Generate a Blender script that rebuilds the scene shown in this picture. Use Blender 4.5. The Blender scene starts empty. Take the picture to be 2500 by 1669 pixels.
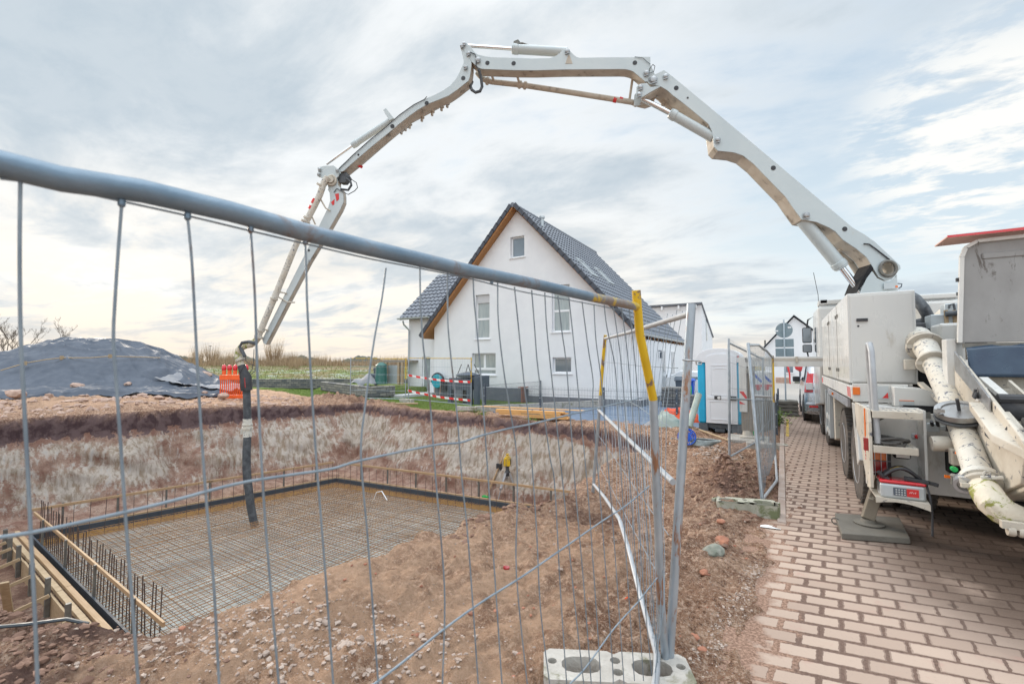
import bpy, bmesh, math, random
import numpy as np
from mathutils import Vector, Matrix
from mathutils.geometry import tessellate_polygon

SC = bpy.context.scene
COL = SC.collection
rad = math.radians
# ------------------------------------------------------------------ camera
YAW, PITCH, CAMZ = 30.7, 2.5, 1.68
cam_d = bpy.data.cameras.new("camera")
cam = bpy.data.objects.new("camera", cam_d)
COL.objects.link(cam)
cam.location = (0, 0, CAMZ)
cam.rotation_euler = (rad(90 + PITCH), 0, rad(YAW))
cam_d.lens = 16.0
cam_d.sensor_width = 36.0
cam_d.clip_start = 0.05
cam_d.clip_end = 3000
cam_d.dof.use_dof = True
cam_d.dof.focus_distance = 9.0
cam_d.dof.aperture_fstop = 4.5
SC.camera = cam
# ------------------------------------------------------------------ sun, sky, exposure
SUN_AZ, SUN_EL = 71.0, 17.0        # degrees left of +Y, elevation
sun_dir = Vector((-math.sin(rad(SUN_AZ)) * math.cos(rad(SUN_EL)), math.cos(rad(SUN_AZ)) * math.cos(rad(SUN_EL)), math.sin(rad(SUN_EL))))
sl = bpy.data.lights.new("sun", 'SUN')
sl.energy = 1.8
sl.angle = rad(14)
sl.color = (1.0, 0.88, 0.74)
so = bpy.data.objects.new("sun", sl)
COL.objects.link(so)
so.location = (-20, 10, 30)
so.rotation_euler = (-sun_dir).to_track_quat('-Z', 'Y').to_euler()
SC.view_settings.view_transform = 'Standard'
SC.view_settings.look = 'None'
SC.view_settings.exposure = 0.48
SC.view_settings.gamma = 1.0
SC.view_settings.use_curve_mapping = False

world = bpy.data.worlds.new("World")
SC.world = world
world.use_nodes = True

class NT:
    """tiny node-tree helper"""
    def __init__(s, tree):
        s.t = tree; s.t.nodes.clear()
    def n(s, kind, **kw):
        nd = s.t.nodes.new(kind)
        for k, v in kw.items():
            if k.startswith('i_'):
                nd.inputs[k[2:].replace('_', ' ')].default_value = v
            else:
                setattr(nd, k, v)
        return nd
    def l(s, a, b):
        s.t.links.new(a, b)
    def val(s, sock, v):
        if hasattr(v, 'is_output') or isinstance(v, bpy.types.NodeSocket): s.l(v, sock)
        else: sock.default_value = v
    def math(s, op, a, b=0.0, c=None, clamp=False):
        nd = s.t.nodes.new('ShaderNodeMath'); nd.operation = op; nd.use_clamp = clamp
        s.val(nd.inputs[0], a); s.val(nd.inputs[1], b)
        if c is not None: s.val(nd.inputs[2], c)
        return nd.outputs[0]
    def ramp(s, fac, a, b, lo=0.0, hi=1.0, smooth=True):
        nd = s.t.nodes.new('ShaderNodeMapRange')
        nd.interpolation_type = 'SMOOTHSTEP' if smooth else 'LINEAR'
        s.val(nd.inputs[0], fac); nd.inputs[1].default_value = a; nd.inputs[2].default_value = b
        nd.inputs[3].default_value = lo; nd.inputs[4].default_value = hi
        return nd.outputs[0]
    def mix(s, fac, a, b, blend='MIX'):
        nd = s.t.nodes.new('ShaderNodeMix'); nd.data_type = 'RGBA'; nd.blend_type = blend; nd.clamp_factor = True
        s.val(nd.inputs[0], fac); s.val(nd.inputs[6], c4(a)); s.val(nd.inputs[7], c4(b))
        return nd.outputs[2]
    def noise(s, vec, scale, detail=4, rough=0.55, dist=0.0):
        nd = s.t.nodes.new('ShaderNodeTexNoise')
        if vec is not None: s.l(vec, nd.inputs['Vector'])
        nd.inputs['Scale'].default_value = scale; nd.inputs['Detail'].default_value = detail
        nd.inputs['Roughness'].default_value = rough; nd.inputs['Distortion'].default_value = dist
        return nd.outputs['Fac']
    def mapping(s, vec, scale=(1, 1, 1), rot=(0, 0, 0), loc=(0, 0, 0)):
        nd = s.t.nodes.new('ShaderNodeMapping')
        s.l(vec, nd.inputs['Vector'])
        nd.inputs['Scale'].default_value = scale; nd.inputs['Rotation'].default_value = rot; nd.inputs['Location'].default_value = loc
        return nd.outputs[0]

def c4(v):
    if isinstance(v, (tuple, list)) and len(v) == 3: return (v[0], v[1], v[2], 1.0)
    return v

def ray_dir(px, py):
    v = Vector(((px - 1250) / (2500 * 16.0 / 36.0), (834.5 - py) / (2500 * 16.0 / 36.0), -1.0)); v.rotate(cam.rotation_euler); return v.normalized()

def build_sky():
    w = NT(world.node_tree)
    out = w.n('ShaderNodeOutputWorld'); bg = w.n('ShaderNodeBackground')
    bg.inputs['Strength'].default_value = 0.1
    w.l(bg.outputs[0], out.inputs[0])
    sky = w.n('ShaderNodeTexSky', sky_type='NISHITA', sun_disc=False)
    sky.sun_elevation = rad(SUN_EL); sky.sun_rotation = rad(-SUN_AZ)
    sky.air_density = 1.0; sky.dust_density = 1.0; sky.ozone_density = 1.5
    tc = w.n('ShaderNodeTexCoord'); d = tc.outputs['Generated']
    sep = w.n('ShaderNodeSeparateXYZ'); w.l(d, sep.inputs[0])
    X, Y, Z = sep.outputs
    zc = w.math('MAXIMUM', Z, 0.0)
    den = w.math('ADD', zc, 0.13)
    comb = w.n('ShaderNodeCombineXYZ')
    w.l(w.math('DIVIDE', X, den), comb.inputs[0]); w.l(w.math('DIVIDE', Y, den), comb.inputs[1])
    P = comb.outputs[0]
    n1 = w.noise(w.mapping(P, (0.55, 0.8, 1), (0, 0, 0.5), (3.1, 1.7, 0)), 1.0, 8, 0.55, 0.35)
    n2 = w.noise(w.mapping(P, (1.1, 1.9, 1), (0, 0, 0.2), (8.0, 2.0, 0)), 1.0, 9, 0.62, 0.4)
    n3 = w.noise(w.mapping(P, (4.0, 6.5, 1), (0, 0, 0.9), (1.0, 5.0, 0)), 1.0, 7, 0.62, 0.2)
    # angular terms
    def dotv(v):
        nd = w.n('ShaderNodeVectorMath', operation='DOT_PRODUCT'); w.l(d, nd.inputs[0]); nd.inputs[1].default_value = v
        return nd.outputs['Value']
    right = dotv((0.86, 0.51, 0.0))       # to the right of the street
    # cover: nearly closed on the left, gaps to the right
    cov = w.math('ADD', w.math('MULTIPLY', n1, 0.75), w.math('MULTIPLY', n2, 0.45))
    cov = w.math('ADD', cov, w.math('MULTIPLY', n3, 0.16))
    cov = w.math('SUBTRACT', cov, w.ramp(right, 0.05, 0.75, 0.0, 0.17))
    mask = w.ramp(cov, 0.42, 0.68)
    shade = w.ramp(w.math('ADD', w.math('MULTIPLY', n1, 0.7), w.math('MULTIPLY', n2, 0.5)), 0.50, 0.70)
    shade = w.math('ADD', w.math('MULTIPLY', shade, 0.85), w.math('MULTIPLY', w.ramp(n3, 0.4, 0.7), 0.15))
    cloud = w.mix(shade, (7.3, 7.4, 7.4), (4.0, 4.65, 5.2))
    clear = w.mix(w.ramp(Z, 0.0, 0.6), (6.3, 7.1, 7.4), (4.2, 5.2, 6.2))
    clear = w.mix(0.15, clear, sky.outputs[0])
    col = w.mix(mask, clear, cloud)
    # warm brightening low above the horizon toward the hidden sun
    sd = dotv(tuple(Vector((-0.96, 0.30, 0.0)).normalized()))
    glow = w.math('MULTIPLY', w.ramp(sd, 0.1, 0.9), w.ramp(Z, 0.38, 0.05))
    glow = w.math('MULTIPLY', glow, w.ramp(n2, 0.60, 0.42, 0.25, 1.0))
    col = w.mix(glow, col, (7.9, 7.3, 6.4))
    low = w.math('MULTIPLY', w.ramp(Z, 0.09, 0.0), 0.6)
    col = w.mix(low, col, (7.2, 6.1, 4.9))
    cd = dotv(tuple(ray_dir(2420, 340))); col = w.mix(w.math('MULTIPLY', w.ramp(cd, 0.978, 0.998), w.ramp(w.math('ADD', w.math('MULTIPLY', n3, 0.6), w.math('MULTIPLY', n2, 0.4)), 0.46, 0.56)), col, (7.3, 7.3, 7.1))
    # sky brightened behind the camera and overhead, out of view, as extra fill
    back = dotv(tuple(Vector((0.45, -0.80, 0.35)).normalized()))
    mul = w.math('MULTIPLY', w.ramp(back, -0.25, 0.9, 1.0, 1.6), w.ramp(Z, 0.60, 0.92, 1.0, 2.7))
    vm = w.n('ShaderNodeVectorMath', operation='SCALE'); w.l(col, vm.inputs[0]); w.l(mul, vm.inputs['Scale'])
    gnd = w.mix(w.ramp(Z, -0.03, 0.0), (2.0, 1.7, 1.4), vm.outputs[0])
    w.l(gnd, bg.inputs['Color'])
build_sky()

# ------------------------------------------------------------------ where a pixel of the 2500x1669 photograph lies in the world
FPX = 2500 * 16.0 / 36.0
_ca, _sa = math.cos(rad(YAW)), math.sin(rad(YAW))
F_ = Vector((-_sa, _ca, 0)); R_ = Vector((_ca, _sa, 0)); UP = Vector((0, 0, 1))
_cp, _sp = math.cos(rad(PITCH)), math.sin(rad(PITCH))
CF = F_ * _cp + UP * _sp; CU = UP * _cp - F_ * _sp
C0 = Vector((0, 0, CAMZ))
def ray(px, py):
    d = CF + R_ * ((px - 1250) / FPX) - CU * ((py - 834.5) / FPX)
    return d
def on(px, py, p0, n):
    d = ray(px, py); n = Vector(n); return C0 + d * ((Vector(p0) - C0).dot(n) / d.dot(n))
def G(px, py, z=0.0): return on(px, py, (0, 0, z), (0, 0, 1))
def AX(px, py, x): return on(px, py, (x, 0, 0), (1, 0, 0))
def AY(px, py, y): return on(px, py, (0, y, 0), (0, 1, 0))
def AT(px, py, t):
    d = ray(px, py); return C0 + d * t

# ------------------------------------------------------------------ mesh helpers
ORG = {}
class MB:
    def __init__(s): s.v = []; s.f = []; s.m = []; s.mi = 0
    def add(s, vs, fs):
        o = len(s.v); s.v += [tuple(v) for v in vs]; s.f += [tuple(i + o for i in f) for f in fs]; s.m += [s.mi] * len(fs)
        return s
    def box(s, c, size, rz=0.0, M=None):
        hx, hy, hz = size[0] / 2, size[1] / 2, size[2] / 2
        vs = [Vector((x, y, z)) for x in (-hx, hx) for y in (-hy, hy) for z in (-hz, hz)]
        R = M if M is not None else Matrix.Rotation(rz, 3, 'Z')
        c = Vector(c)
        return s.add([R @ v + c for v in vs], [(0, 1, 3, 2), (4, 6, 7, 5), (0, 4, 5, 1), (2, 3, 7, 6), (0, 2, 6, 4), (1, 5, 7, 3)])
    def b2(s, a, b):
        a, b = Vector(a), Vector(b)
        return s.box((a + b) / 2, (abs(b.x - a.x), abs(b.y - a.y), abs(b.z - a.z)))
    def beam(s, a, b, w, h, up=(0, 0, 1)):
        a, b = Vector(a), Vector(b); d = (b - a); L = d.length; d = d / L
        u = Vector(up); sd = d.cross(u)
        if sd.length < 1e-4: sd = d.cross(Vector((1, 0, 0)))
        sd.normalize(); u = sd.cross(d)
        M = Matrix((d, sd, u)).transposed()
        return s.box((a + b) / 2, (L, w, h), M=M)
    def tube(s, pts, r, seg=8, caps=True, closed=False):
        pts = [Vector(p) for p in pts]; n = len(pts)
        rr = r if isinstance(r, (list, tuple)) else [r] * n
        vs = []; fs = []
        prev = None
        for i, p in enumerate(pts):
            a = pts[(i - 1) % n] if (closed or i > 0) else p
            b = pts[(i + 1) % n] if (closed or i < n - 1) else p
            d = (b - a)
            d = d.normalized() if d.length > 1e-9 else Vector((0, 0, 1))
            if prev is None:
                ref = Vector((0, 0, 1)) if abs(d.z) < 0.9 else Vector((1, 0, 0))
                u = d.cross(ref).normalized()
            else:
                u = (prev - d * prev.dot(d))
                u = u.normalized() if u.length > 1e-6 else d.orthogonal().normalized()
            prev = u; w = d.cross(u)
            for k in range(seg):
                a_ = 2 * math.pi * k / seg
                vs.append(p + (u * math.cos(a_) + w * math.sin(a_)) * rr[i])
        m = n if closed else n - 1
        for i in range(m):
            j = (i + 1) % n
            for k in range(seg):
                k2 = (k + 1) % seg
                fs.append((i * seg + k, j * seg + k, j * seg + k2, i * seg + k2))
        if caps and not closed:
            fs.append(tuple(range(seg))[::1]); fs.append(tuple((n - 1) * seg + k for k in range(seg))[::-1])
        return s.add(vs, fs)
    def lathe(s, prof, c, axis=(0, 0, 1), seg=20):
        """prof: list of (radius, height along axis)"""
        ax = Vector(axis).normalized(); u = ax.orthogonal().normalized(); w = ax.cross(u); c = Vector(c)
        vs = []; fs = []
        for r, h in prof:
            for k in range(seg):
                a = 2 * math.pi * k / seg
                vs.append(c + ax * h + (u * math.cos(a) + w * math.sin(a)) * max(r, 1e-4))
        for i in range(len(prof) - 1):
            for k in range(seg):
                k2 = (k + 1) % seg
                fs.append((i * seg + k, i * seg + k2, (i + 1) * seg + k2, (i + 1) * seg + k))
        fs.append(tuple(range(seg))[::-1]); fs.append(tuple((len(prof) - 1) * seg + k for k in range(seg)))
        return s.add(vs, fs)
    def disc(s, c, axis, r, t, seg=20):
        return s.lathe([(r, -t / 2), (r, t / 2)], c, axis, seg)
    def torus(s, c, axis, R, r, seg=24, k=8):
        ax = Vector(axis).normalized(); u = ax.orthogonal().normalized(); w = ax.cross(u)
        return s.tube([Vector(c) + (u * math.cos(a) + w * math.sin(a)) * R for a in [2 * math.pi * i / seg for i in range(seg)]], r, k, closed=True)
    def extr(s, loops, vec):
        """extrude planar loop(s) (first outer, others holes) along vec"""
        if not isinstance(loops[0], (list,)): loops = [loops]
        loops = [[Vector(p) for p in L] for L in loops]
        vec = Vector(vec); flat = [p for L in loops for p in L]; N = len(flat)
        tris = tessellate_polygon(loops)
        vs = flat + [p + vec for p in flat]
        fs = [tuple(t) for t in tris] + [tuple(i + N for i in t[::-1]) for t in tris]
        o = 0
        for L in loops:
            n = len(L)
            for i in range(n):
                j = (i + 1) % n
                fs.append((o + i, o + j, o + j + N, o + i + N))
            o += n
        return s.add(vs, fs)
    def grid(s, fn, nu, nv):
        vs = [fn(i / nu, j / nv) for j in range(nv + 1) for i in range(nu + 1)]
        fs = [(j * (nu + 1) + i, j * (nu + 1) + i + 1, (j + 1) * (nu + 1) + i + 1, (j + 1) * (nu + 1) + i) for j in range(nv) for i in range(nu)]
        return s.add(vs, fs)
    def build(s, name, mat, parent=None, base=None, smooth=False, bevel=0.0, solid=0.0, ang=35):
        me = bpy.data.meshes.new(name)
        if parent is not None: o = ORG[parent.name]
        elif base is not None: o = Vector(base)
        else:
            A = np.array(s.v); o = Vector((float(A[:, 0].mean()), float(A[:, 1].mean()), float(A[:, 2].min())))
        me.from_pydata([(v[0] - o[0], v[1] - o[1], v[2] - o[2]) for v in s.v], [], s.f)
        mats = mat if isinstance(mat, (list, tuple)) else [mat]
        for m_ in mats: me.materials.append(m_)
        if len(mats) > 1: me.polygons.foreach_set('material_index', s.m)
        ob = bpy.data.objects.new(name, me); COL.objects.link(ob)
        bm = bmesh.new(); bm.from_mesh(me); bmesh.ops.recalc_face_normals(bm, faces=bm.faces)
        if smooth:
            for f in bm.faces: f.smooth = True
            for e in bm.edges:
                if len(e.link_faces) == 2 and e.calc_face_angle(0) > rad(ang): e.smooth = False
        bm.to_mesh(me); bm.free()
        if parent is not None: ob.parent = parent
        else: ob.location = o
        ORG[ob.name] = o
        if bevel:
            md = ob.modifiers.new('bevel', 'BEVEL'); md.width = bevel; md.segments = 2; md.limit_method = 'ANGLE'; md.angle_limit = rad(40)
        if solid:
            md = ob.modifiers.new('solid', 'SOLIDIFY'); md.thickness = solid; md.offset = 0
        return ob

def empty(name, loc):
    e = bpy.data.objects.new(name, None); COL.objects.link(e); e.location = loc; e.empty_display_size = 0.2
    ORG[e.name] = Vector(loc); return e
def tag(o, label=None, cat=None, group=None, kind=None):
    if label: o['label'] = label
    if cat: o['category'] = cat
    if group: o['group'] = group
    if kind: o['kind'] = kind
    return o
def thing(name, loc, label, cat, group=None): return tag(empty(name, loc), label, cat, group)
def copy_thing(root, loc, rz=0.0, label=None, scale=None):
    r = root.copy(); COL.objects.link(r); r.location = loc; r.rotation_euler = (0, 0, rz)
    if scale: r.scale = (scale, scale, scale) if not isinstance(scale, tuple) else scale
    if label: r['label'] = label
    for ch in list(root.children):
        c = ch.copy(); COL.objects.link(c); c.parent = r
        for g in list(ch.children):
            d = g.copy(); COL.objects.link(d); d.parent = c
    return r

# ------------------------------------------------------------------ noise for geometry
def _hash(i, j, s):
    n = (i * 374761393 + j * 668265263 + s * 974634777) & 0xffffffff
    n = ((n ^ (n >> 13)) * 1274126177) & 0xffffffff
    return ((n ^ (n >> 16)) & 0xffff) / 65535.0
def vnoise(x, y, s=0):
    x = np.asarray(x, float); y = np.asarray(y, float)
    xi = np.floor(x).astype(np.int64); yi = np.floor(y).astype(np.int64); fx = x - xi; fy = y - yi
    fx = fx * fx * (3 - 2 * fx); fy = fy * fy * (3 - 2 * fy)
    a = _hash(xi, yi, s); b = _hash(xi + 1, yi, s); c = _hash(xi, yi + 1, s); d = _hash(xi + 1, yi + 1, s)
    return (a * (1 - fx) + b * fx) * (1 - fy) + (c * (1 - fx) + d * fx) * fy - 0.5
def fbm(x, y, sc, oct=4, s=0, g=0.5):
    v = 0; a = 1.0
    for k in range(oct):
        v = v + a * vnoise(np.asarray(x) * sc + 17.3 * k, np.asarray(y) * sc - 9.1 * k, s + k); a *= g; sc *= 2.03
    return v
def sstep(x, a, b):
    t = np.clip((np.asarray(x, float) - a) / (b - a), 0, 1); return t * t * (3 - 2 * t)

# ------------------------------------------------------------------ materials
MT = {}
def mat(name, col, rough=0.6, metal=0.0, col2=None, scale=6.0, amt=0.5, bump=0.0, bscale=40.0, spec=0.5, coat=0.0,
        stain=None, sscale=3.0, slo=0.55, shi=0.7, stretch=(1, 1, 1), alpha=None, trans=0.0, detail=5):
    m = bpy.data.materials.new(name); m.use_nodes = True
    t = NT(m.node_tree)
    out = t.n('ShaderNodeOutputMaterial'); p = t.n('ShaderNodeBsdfPrincipled'); t.l(p.outputs[0], out.inputs[0])
    tc = t.n('ShaderNodeTexCoord'); vec = t.mapping(tc.outputs['Object'], stretch)
    c = None
    if col2 is not None:
        f = t.ramp(t.noise(vec, scale, detail, 0.6, 0.2), 0.5 - amt * 0.4, 0.5 + amt * 0.4)
        c = t.mix(f, col, col2)
    if stain is not None:
        f2 = t.ramp(t.noise(vec, sscale, 8, 0.68, 0.5), slo, shi)
        c = t.mix(f2, c if c is not None else col, stain)
    if c is None: p.inputs['Base Color'].default_value = c4(col)
    else: t.l(c, p.inputs['Base Color'])
    rn = t.ramp(t.noise(vec, scale * 2 + 3, 4), 0.3, 0.7, max(0.03, rough - 0.08), min(1, rough + 0.08))
    t.l(rn, p.inputs['Roughness'])
    p.inputs['Metallic'].default_value = metal
    p.inputs['Specular IOR Level'].default_value = spec
    p.inputs['Coat Weight'].default_value = coat
    if trans: p.inputs['Transmission Weight'].default_value = trans
    if bump:
        b = t.n('ShaderNodeBump'); b.inputs['Strength'].default_value = bump; b.inputs['Distance'].default_value = 0.01
        t.l(t.noise(vec, bscale, 6, 0.6), b.inputs['Height']); t.l(b.outputs[0], p.inputs['Normal'])
    MT[name] = m
    return m

mat('galv', (0.30, 0.36, 0.42), 0.38, 0.75, (0.48, 0.53, 0.58), 9, 0.7, 0.15, 60, stain=(0.20, 0.13, 0.09), sscale=5, slo=0.60, shi=0.74)
mat('galv_rail', (0.12, 0.185, 0.25), 0.45, 0.4, (0.25, 0.31, 0.37), 7, 0.8, 0.12, 60, stain=(0.17, 0.11, 0.08), sscale=7, slo=0.50, shi=0.66)
mat('wire', (0.155, 0.195, 0.235), 0.5, 0.2, (0.26, 0.31, 0.35), 12, 0.7, stain=(0.16, 0.09, 0.06), sscale=4, slo=0.6, shi=0.72)
mat('wire_dark', (0.10, 0.12, 0.15), 0.5, 0.4)
mat('yellow', (0.66, 0.43, 0.01), 0.5, 0.0, (0.55, 0.34, 0.01), 8, 0.6, 0.1, 60, stain=(0.19, 0.13, 0.10), sscale=9, slo=0.52, shi=0.57, stretch=(1.6, 1.6, 0.5))
mat('yellow_worn', (0.26, 0.28, 0.30), 0.5, 0.3, (0.24, 0.17, 0.13), 12, 0.8, 0.1, 60, stain=(0.60, 0.42, 0.05), sscale=11, slo=0.50, shi=0.56)
mat('rail_pale', (0.42, 0.44, 0.46), 0.5, 0.25, (0.34, 0.35, 0.37), 9, 0.7)
mat('concrete', (0.36, 0.33, 0.295), 0.9, 0, (0.50, 0.47, 0.43), 9, 0.8, 0.7, 60, stain=(0.20, 0.19, 0.13), sscale=5, slo=0.52, shi=0.66)
mat('truck_white', (0.60, 0.60, 0.585), 0.32, 0, (0.64, 0.63, 0.60), 2, 0.6, 0, 40, coat=0.3, stain=(0.40, 0.36, 0.30), sscale=4.5, slo=0.56, shi=0.80, stretch=(1, 1, 0.4))
mat('truck_dirty', (0.58, 0.54, 0.47), 0.6, 0, (0.44, 0.39, 0.32), 4, 0.8, 0.3, 60, stain=(0.10, 0.10, 0.12), sscale=15, slo=0.60, shi=0.64)
mat('pipe_paint', (0.64, 0.63, 0.585), 0.5, 0, (0.52, 0.46, 0.37), 4, 0.8, 0.4, 70, stain=(0.14, 0.15, 0.18), sscale=22, slo=0.575, shi=0.60)
mat('pipe_green', (0.68, 0.63, 0.52), 0.65, 0, (0.55, 0.48, 0.38), 5, 0.7, 0.5, 60, stain=(0.26, 0.27, 0.06), sscale=8, slo=0.52, shi=0.58)
mat('boom_white', (0.46, 0.52, 0.54), 0.38, 0, (0.52, 0.57, 0.58), 1.2, 0.6, 0, 40, coat=0.2, stain=(0.45, 0.42, 0.36), sscale=1.6, slo=0.62, shi=0.9)
mat('boom_tan', (0.52, 0.47, 0.40), 0.6, 0, (0.40, 0.34, 0.27), 4, 0.7, 0.1, 40, stain=(0.12, 0.10, 0.085), sscale=4, slo=0.55, shi=0.72)
mat('chrome', (0.75, 0.77, 0.80), 0.12, 1.0)
mat('steel', (0.42, 0.43, 0.44), 0.35, 0.8, (0.30, 0.30, 0.30), 6, 0.6)
mat('alu', (0.48, 0.49, 0.52), 0.34, 0.7, (0.38, 0.39, 0.41), 6, 0.5)
mat('lid_metal', (0.36, 0.36, 0.36), 0.6, 0.25, (0.27, 0.265, 0.26), 2.5, 0.8, 0.1, 40, stain=(0.13, 0.115, 0.105), sscale=9, slo=0.55, shi=0.66, stretch=(1, 1, 0.45))
mat('black', (0.025, 0.026, 0.03), 0.55, 0, (0.05, 0.05, 0.055), 6, 0.6, 0.1)
mat('rubber', (0.028, 0.028, 0.03), 0.75, 0, (0.10, 0.09, 0.08), 8, 0.7, 0.3, 50)
mat('tyre', (0.045, 0.043, 0.042), 0.85, 0, (0.13, 0.11, 0.095), 5, 0.6, 0.3, 50)
mat('hose', (0.03, 0.034, 0.042), 0.6, 0, (0.11, 0.12, 0.13), 9, 0.7, 0.3, 60, stain=(0.28, 0.27, 0.25), sscale=7, slo=0.62, shi=0.74)
mat('mat_blue', (0.025, 0.045, 0.085), 0.22, 0, (0.05, 0.085, 0.13), 3, 0.6)
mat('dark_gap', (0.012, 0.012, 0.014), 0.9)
mat('red', (0.62, 0.03, 0.03), 0.4)
mat('white', (0.78, 0.78, 0.78), 0.5, 0, (0.72, 0.72, 0.71), 6, 0.5)
mat('orange_lamp', (0.75, 0.16, 0.01), 0.25, 0, coat=0.5)
mat('red_lamp', (0.30, 0.012, 0.015), 0.2, 0, coat=0.6)
mat('bright_red_lamp', (0.60, 0.02, 0.03), 0.2, 0, coat=0.6)
mat('plaster', (0.78, 0.79, 0.81), 0.85, 0, (0.73, 0.74, 0.765), 1.5, 0.6, 0.15, 120)
mat('plinth', (0.15, 0.165, 0.19), 0.8, 0, (0.19, 0.20, 0.22), 3, 0.6)
mat('pvc', (0.80, 0.81, 0.83), 0.35)
mat('glass', (0.10, 0.14, 0.17), 0.06, 0, (0.16, 0.20, 0.24), 0.8, 0.6, spec=0.9, coat=1.0)
mat('glass_curtain', (0.20, 0.25, 0.26), 0.10, 0, (0.36, 0.40, 0.39), 9, 0.7, spec=0.8, coat=1.0, stretch=(3, 1, 0.15))
mat('shutter', (0.62, 0.63, 0.65), 0.5)
mat('tile', (0.125, 0.14, 0.17), 0.45, 0, (0.165, 0.18, 0.21), 3, 0.7, 0.1)
mat('verge', (0.055, 0.062, 0.08), 0.5)
mat('soffit', (0.42, 0.20, 0.07), 0.6, 0, (0.32, 0.14, 0.05), 8, 0.6, stretch=(1, 1, 4))
mat('zinc', (0.50, 0.54, 0.56), 0.45, 0.5)
mat('tarp', (0.062, 0.076, 0.102), 0.62, 0, (0.105, 0.12, 0.15), 1.2, 0.8, 0.1, 30, 0.28, stain=(0.22, 0.14, 0.11), sscale=0.9, slo=0.66, shi=0.8)
mat('sheet_pale', (0.33, 0.32, 0.32), 0.8, 0, (0.20, 0.21, 0.24), 1.5, 0.8)
mat('orange_plastic', (0.85, 0.13, 0.02), 0.45, 0, (0.78, 0.10, 0.015), 6, 0.5)
mat('orange_tarp', (0.80, 0.10, 0.015), 0.5, 0, (0.62, 0.06, 0.01), 6, 0.6)
mat('grey_tarp', (0.36, 0.41, 0.36), 0.5, 0, (0.24, 0.29, 0.27), 4, 0.7)
mat('toilet_blue', (0.015, 0.42, 0.68), 0.4, 0, (0.015, 0.36, 0.60), 3, 0.5)
mat('toilet_white', (0.76, 0.78, 0.82), 0.4, 0, (0.72, 0.74, 0.78), 3, 0.5)
mat('toilet_base', (0.06, 0.075, 0.10), 0.7, 0, (0.13, 0.14, 0.15), 12, 0.6)
mat('wood_fresh', (0.72, 0.42, 0.17), 0.65, 0, (0.60, 0.33, 0.12), 5, 0.7, 0.1, 40, stretch=(0.3, 6, 6))
mat('wood_new', (0.47, 0.32, 0.19), 0.65, 0, (0.36, 0.225, 0.12), 5, 0.7, 0.1, 40, stretch=(0.3, 6, 6))
mat('wood_form', (0.47, 0.35, 0.22), 0.7, 0, (0.34, 0.24, 0.14), 5, 0.7, 0.15, 40, stretch=(4, 1, 5))
mat('wood_yellow', (0.62, 0.36, 0.08), 0.7, 0, (0.46, 0.24, 0.05), 4, 0.7)
mat('wood_grey', (0.30, 0.26, 0.21), 0.8, 0, (0.18, 0.15, 0.12), 6, 0.7, 0.3, 40, stretch=(6, 6, 0.5))
mat('rubber_mat', (0.115, 0.105, 0.09), 0.85, 0, (0.17, 0.155, 0.13), 4, 0.8, 0.3, 40)
mat('rebar', (0.44, 0.235, 0.095), 0.75, 0.2, (0.16, 0.10, 0.07), 6, 0.8)
mat('rebar_dark', (0.075, 0.06, 0.06), 0.7, 0.3, (0.13, 0.08, 0.06), 6, 0.8)
mat('form_strip', (0.035, 0.045, 0.06), 0.6, 0, (0.055, 0.065, 0.08), 5, 0.6)
mat('stake', (0.22, 0.22, 0.20), 0.6, 0.4, (0.14, 0.13, 0.12), 8, 0.6)
mat('anthracite', (0.075, 0.095, 0.125), 0.5, 0, (0.09, 0.11, 0.14), 4, 0.5)
mat('teal', (0.01, 0.33, 0.42), 0.4)
mat('car_silver', (0.42, 0.44, 0.47), 0.28, 0.75, coat=0.8)
mat('car_white', (0.72, 0.74, 0.76), 0.3, 0, coat=0.6)
mat('bark', (0.13, 0.10, 0.08), 0.9)
mat('twig', (0.42, 0.30, 0.18), 0.9, 0, (0.27, 0.19, 0.12), 0.5, 0.6)
mat('sign_back', (0.20, 0.26, 0.29), 0.45, 0.3, (0.24, 0.30, 0.33), 4, 0.5)
mat('sign_pole', (0.45, 0.52, 0.57), 0.4, 0.5)
mat('blue_plastic', (0.01, 0.09, 0.50), 0.4)
mat('green_plastic', (0.01, 0.42, 0.10), 0.2, 0, coat=0.6)
mat('green_dark', (0.01, 0.12, 0.10), 0.4)
mat('stone_pink', (0.50, 0.36, 0.29), 0.9, 0, (0.36, 0.24, 0.19), 6, 0.7, 0.4, 30)
mat('stone_pale', (0.48, 0.39, 0.33), 0.9, 0, (0.27, 0.19, 0.15), 16, 0.9, 0.3, 60)
mat('brick_red', (0.40, 0.17, 0.10), 0.9, 0, (0.26, 0.12, 0.08), 20, 0.7, 0.3, 60)
mat('mossy', (0.13, 0.15, 0.12), 0.9, 0, (0.30, 0.29, 0.25), 14, 0.7, 0.6, 40)
mat('kerb', (0.40, 0.33, 0.29), 0.9, 0, (0.30, 0.22, 0.18), 4, 0.7, 0.3, 80)
mat('cloth', (0.055, 0.052, 0.05), 0.9, 0, (0.10, 0.095, 0.09), 20, 0.6, 0.3, 200)
mat('foot_dirty', (0.30, 0.30, 0.23), 0.9, 0, (0.40, 0.38, 0.33), 7, 0.8, 0.7, 60, stain=(0.15, 0.17, 0.09), sscale=5, slo=0.50, shi=0.62)
mat('leg_steel', (0.15, 0.125, 0.095), 0.6, 0.2, (0.24, 0.20, 0.15), 5, 0.8, stain=(0.5, 0.46, 0.38), sscale=8, slo=0.6, shi=0.66)
mat('galv_rust', (0.30, 0.36, 0.42), 0.4, 0.6, (0.42, 0.47, 0.52), 9, 0.7, 0.15, 60, stain=(0.30, 0.16, 0.095), sscale=6, slo=0.53, shi=0.62, stretch=(2, 2, 0.6))
mat('cable', (0.04, 0.05, 0.06), 0.5)
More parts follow.
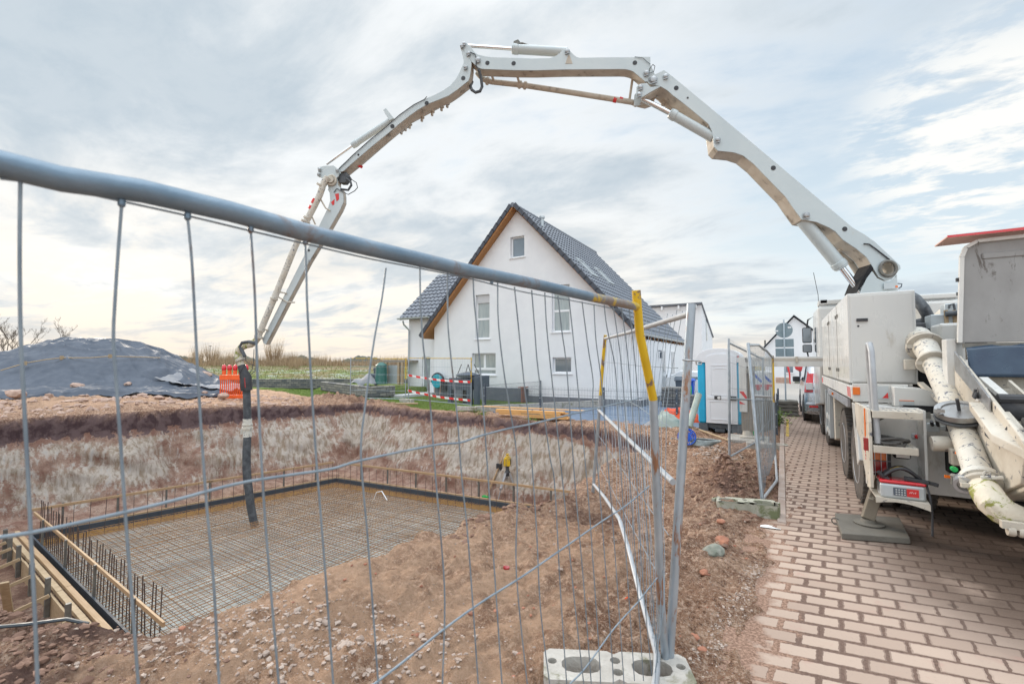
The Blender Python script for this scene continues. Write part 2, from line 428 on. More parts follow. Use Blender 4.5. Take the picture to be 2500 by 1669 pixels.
mat('hose_grey', (0.34, 0.38, 0.38), 0.4, 0, (0.22, 0.25, 0.25), 14, 0.6)
mat('skirt', (0.62, 0.40, 0.34), 0.8)

def wall_mat():
    """dry-laid grey block wall"""
    m = bpy.data.materials.new('block_wall'); m.use_nodes = True; t = NT(m.node_tree)
    out = t.n('ShaderNodeOutputMaterial'); p = t.n('ShaderNodeBsdfPrincipled'); t.l(p.outputs[0], out.inputs[0])
    g = t.n('ShaderNodeNewGeometry'); s = t.n('ShaderNodeSeparateXYZ'); t.l(g.outputs['Position'], s.inputs[0])
    c = t.n('ShaderNodeCombineXYZ'); t.l(t.math('ADD', s.outputs[0], s.outputs[1]), c.inputs[0]); t.l(s.outputs[2], c.inputs[1])
    b = t.n('ShaderNodeTexBrick'); t.l(c.outputs[0], b.inputs['Vector'])
    b.inputs['Color1'].default_value = (0.30, 0.28, 0.25, 1); b.inputs['Color2'].default_value = (0.12, 0.125, 0.135, 1); b.inputs['Mortar'].default_value = (0.05, 0.05, 0.05, 1)
    b.inputs['Scale'].default_value = 1.0; b.inputs['Brick Width'].default_value = 0.42; b.inputs['Row Height'].default_value = 0.13; b.inputs['Mortar Size'].default_value = 0.012; b.inputs['Bias'].default_value = 0.1
    t.l(b.outputs['Color'], p.inputs['Base Color']); p.inputs['Roughness'].default_value = 0.9
    bp = t.n('ShaderNodeBump'); bp.inputs['Strength'].default_value = 0.6; bp.inputs['Distance'].default_value = 0.03
    t.l(t.math('ADD', b.outputs['Fac'], t.math('MULTIPLY', t.noise(g.outputs['Position'], 14), -0.8)), bp.inputs['Height']); bp.invert = True
    t.l(bp.outputs[0], p.inputs['Normal']); MT['block_wall'] = m
wall_mat()

def earth_mat():
    m = bpy.data.materials.new('earth'); m.use_nodes = True; t = NT(m.node_tree)
    out = t.n('ShaderNodeOutputMaterial'); p = t.n('ShaderNodeBsdfPrincipled'); t.l(p.outputs[0], out.inputs[0])
    g = t.n('ShaderNodeNewGeometry'); P = g.outputs['Position']
    s = t.n('ShaderNodeSeparateXYZ'); t.l(P, s.inputs[0]); Z = s.outputs[2]
    at = t.n('ShaderNodeAttribute'); at.attribute_name = 'zone'
    sc = t.n('ShaderNodeSeparateColor'); t.l(at.outputs['Color'], sc.inputs[0])
    grass, snow, wall = sc.outputs
    at2 = t.n('ShaderNodeAttribute'); at2.attribute_name = 'zone2'
    sc2 = t.n('ShaderNodeSeparateColor'); t.l(at2.outputs['Color'], sc2.inputs[0])
    pale, dark, field = sc2.outputs
    nL = t.noise(P, 0.55, 6, 0.6, 0.4); nM = t.noise(P, 3.2, 8, 0.66, 0.3); nF = t.noise(P, 26, 8, 0.72); nX = t.noise(P, 110, 5, 0.7)
    base = t.mix(t.ramp(nM, 0.38, 0.62), (0.26, 0.130, 0.076), (0.56, 0.350, 0.235))
    base = t.mix(t.ramp(nL, 0.42, 0.62, 0, 0.7), base, (0.46, 0.245, 0.145))
    base = t.mix(t.ramp(nF, 0.52, 0.59), base, (0.76, 0.525, 0.385))
    base = t.mix(t.ramp(nF, 0.46, 0.39), base, (0.17, 0.082, 0.048))
    base = t.mix(t.ramp(nX, 0.565, 0.60, 0, 0.8), base, (0.72, 0.58, 0.48))
    base = t.mix(t.ramp(nX, 0.43, 0.39, 0, 0.75), base, (0.13, 0.07, 0.045))
    base = t.mix(t.math('MULTIPLY', pale, t.ramp(nM, 0.25, 0.6)), base, (0.68, 0.435, 0.290))
    base = t.mix(t.math('MULTIPLY', dark, t.ramp(nM, 0.7, 0.35)), base, (0.135, 0.075, 0.06))
    # cut wall of the pit: dark topsoil, whitish marl, red earth below, tooth marks of the bucket
    st = t.noise(t.mapping(P, (5.5, 5.5, 0.75)), 1.6, 9, 0.66, 0.15)
    st2 = t.noise(t.mapping(P, (1.4, 1.4, 0.30)), 1.0, 6, 0.6, 0.3)
    lay = t.noise(t.mapping(P, (0.35, 0.35, 2.6)), 1.0, 7, 0.6, 0.3)
    red = t.mix(t.ramp(nM, 0.38, 0.62), (0.36, 0.195, 0.145), (0.58, 0.40, 0.315))
    red = t.mix(t.ramp(nF, 0.5, 0.7), red, (0.20, 0.105, 0.08))
    mid = t.math('MULTIPLY', t.ramp(Z, -2.4, -1.3), t.ramp(Z, -0.30, -0.55))
    wf = t.math('ADD', t.math('MULTIPLY', st, 0.42), t.math('ADD', t.math('MULTIPLY', st2, 0.48), t.math('MULTIPLY', lay, 0.55)))
    wf = t.math('ADD', wf, t.math('MULTIPLY', mid, 0.27))
    pal = t.mix(t.ramp(st, 0.38, 0.58), (0.45, 0.345, 0.255), (0.74, 0.645, 0.565))
    wf = t.math('ADD', wf, t.math('MULTIPLY', t.math('SUBTRACT', t.noise(P, 0.75, 5, 0.6, 0.6), 0.5), 0.75))
    wl = t.mix(t.ramp(t.math('ADD', wf, t.math('MULTIPLY', t.math('SUBTRACT', nF, 0.5), 0.5)), 0.86, 1.03), red, pal)
    streak = t.math('MULTIPLY', t.ramp(st, 0.57, 0.63), t.math('MULTIPLY', t.ramp(Z, -2.15, -1.8), t.ramp(t.noise(P, 1.1, 3), 0.36, 0.55)))
    wl = t.mix(t.math('MULTIPLY', streak, 0.8), wl, (0.68, 0.62, 0.58))
    wl = t.mix(t.ramp(nM, 0.62, 0.74, 0, 0.7), wl, (0.19, 0.11, 0.085))
    zt = t.math('ADD', Z, t.math('MULTIPLY', t.math('SUBTRACT', nM, 0.5), 0.9))
    top = t.mix(t.ramp(nM, 0.40, 0.60), (0.095, 0.056, 0.060), (0.21, 0.14, 0.138))
    wl = t.mix(t.ramp(zt, -0.36, -0.30), wl, top)
    col = t.mix(wall, base, wl)
    # field, grass, thin snow
    gr = t.mix(t.ramp(nM, 0.3, 0.7), (0.105, 0.16, 0.030), (0.19, 0.26, 0.055))
    gr = t.mix(t.ramp(nF, 0.5, 0.75), gr, (0.26, 0.26, 0.09))
    gr = t.mix(t.math('MULTIPLY', snow, t.ramp(t.noise(P, 0.5, 6), 0.42, 0.6)), gr, (0.27, 0.21, 0.11))
    fl = t.mix(t.ramp(t.noise(P, 0.2, 6), 0.35, 0.65), (0.26, 0.19, 0.12), (0.17, 0.17, 0.07))
    col = t.mix(field, col, fl)
    gm = t.math('ADD', grass, t.math('MULTIPLY', t.math('SUBTRACT', nM, 0.5), 0.9))
    col = t.mix(t.math('MULTIPLY', t.ramp(gm, 0.40, 0.62), t.ramp(grass, 0.02, 0.2)), col, gr)
    sn = t.math('MULTIPLY', snow, t.ramp(t.noise(P, 0.9, 8, 0.68), 0.52, 0.62, 0, 0.75))
    col = t.mix(sn, col, (0.62, 0.65, 0.68))
    t.l(col, p.inputs['Base Color']); p.inputs['Roughness'].default_value = 0.95; p.inputs['Specular IOR Level'].default_value = 0.25
    b = t.n('ShaderNodeBump'); b.inputs['Strength'].default_value = 1.0; b.inputs['Distance'].default_value = 0.07
    h = t.math('ADD', nF, t.math('MULTIPLY', nX, 0.7)); h = t.math('ADD', h, t.math('MULTIPLY', nM, 1.2))
    h = t.math('ADD', h, t.math('MULTIPLY', t.math('MULTIPLY', st, wall), 2.2))
    t.l(h, b.inputs['Height']); t.l(b.outputs[0], p.inputs['Normal']); MT['earth'] = m
earth_mat()

def paver_mat():
    m = bpy.data.materials.new('paver'); m.use_nodes = True; t = NT(m.node_tree)
    out = t.n('ShaderNodeOutputMaterial'); p = t.n('ShaderNodeBsdfPrincipled'); t.l(p.outputs[0], out.inputs[0])
    g = t.n('ShaderNodeNewGeometry'); P = g.outputs['Position']
    s = t.n('ShaderNodeSeparateXYZ'); t.l(P, s.inputs[0])
    nW = t.noise(P, 22, 5, 0.6)
    wob = t.n('ShaderNodeVectorMath', operation='ADD'); t.l(P, wob.inputs[0])
    cw = t.n('ShaderNodeCombineXYZ'); t.l(t.math('MULTIPLY', t.math('SUBTRACT', nW, 0.5), 0.028), cw.inputs[0]); t.l(t.math('MULTIPLY', t.math('SUBTRACT', t.noise(P, 31, 5), 0.5), 0.020), cw.inputs[1])
    t.l(cw.outputs[0], wob.inputs[1])
    cv = t.n('ShaderNodeCombineXYZ')
    for k, dv in ((0, (math.cos(rad(4.5)), -math.sin(rad(4.5)), 0)), (1, (-math.sin(rad(9.0)), math.cos(rad(9.0)), 0))):
        dt = t.n('ShaderNodeVectorMath', operation='DOT_PRODUCT'); t.l(wob.outputs[0], dt.inputs[0]); dt.inputs[1].default_value = dv; t.l(dt.outputs['Value'], cv.inputs[k])
    v = cv.outputs[0]
    b = t.n('ShaderNodeTexBrick'); t.l(v, b.inputs['Vector'])
    b.inputs['Color1'].default_value = (0.435, 0.328, 0.262, 1); b.inputs['Color2'].default_value = (0.33, 0.238, 0.186, 1); b.inputs['Mortar'].default_value = (0.2, 0.13, 0.1, 1)
    b.inputs['Scale'].default_value = 1.0; b.inputs['Brick Width'].default_value = 0.213; b.inputs['Row Height'].default_value = 0.140
    b.inputs['Mortar Size'].default_value = 0.0095; b.inputs['Mortar Smooth'].default_value = 0.15; b.inputs['Bias'].default_value = -0.2
    b2 = t.n('ShaderNodeTexBrick'); t.l(v, b2.inputs['Vector'])
    b2.inputs['Scale'].default_value = 1.0; b2.inputs['Brick Width'].default_value = 0.213; b2.inputs['Row Height'].default_value = 0.140; b2.inputs['Mortar Size'].default_value = 0.020; b2.inputs['Mortar Smooth'].default_value = 0.4
    nL = t.noise(P, 0.8, 5, 0.6, 0.3); nM = t.noise(P, 5, 6, 0.65); nF = t.noise(P, 60, 6, 0.7)
    c = t.mix(t.ramp(nM, 0.55, 0.75, 0, 0.6), b.outputs['Color'], (0.40, 0.235, 0.19))
    c = t.mix(t.ramp(nF, 0.55, 0.75, 0, 0.5), c, (0.27, 0.20, 0.175))
    fac = t.math('MAXIMUM', b.outputs['Fac'], t.math('MULTIPLY', t.ramp(s.outputs[0], 1.3, -0.1), t.ramp(b2.outputs['Fac'], 0.0, 0.5)))
    c = t.mix(fac, c, t.mix(t.ramp(nF, 0.35, 0.65), (0.105, 0.062, 0.045), (0.165, 0.103, 0.078)))
    # earth carried onto the edge
    e = t.math('ADD', t.math('MULTIPLY', s.outputs[0], -1.7), t.math('ADD', t.math('MULTIPLY', nL, 1.2), t.math('MULTIPLY', nM, 0.7)))
    e = t.math('ADD', t.math('MULTIPLY', s.outputs[0], -3.0), t.math('ADD', t.math('MULTIPLY', nL, 1.1), t.math('ADD', t.math('MULTIPLY', nM, 1.3), t.math('MULTIPLY', b2.outputs['Fac'], 0.5))))
    e = t.ramp(e, 1.45, 1.75)
    c = t.mix(e, c, t.mix(t.ramp(nF, 0.4, 0.6), (0.15, 0.082, 0.055), (0.33, 0.205, 0.145)))
    # wet spots by the truck, with shade under its rear put into the colour
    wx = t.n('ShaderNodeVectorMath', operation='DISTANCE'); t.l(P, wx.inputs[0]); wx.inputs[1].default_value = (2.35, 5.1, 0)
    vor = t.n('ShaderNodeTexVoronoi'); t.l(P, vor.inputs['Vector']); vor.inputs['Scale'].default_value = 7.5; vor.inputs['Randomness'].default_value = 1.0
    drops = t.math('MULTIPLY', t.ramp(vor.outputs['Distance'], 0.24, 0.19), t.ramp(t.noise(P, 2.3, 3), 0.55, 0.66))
    wet_shade = t.math('ADD', t.math('MULTIPLY', t.ramp(wx.outputs['Value'], 2.3, 1.2), t.ramp(nL, 0.25, 0.45)), t.math('MULTIPLY', drops, t.ramp(s.outputs[0], 0.35, 0.7)), clamp=True)
    c = t.mix(t.math('MULTIPLY', wet_shade, 0.82), c, (0.085, 0.060, 0.048))
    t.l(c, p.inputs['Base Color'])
    t.l(t.ramp(wet_shade, 0, 1, 0.88, 0.42), p.inputs['Roughness'])
    bp = t.n('ShaderNodeBump'); bp.inputs['Strength'].default_value = 0.7; bp.inputs['Distance'].default_value = 0.012
    h = t.math('SUBTRACT', t.math('MULTIPLY', nF, 0.22), t.math('MULTIPLY', b.outputs['Fac'], 0.8))
    t.l(t.math('MULTIPLY', h, t.math('SUBTRACT', 1.0, e)), bp.inputs['Height']); t.l(bp.outputs[0], p.inputs['Normal']); MT['paver'] = m
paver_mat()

def small_paving_mat(name, c1, c2, mort, bw, rh, rot=0.0):
    m = bpy.data.materials.new(name); m.use_nodes = True; t = NT(m.node_tree)
    out = t.n('ShaderNodeOutputMaterial'); p = t.n('ShaderNodeBsdfPrincipled'); t.l(p.outputs[0], out.inputs[0])
    g = t.n('ShaderNodeNewGeometry'); P = t.mapping(g.outputs['Position'], (1, 1, 1), (0, 0, rot))
    b = t.n('ShaderNodeTexBrick'); t.l(P, b.inputs['Vector'])
    b.inputs['Color1'].default_value = c4(c1); b.inputs['Color2'].default_value = c4(c2); b.inputs['Mortar'].default_value = c4(mort)
    b.inputs['Scale'].default_value = 1; b.inputs['Brick Width'].default_value = bw; b.inputs['Row Height'].default_value = rh; b.inputs['Mortar Size'].default_value = 0.006
    c = t.mix(t.ramp(t.noise(P, 1.4, 6), 0.4, 0.7, 0, 0.5), b.outputs['Color'], mort)
    t.l(c, p.inputs['Base Color']); p.inputs['Roughness'].default_value = 0.85; MT[name] = m
small_paving_mat('court', (0.155, 0.205, 0.285), (0.125, 0.170, 0.245), (0.10, 0.13, 0.18), 0.2, 0.2)
small_paving_mat('street', (0.40, 0.37, 0.34), (0.36, 0.33, 0.30), (0.30, 0.27, 0.24), 0.2, 0.1)
small_paving_mat('patio', (0.62, 0.62, 0.63), (0.58, 0.58, 0.60), (0.45, 0.45, 0.46), 0.6, 0.6)
# ------------------------------------------------------------------ terrain
PIT = [(-3.35, 1.35), (-3.15, 2.45), (-2.72, 4.1), (-2.50, 5.5), (-2.48, 7.0), (-2.25, 8.7), (-2.0, 10.2), (-4.1, 11.3), (-9.5, 12.2), (-15.0, 13.0),
       (-15.7, 8.5), (-16.5, 3.2), (-17.6, -1.5), (-9.5, -0.9), (-5.0, 0.75)]
DEPTH = 2.25
def pit_dist(x, y):
    """signed distance to the rim, positive inside"""
    x = np.asarray(x, float); y = np.asarray(y, float)
    best = np.full(x.shape, 1e9); ins = np.zeros(x.shape, bool); n = len(PIT)
    for i in range(n):
        (ax, ay), (bx, by) = PIT[i], PIT[(i + 1) % n]
        dx, dy = bx - ax, by - ay
        t = np.clip(((x - ax) * dx + (y - ay) * dy) / (dx * dx + dy * dy), 0, 1)
        best = np.minimum(best, np.hypot(x - ax - t * dx, y - ay - t * dy))
        c = ((ay > y) != (by > y)) & (x < (bx - ax) * (y - ay) / ((by - ay) if by != ay else 1e-9) + ax)
        ins ^= c
    return np.where(ins, best, -best)
W1A, W1D = (-29.1, 17.1), (0.837, 0.547)
def bank_s(x, y): return (x - W1A[0]) * (-W1D[1]) + (y - W1A[1]) * W1D[0]
MC = (-28.3, 8.6)
def mound(x, y):
    ang = np.arctan2(y - MC[1], x - MC[0]); R = 7.5 + 0.4 * np.sin(ang * 3 + 1) - 2.0 * np.exp(-((ang + 2.3) / 0.8) ** 2)
    r = np.hypot(x - MC[0], y - MC[1]) / R
    return 2.68 * np.where(r < 1, 0.5 * (1 + np.cos(np.pi * np.clip(r, 0, 1) ** 1.16)), 0) + 0.0
def terrain(x, y, fine=True):
    x = np.asarray(x, float); y = np.asarray(y, float)
    d = pit_dist(x, y) + 0.30 * fbm(x, y, 0.9, 4, 5)
    near = (x > -5) & (y < 11) & (d < 3)
    # width of the slope: steep cut walls far away
    w = 1.05 + 0.25 * fbm(x, y, 0.4, 2, 9)
    t = np.clip(d / w, 0, 1)
    prof = np.where(t < 0.10, t * 2.2, 0.22 + (t - 0.10) * (1 - 0.22) / 0.90)
    h = -DEPTH * prof
    inside = sstep(d, w * 0.9, w * 1.6)
    out = sstep(d, 0.05, -0.35)
    z = h + out * 0
    # general ground left of the kerb falls gently with y
    left = sstep(x, -0.05, -0.6); xe = -0.14 + 0.22 * fbm(x, y, 2.2, 4, 91) * sstep(y, 6.2, 5.2); onr = sstep(x, xe + 0.05, xe - 0.05)
    g0 = -0.13 * sstep(y, 5.0, 9.0) * left - 0.08 * sstep(y, 12.0, 15.0) * left * sstep(x, -16, -11)
    z = z + g0 * out + 0.25 * sstep(y, 13.0, 7.0) * sstep(x, -13.0, -15.5)
    z = z - 0.05 * (1 - onr) + 0.012 * onr * (1 - left) * sstep(y, 5.6, 5.0) - 0.03 * (1 - left) * sstep(y, 5.2, 5.8)
    # lumps
    dirt = out * left * sstep(y, 15.5, 13.8) * sstep(x, -26, -22)
    z = z + dirt * (0.10 * fbm(x, y, 0.8, 3, 1) + 0.085 * fbm(x, y, 3.4, 3, 2) + 0.055 * np.abs(fbm(x, y, 8.0, 4, 4, 0.6)))
    z = z + (d > 0) * (0.18 * fbm(x, y, 1.6, 3, 11) * (1 - inside) * sstep(d, 0.05, 0.4) + 0.06 * fbm(x, y, 5.5, 3, 12) * (1 - inside * 0.6))
    if fine:
        z = z + (dirt + (d > 0) * 0.6) * 0.030 * fbm(x, y, 22.0, 3, 21, 0.6)
    # ruts and heaps
    def heap(cx, cy, sx, sy, a, rot=0.0):
        c, s_ = math.cos(rot), math.sin(rot); u = (x - cx) * c + (y - cy) * s_; v = -(x - cx) * s_ + (y - cy) * c
        return a * np.exp(-(u / sx) ** 2 - (v / sy) ** 2)
    rough = 1 + 1.3 * fbm(x, y, 4.0, 4, 31)
    z = z + heap(-0.62, 7.2, 0.40, 1.15, 0.30, 0.05) * rough          # muddy heap at the kerb
    z = z + heap(-1.15, 6.4, 0.35, 0.4, -0.16)                     # hollow beside it
    z = z + heap(-2.05, 5.05, 0.55, 0.42, -0.34, 0.5) * (1 + 0.6 * fbm(x, y, 3, 3, 33))   # hole at the foot of the second panel
    z = z + heap(-2.70, 4.4, 0.3, 0.6, 0.10) * rough + heap(-3.0, 3.2, 0.3, 0.9, 0.08) * rough
    z = z + heap(-4.0, 0.95, 0.8, 0.3, 0.06, -0.2) * rough + heap(-2.4, 7.6, 0.25, 0.6, 0.07) * rough
    z = z + heap(-2.2, 12.0, 0.7, 0.5, 0.12) * rough
    z = z + heap(-16.6, 13.5, 2.3, 0.7, 0.30, 0.3) * rough
    # mound and sandy skirt
    m = mound(x, y); m = m - 0.35 * sstep(m, 0.1, 0.5)
    r = np.hypot(x - MC[0], y - MC[1])
    z = z + m + out * 0.22 * sstep(r, 11.0, 7.0) * (1 + 0.6 * fbm(x, y, 1.7, 4, 41))
    # field behind the block walls
    s = bank_s(x, y); fade = sstep(x, -13, -19)
    back = np.where(s > 0, 0.50 + 0.85 * sstep(s, 0, 17) - 0.010 * np.clip(s - 20, 0, 60), 0) * fade
    z = z + back * sstep(s, 0.0, 0.12) + 0.10 * fbm(x, y, 0.5, 3, 51) * sstep(s, 0.3, 3) * fade
    # raised terrace behind the lower block wall
    ter = sstep(((x + 24.3) * 0.349 + (y - 18.2) * 0.937), 0.0, 0.1) * sstep(x, -26.5, -24.0) * sstep(x, -17.2, -17.3) * (s < 0.05)
    z = z + 0.42 * ter
    far = np.hypot(x, y)
    z = z + 0.8 * fbm(x, y, 0.012, 3, 61) * sstep(far, 80, 200)
    return z
def axis(parts):
    out = []
    for a, b, st in parts:
        n = max(1, int(round((b - a) / st))); out += [a + (b - a) * i / n for i in range(n)]
    out.append(parts[-1][1]); return np.array(out)
def build_terrain():
    xs = axis([(-700, -120, 58), (-120, -50, 7), (-50, -30, 1.0), (-30, -17.8, 0.3), (-17.8, -13.0, 0.05), (-13.0, -6, 0.13), (-6, -4.6, 0.05), (-4.6, 0.2, 0.028), (0.2, 8, 0.6), (8, 60, 6), (60, 700, 64)])
    ys = axis([(-120, -10, 15), (-10, -2, 0.7), (-2, 0.2, 0.12), (0.2, 5.2, 0.028), (5.2, 9.5, 0.05), (9.5, 13.6, 0.055), (13.6, 20, 0.2), (20, 34, 0.45), (34, 60, 1.2), (60, 150, 6), (150, 900, 50)])
    X, Y = np.meshgrid(xs, ys); Z = terrain(X, Y)
    nx, ny = len(xs), len(ys)
    # the cut walls are pushed about horizontally so they are not smooth ramps
    d = pit_dist(X, Y); wallm = sstep(d, 0.05, 0.4) * sstep(d, 2.4, 1.6)
    Xo = X + wallm * 0.16 * fbm(Y + Z * 1.2, Z * 2.6 + X, 1.3, 4, 71) ; Yo = Y + wallm * 0.16 * fbm(X - Z, Z * 2.6 + Y, 1.3, 4, 72)
    V = np.stack([Xo, Yo, Z], -1).reshape(-1, 3)
    idx = np.arange(nx * ny).reshape(ny, nx)
    Fq = np.stack([idx[:-1, :-1], idx[:-1, 1:], idx[1:, 1:], idx[1:, :-1]], -1).reshape(-1, 4)
    me = bpy.data.meshes.new('ground')
    me.vertices.add(len(V)); me.vertices.foreach_set('co', V.ravel())
    me.loops.add(Fq.size); me.loops.foreach_set('vertex_index', Fq.ravel())
    me.polygons.add(len(Fq)); me.polygons.foreach_set('loop_start', np.arange(0, Fq.size, 4)); me.polygons.foreach_set('loop_total', np.full(len(Fq), 4))
    me.polygons.foreach_set('use_smooth', np.ones(len(Fq), bool))
    me.update(); me.validate()
    s = bank_s(X, Y); fade = sstep(X, -13, -19)
    # lawn
    lawn_edge = np.interp(X.ravel(), [-40, -22.0, -19.5, -17.5, -15.0, -12.5, -9.6, -9.2], [16.5, 14.6, 14.2, 14.0, 13.95, 13.75, 13.5, 60]).reshape(X.shape) + 0.25 * fbm(X, Y, 1.1, 4, 81)
    grass = sstep(Y - lawn_edge, -0.05, 0.35) * sstep(X, -9.2, -9.4) * (s < 0.05) * (Y < 40)
    grass = grass * sstep(X, -34, -28)
    bankg = sstep(s, 0.2, 0.8) * sstep(s, 15, 9) * fade
    grass = np.clip(grass + bankg * 0.85, 0, 1)
    snow = bankg * 0.9
    field = sstep(s, 9, 15) * fade + sstep(np.hypot(X, Y), 55, 75) * (1 - fade)
    field = np.clip(field + sstep(X, -36, -42), 0, 1)
    dn = pit_dist(X, Y) + 0.30 * fbm(X, Y, 0.9, 4, 5)
    wall = sstep(dn, -0.04, 0.03) * (1 - sstep(dn, 1.5, 2.0) * 0.75)
    wall = np.where((X > -3.6) & (Y < 10.5), wall * sstep(dn, 0.25, 0.7), wall)
    r = np.hypot(X - MC[0], Y - MC[1])
    pale = np.clip(sstep(r, 11.5, 8.5) * (dn < 0.05) + 0.75 * sstep(Y, 6.5, 2.0) * (X > -3.3) * sstep(X, -0.9, -1.3), 0, 1)
    dark = np.clip(np.exp(-((X + 0.55) / 0.5) ** 2 - ((Y - 7.1) / 1.5) ** 2) * 1.3 + np.exp(-((X + 2.05) / 0.6) ** 2 - ((Y - 5.05) / 0.5) ** 2) + sstep(Y, 1.9, 1.2) * sstep(X, -2.9, -3.4)
                   + sstep(dn, 1.6, 2.2) * 0.8 + 0.9 * np.exp(-((X + 17) / 4) ** 2 - ((Y - 13.7) / 0.7) ** 2), 0, 1)
    for nm, chans in (('zone', (grass, snow, wall)), ('zone2', (pale, dark, field))):
        a = me.color_attributes.new(nm, 'FLOAT_COLOR', 'POINT')
        arr = np.ones((nx * ny, 4)); arr[:, :3] = np.stack([c.ravel() for c in chans], -1)
        a.data.foreach_set('color', arr.ravel())
    me.materials.append(MT['earth'])
    o = bpy.data.objects.new('ground', me); COL.objects.link(o); tag(o, kind='structure')
build_terrain()
def TZ(x, y, fine=False): return float(terrain(np.array([float(x)]), np.array([float(y)]), fine)[0])

def sheet(name, poly, z, m, sub=None):
    b = MB(); b.extr([Vector((x, y, z - 0.12)) for x, y in poly], (0, 0, 0.12)); o = b.build(name, MT[m], base=(0, 0, 0)); tag(o, kind='structure'); return o
# brick road, with the ragged edge where earth has spilled over it
edge = []
yy = -6.0
while yy < 22.01:
    xe = 0.0 if yy > 5.7 else -0.35
    edge.append((xe, yy)); yy += 0.5
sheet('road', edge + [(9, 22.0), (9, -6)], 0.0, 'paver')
sheet('street', [(-6, 22.01), (30, 22.01), (30, 60), (-6, 60)], -0.004, 'street')
sheet('courtyard_paving', [(-9.25, 14.2), (-6, 13.3), (-2.2, 13.6), (-0.25, 13.4), (-0.25, 22.0), (-0.9, 40), (-6.5, 40), (-6.5, 18.0), (-9.25, 18.0)], -0.16, 'court')
sheet('patio', [(-18.2, 16.9), (-16.4, 16.9), (-16.4, 19.6), (-19.5, 19.6)], 0.0, 'patio')
# kerb edging stones
def kerb_line():
    b = MB(); y = 5.6
    while y < 21:
        b.b2((-0.085, y, -0.25), (-0.005, y + 0.985, 0.012 + 0.004 * math.sin(y * 5))); y += 1.0
    o = b.build('kerb', MT['kerb'], base=(0, 6, -0.2), bevel=0.006); tag(o, kind='structure')
kerb_line()
# yellow painted line by the kerb
b = MB(); b.extr([Vector((0.03, 12.1, 0.004)), Vector((0.09, 12.1, 0.004)), Vector((0.12, 15.6, 0.004)), Vector((0.06, 15.6, 0.004))], (0, 0, 0.003))
o = b.build('road_marking', MT['yellow'], base=(0.05, 12, 0.004)); tag(o, kind='structure')

# loose stones
def rocks(name, spots, m, seed, kind='stuff'):
    rng = random.Random(seed); b = MB()
    base = bmesh.new(); bmesh.ops.create_icosphere(base, subdivisions=1, radius=1.0)
    bv = [v.co.copy() for v in base.verts]; bf = [tuple(v.index for v in f.verts) for f in base.faces]; base.free()
    for (x, y, r) in spots:
        z = TZCACHE.get((x, y)) if False else None
        sx, sy, sz = r * rng.uniform(0.7, 1.4), r * rng.uniform(0.6, 1.1), r * rng.uniform(0.4, 0.8); a = rng.uniform(0, 6.28)
        ca, sa = math.cos(a), math.sin(a)
        vs = []
        for v in bv:
            k = 1 + rng.uniform(-0.38, 0.30); X, Y, Z = v.x * sx * k, v.y * sy * k, v.z * sz * k
            vs.append((x + X * ca - Y * sa, y + X * sa + Y * ca, Z))
        b.add(vs, bf)
    A = np.array(b.v); nv = len(bv); xs = np.array([s_[0] for s_ in spots]); ys = np.array([s_[1] for s_ in spots]); rs = np.array([s_[2] for s_ in spots])
    zz = np.maximum(terrain(xs, ys), np.where(xs > 0, 0.0, -9)) + rs * 0.08
    A[:, 2] += np.repeat(zz, nv); b.v = [tuple(q) for q in A]
    o = b.build(name, MT[m], base=(float(xs.mean()), float(ys.mean()), 0)); tag(o, kind=kind); return o
TZCACHE = {}
rng = random.Random(5)
sp1 = []; sp2 = []
for i in range(3400):
    x = rng.uniform(-3.6, -0.15); y = rng.uniform(0.9, 9)
    c = float(vnoise(np.array([x * 1.1]), np.array([y * 1.1]), 7)[0])
    if rng.random() < 0.35 + c: sp1.append((x, y, rng.choice([0.003, 0.004, 0.006, 0.009])))
# concentration of rubble along the bank crest bottom left and a gravel ribbon by the corner post
for i in range(1500):
    t = rng.random(); x = -3.55 + 1.9 * t + rng.gauss(0, 0.30); y = 1.40 + 0.60 * t + rng.gauss(0, 0.24)
    sp2.append((x, y, min(0.024, abs(rng.gauss(0.0, 0.0085)) + 0.003)))
for i in range(420):
    t = rng.random(); x = -0.42 + 0.22 * t + rng.gauss(0, 0.04); y = 2.75 + 1.6 * t + rng.gauss(0, 0.05)
    sp2.append((x, y, abs(rng.gauss(0.003, 0.004)) + 0.003))
for i in range(140):
    x = rng.uniform(-2.6, -0.2); y = rng.uniform(2, 9)
    sp2.append((x, y, abs(rng.gauss(0.006, 0.006)) + 0.004))
for i in range(160):
    sp2.append((rng.gauss(-1.25, 0.35), rng.gauss(9.6, 0.3), abs(rng.gauss(0.02, 0.01)) + 0.01))
sp3 = [(rng.uniform(-3.6, -0.2), rng.uniform(1.2, 6), abs(rng.gauss(0.004, 0.006)) + 0.004) for i in range(170)]
sp4 = [(-19.6 + rng.gauss(0, 1.6), rng.uniform(3, 13), abs(rng.gauss(0.05, 0.04)) + 0.03) for i in range(420)]
rocks('gravel', sp1, 'stone_pale', 1); rocks('gravel', sp2, 'stone_pale', 2); rocks('brick_rubble', sp3, 'brick_red', 3)
rocks('gravel', [s_ for s_ in sp4 if math.hypot(s_[0] - MC[0], s_[1] - MC[1]) > 7.2 and pit_dist(np.array([s_[0]]), np.array([s_[1]]))[0] < -0.1], 'stone_pink', 4)
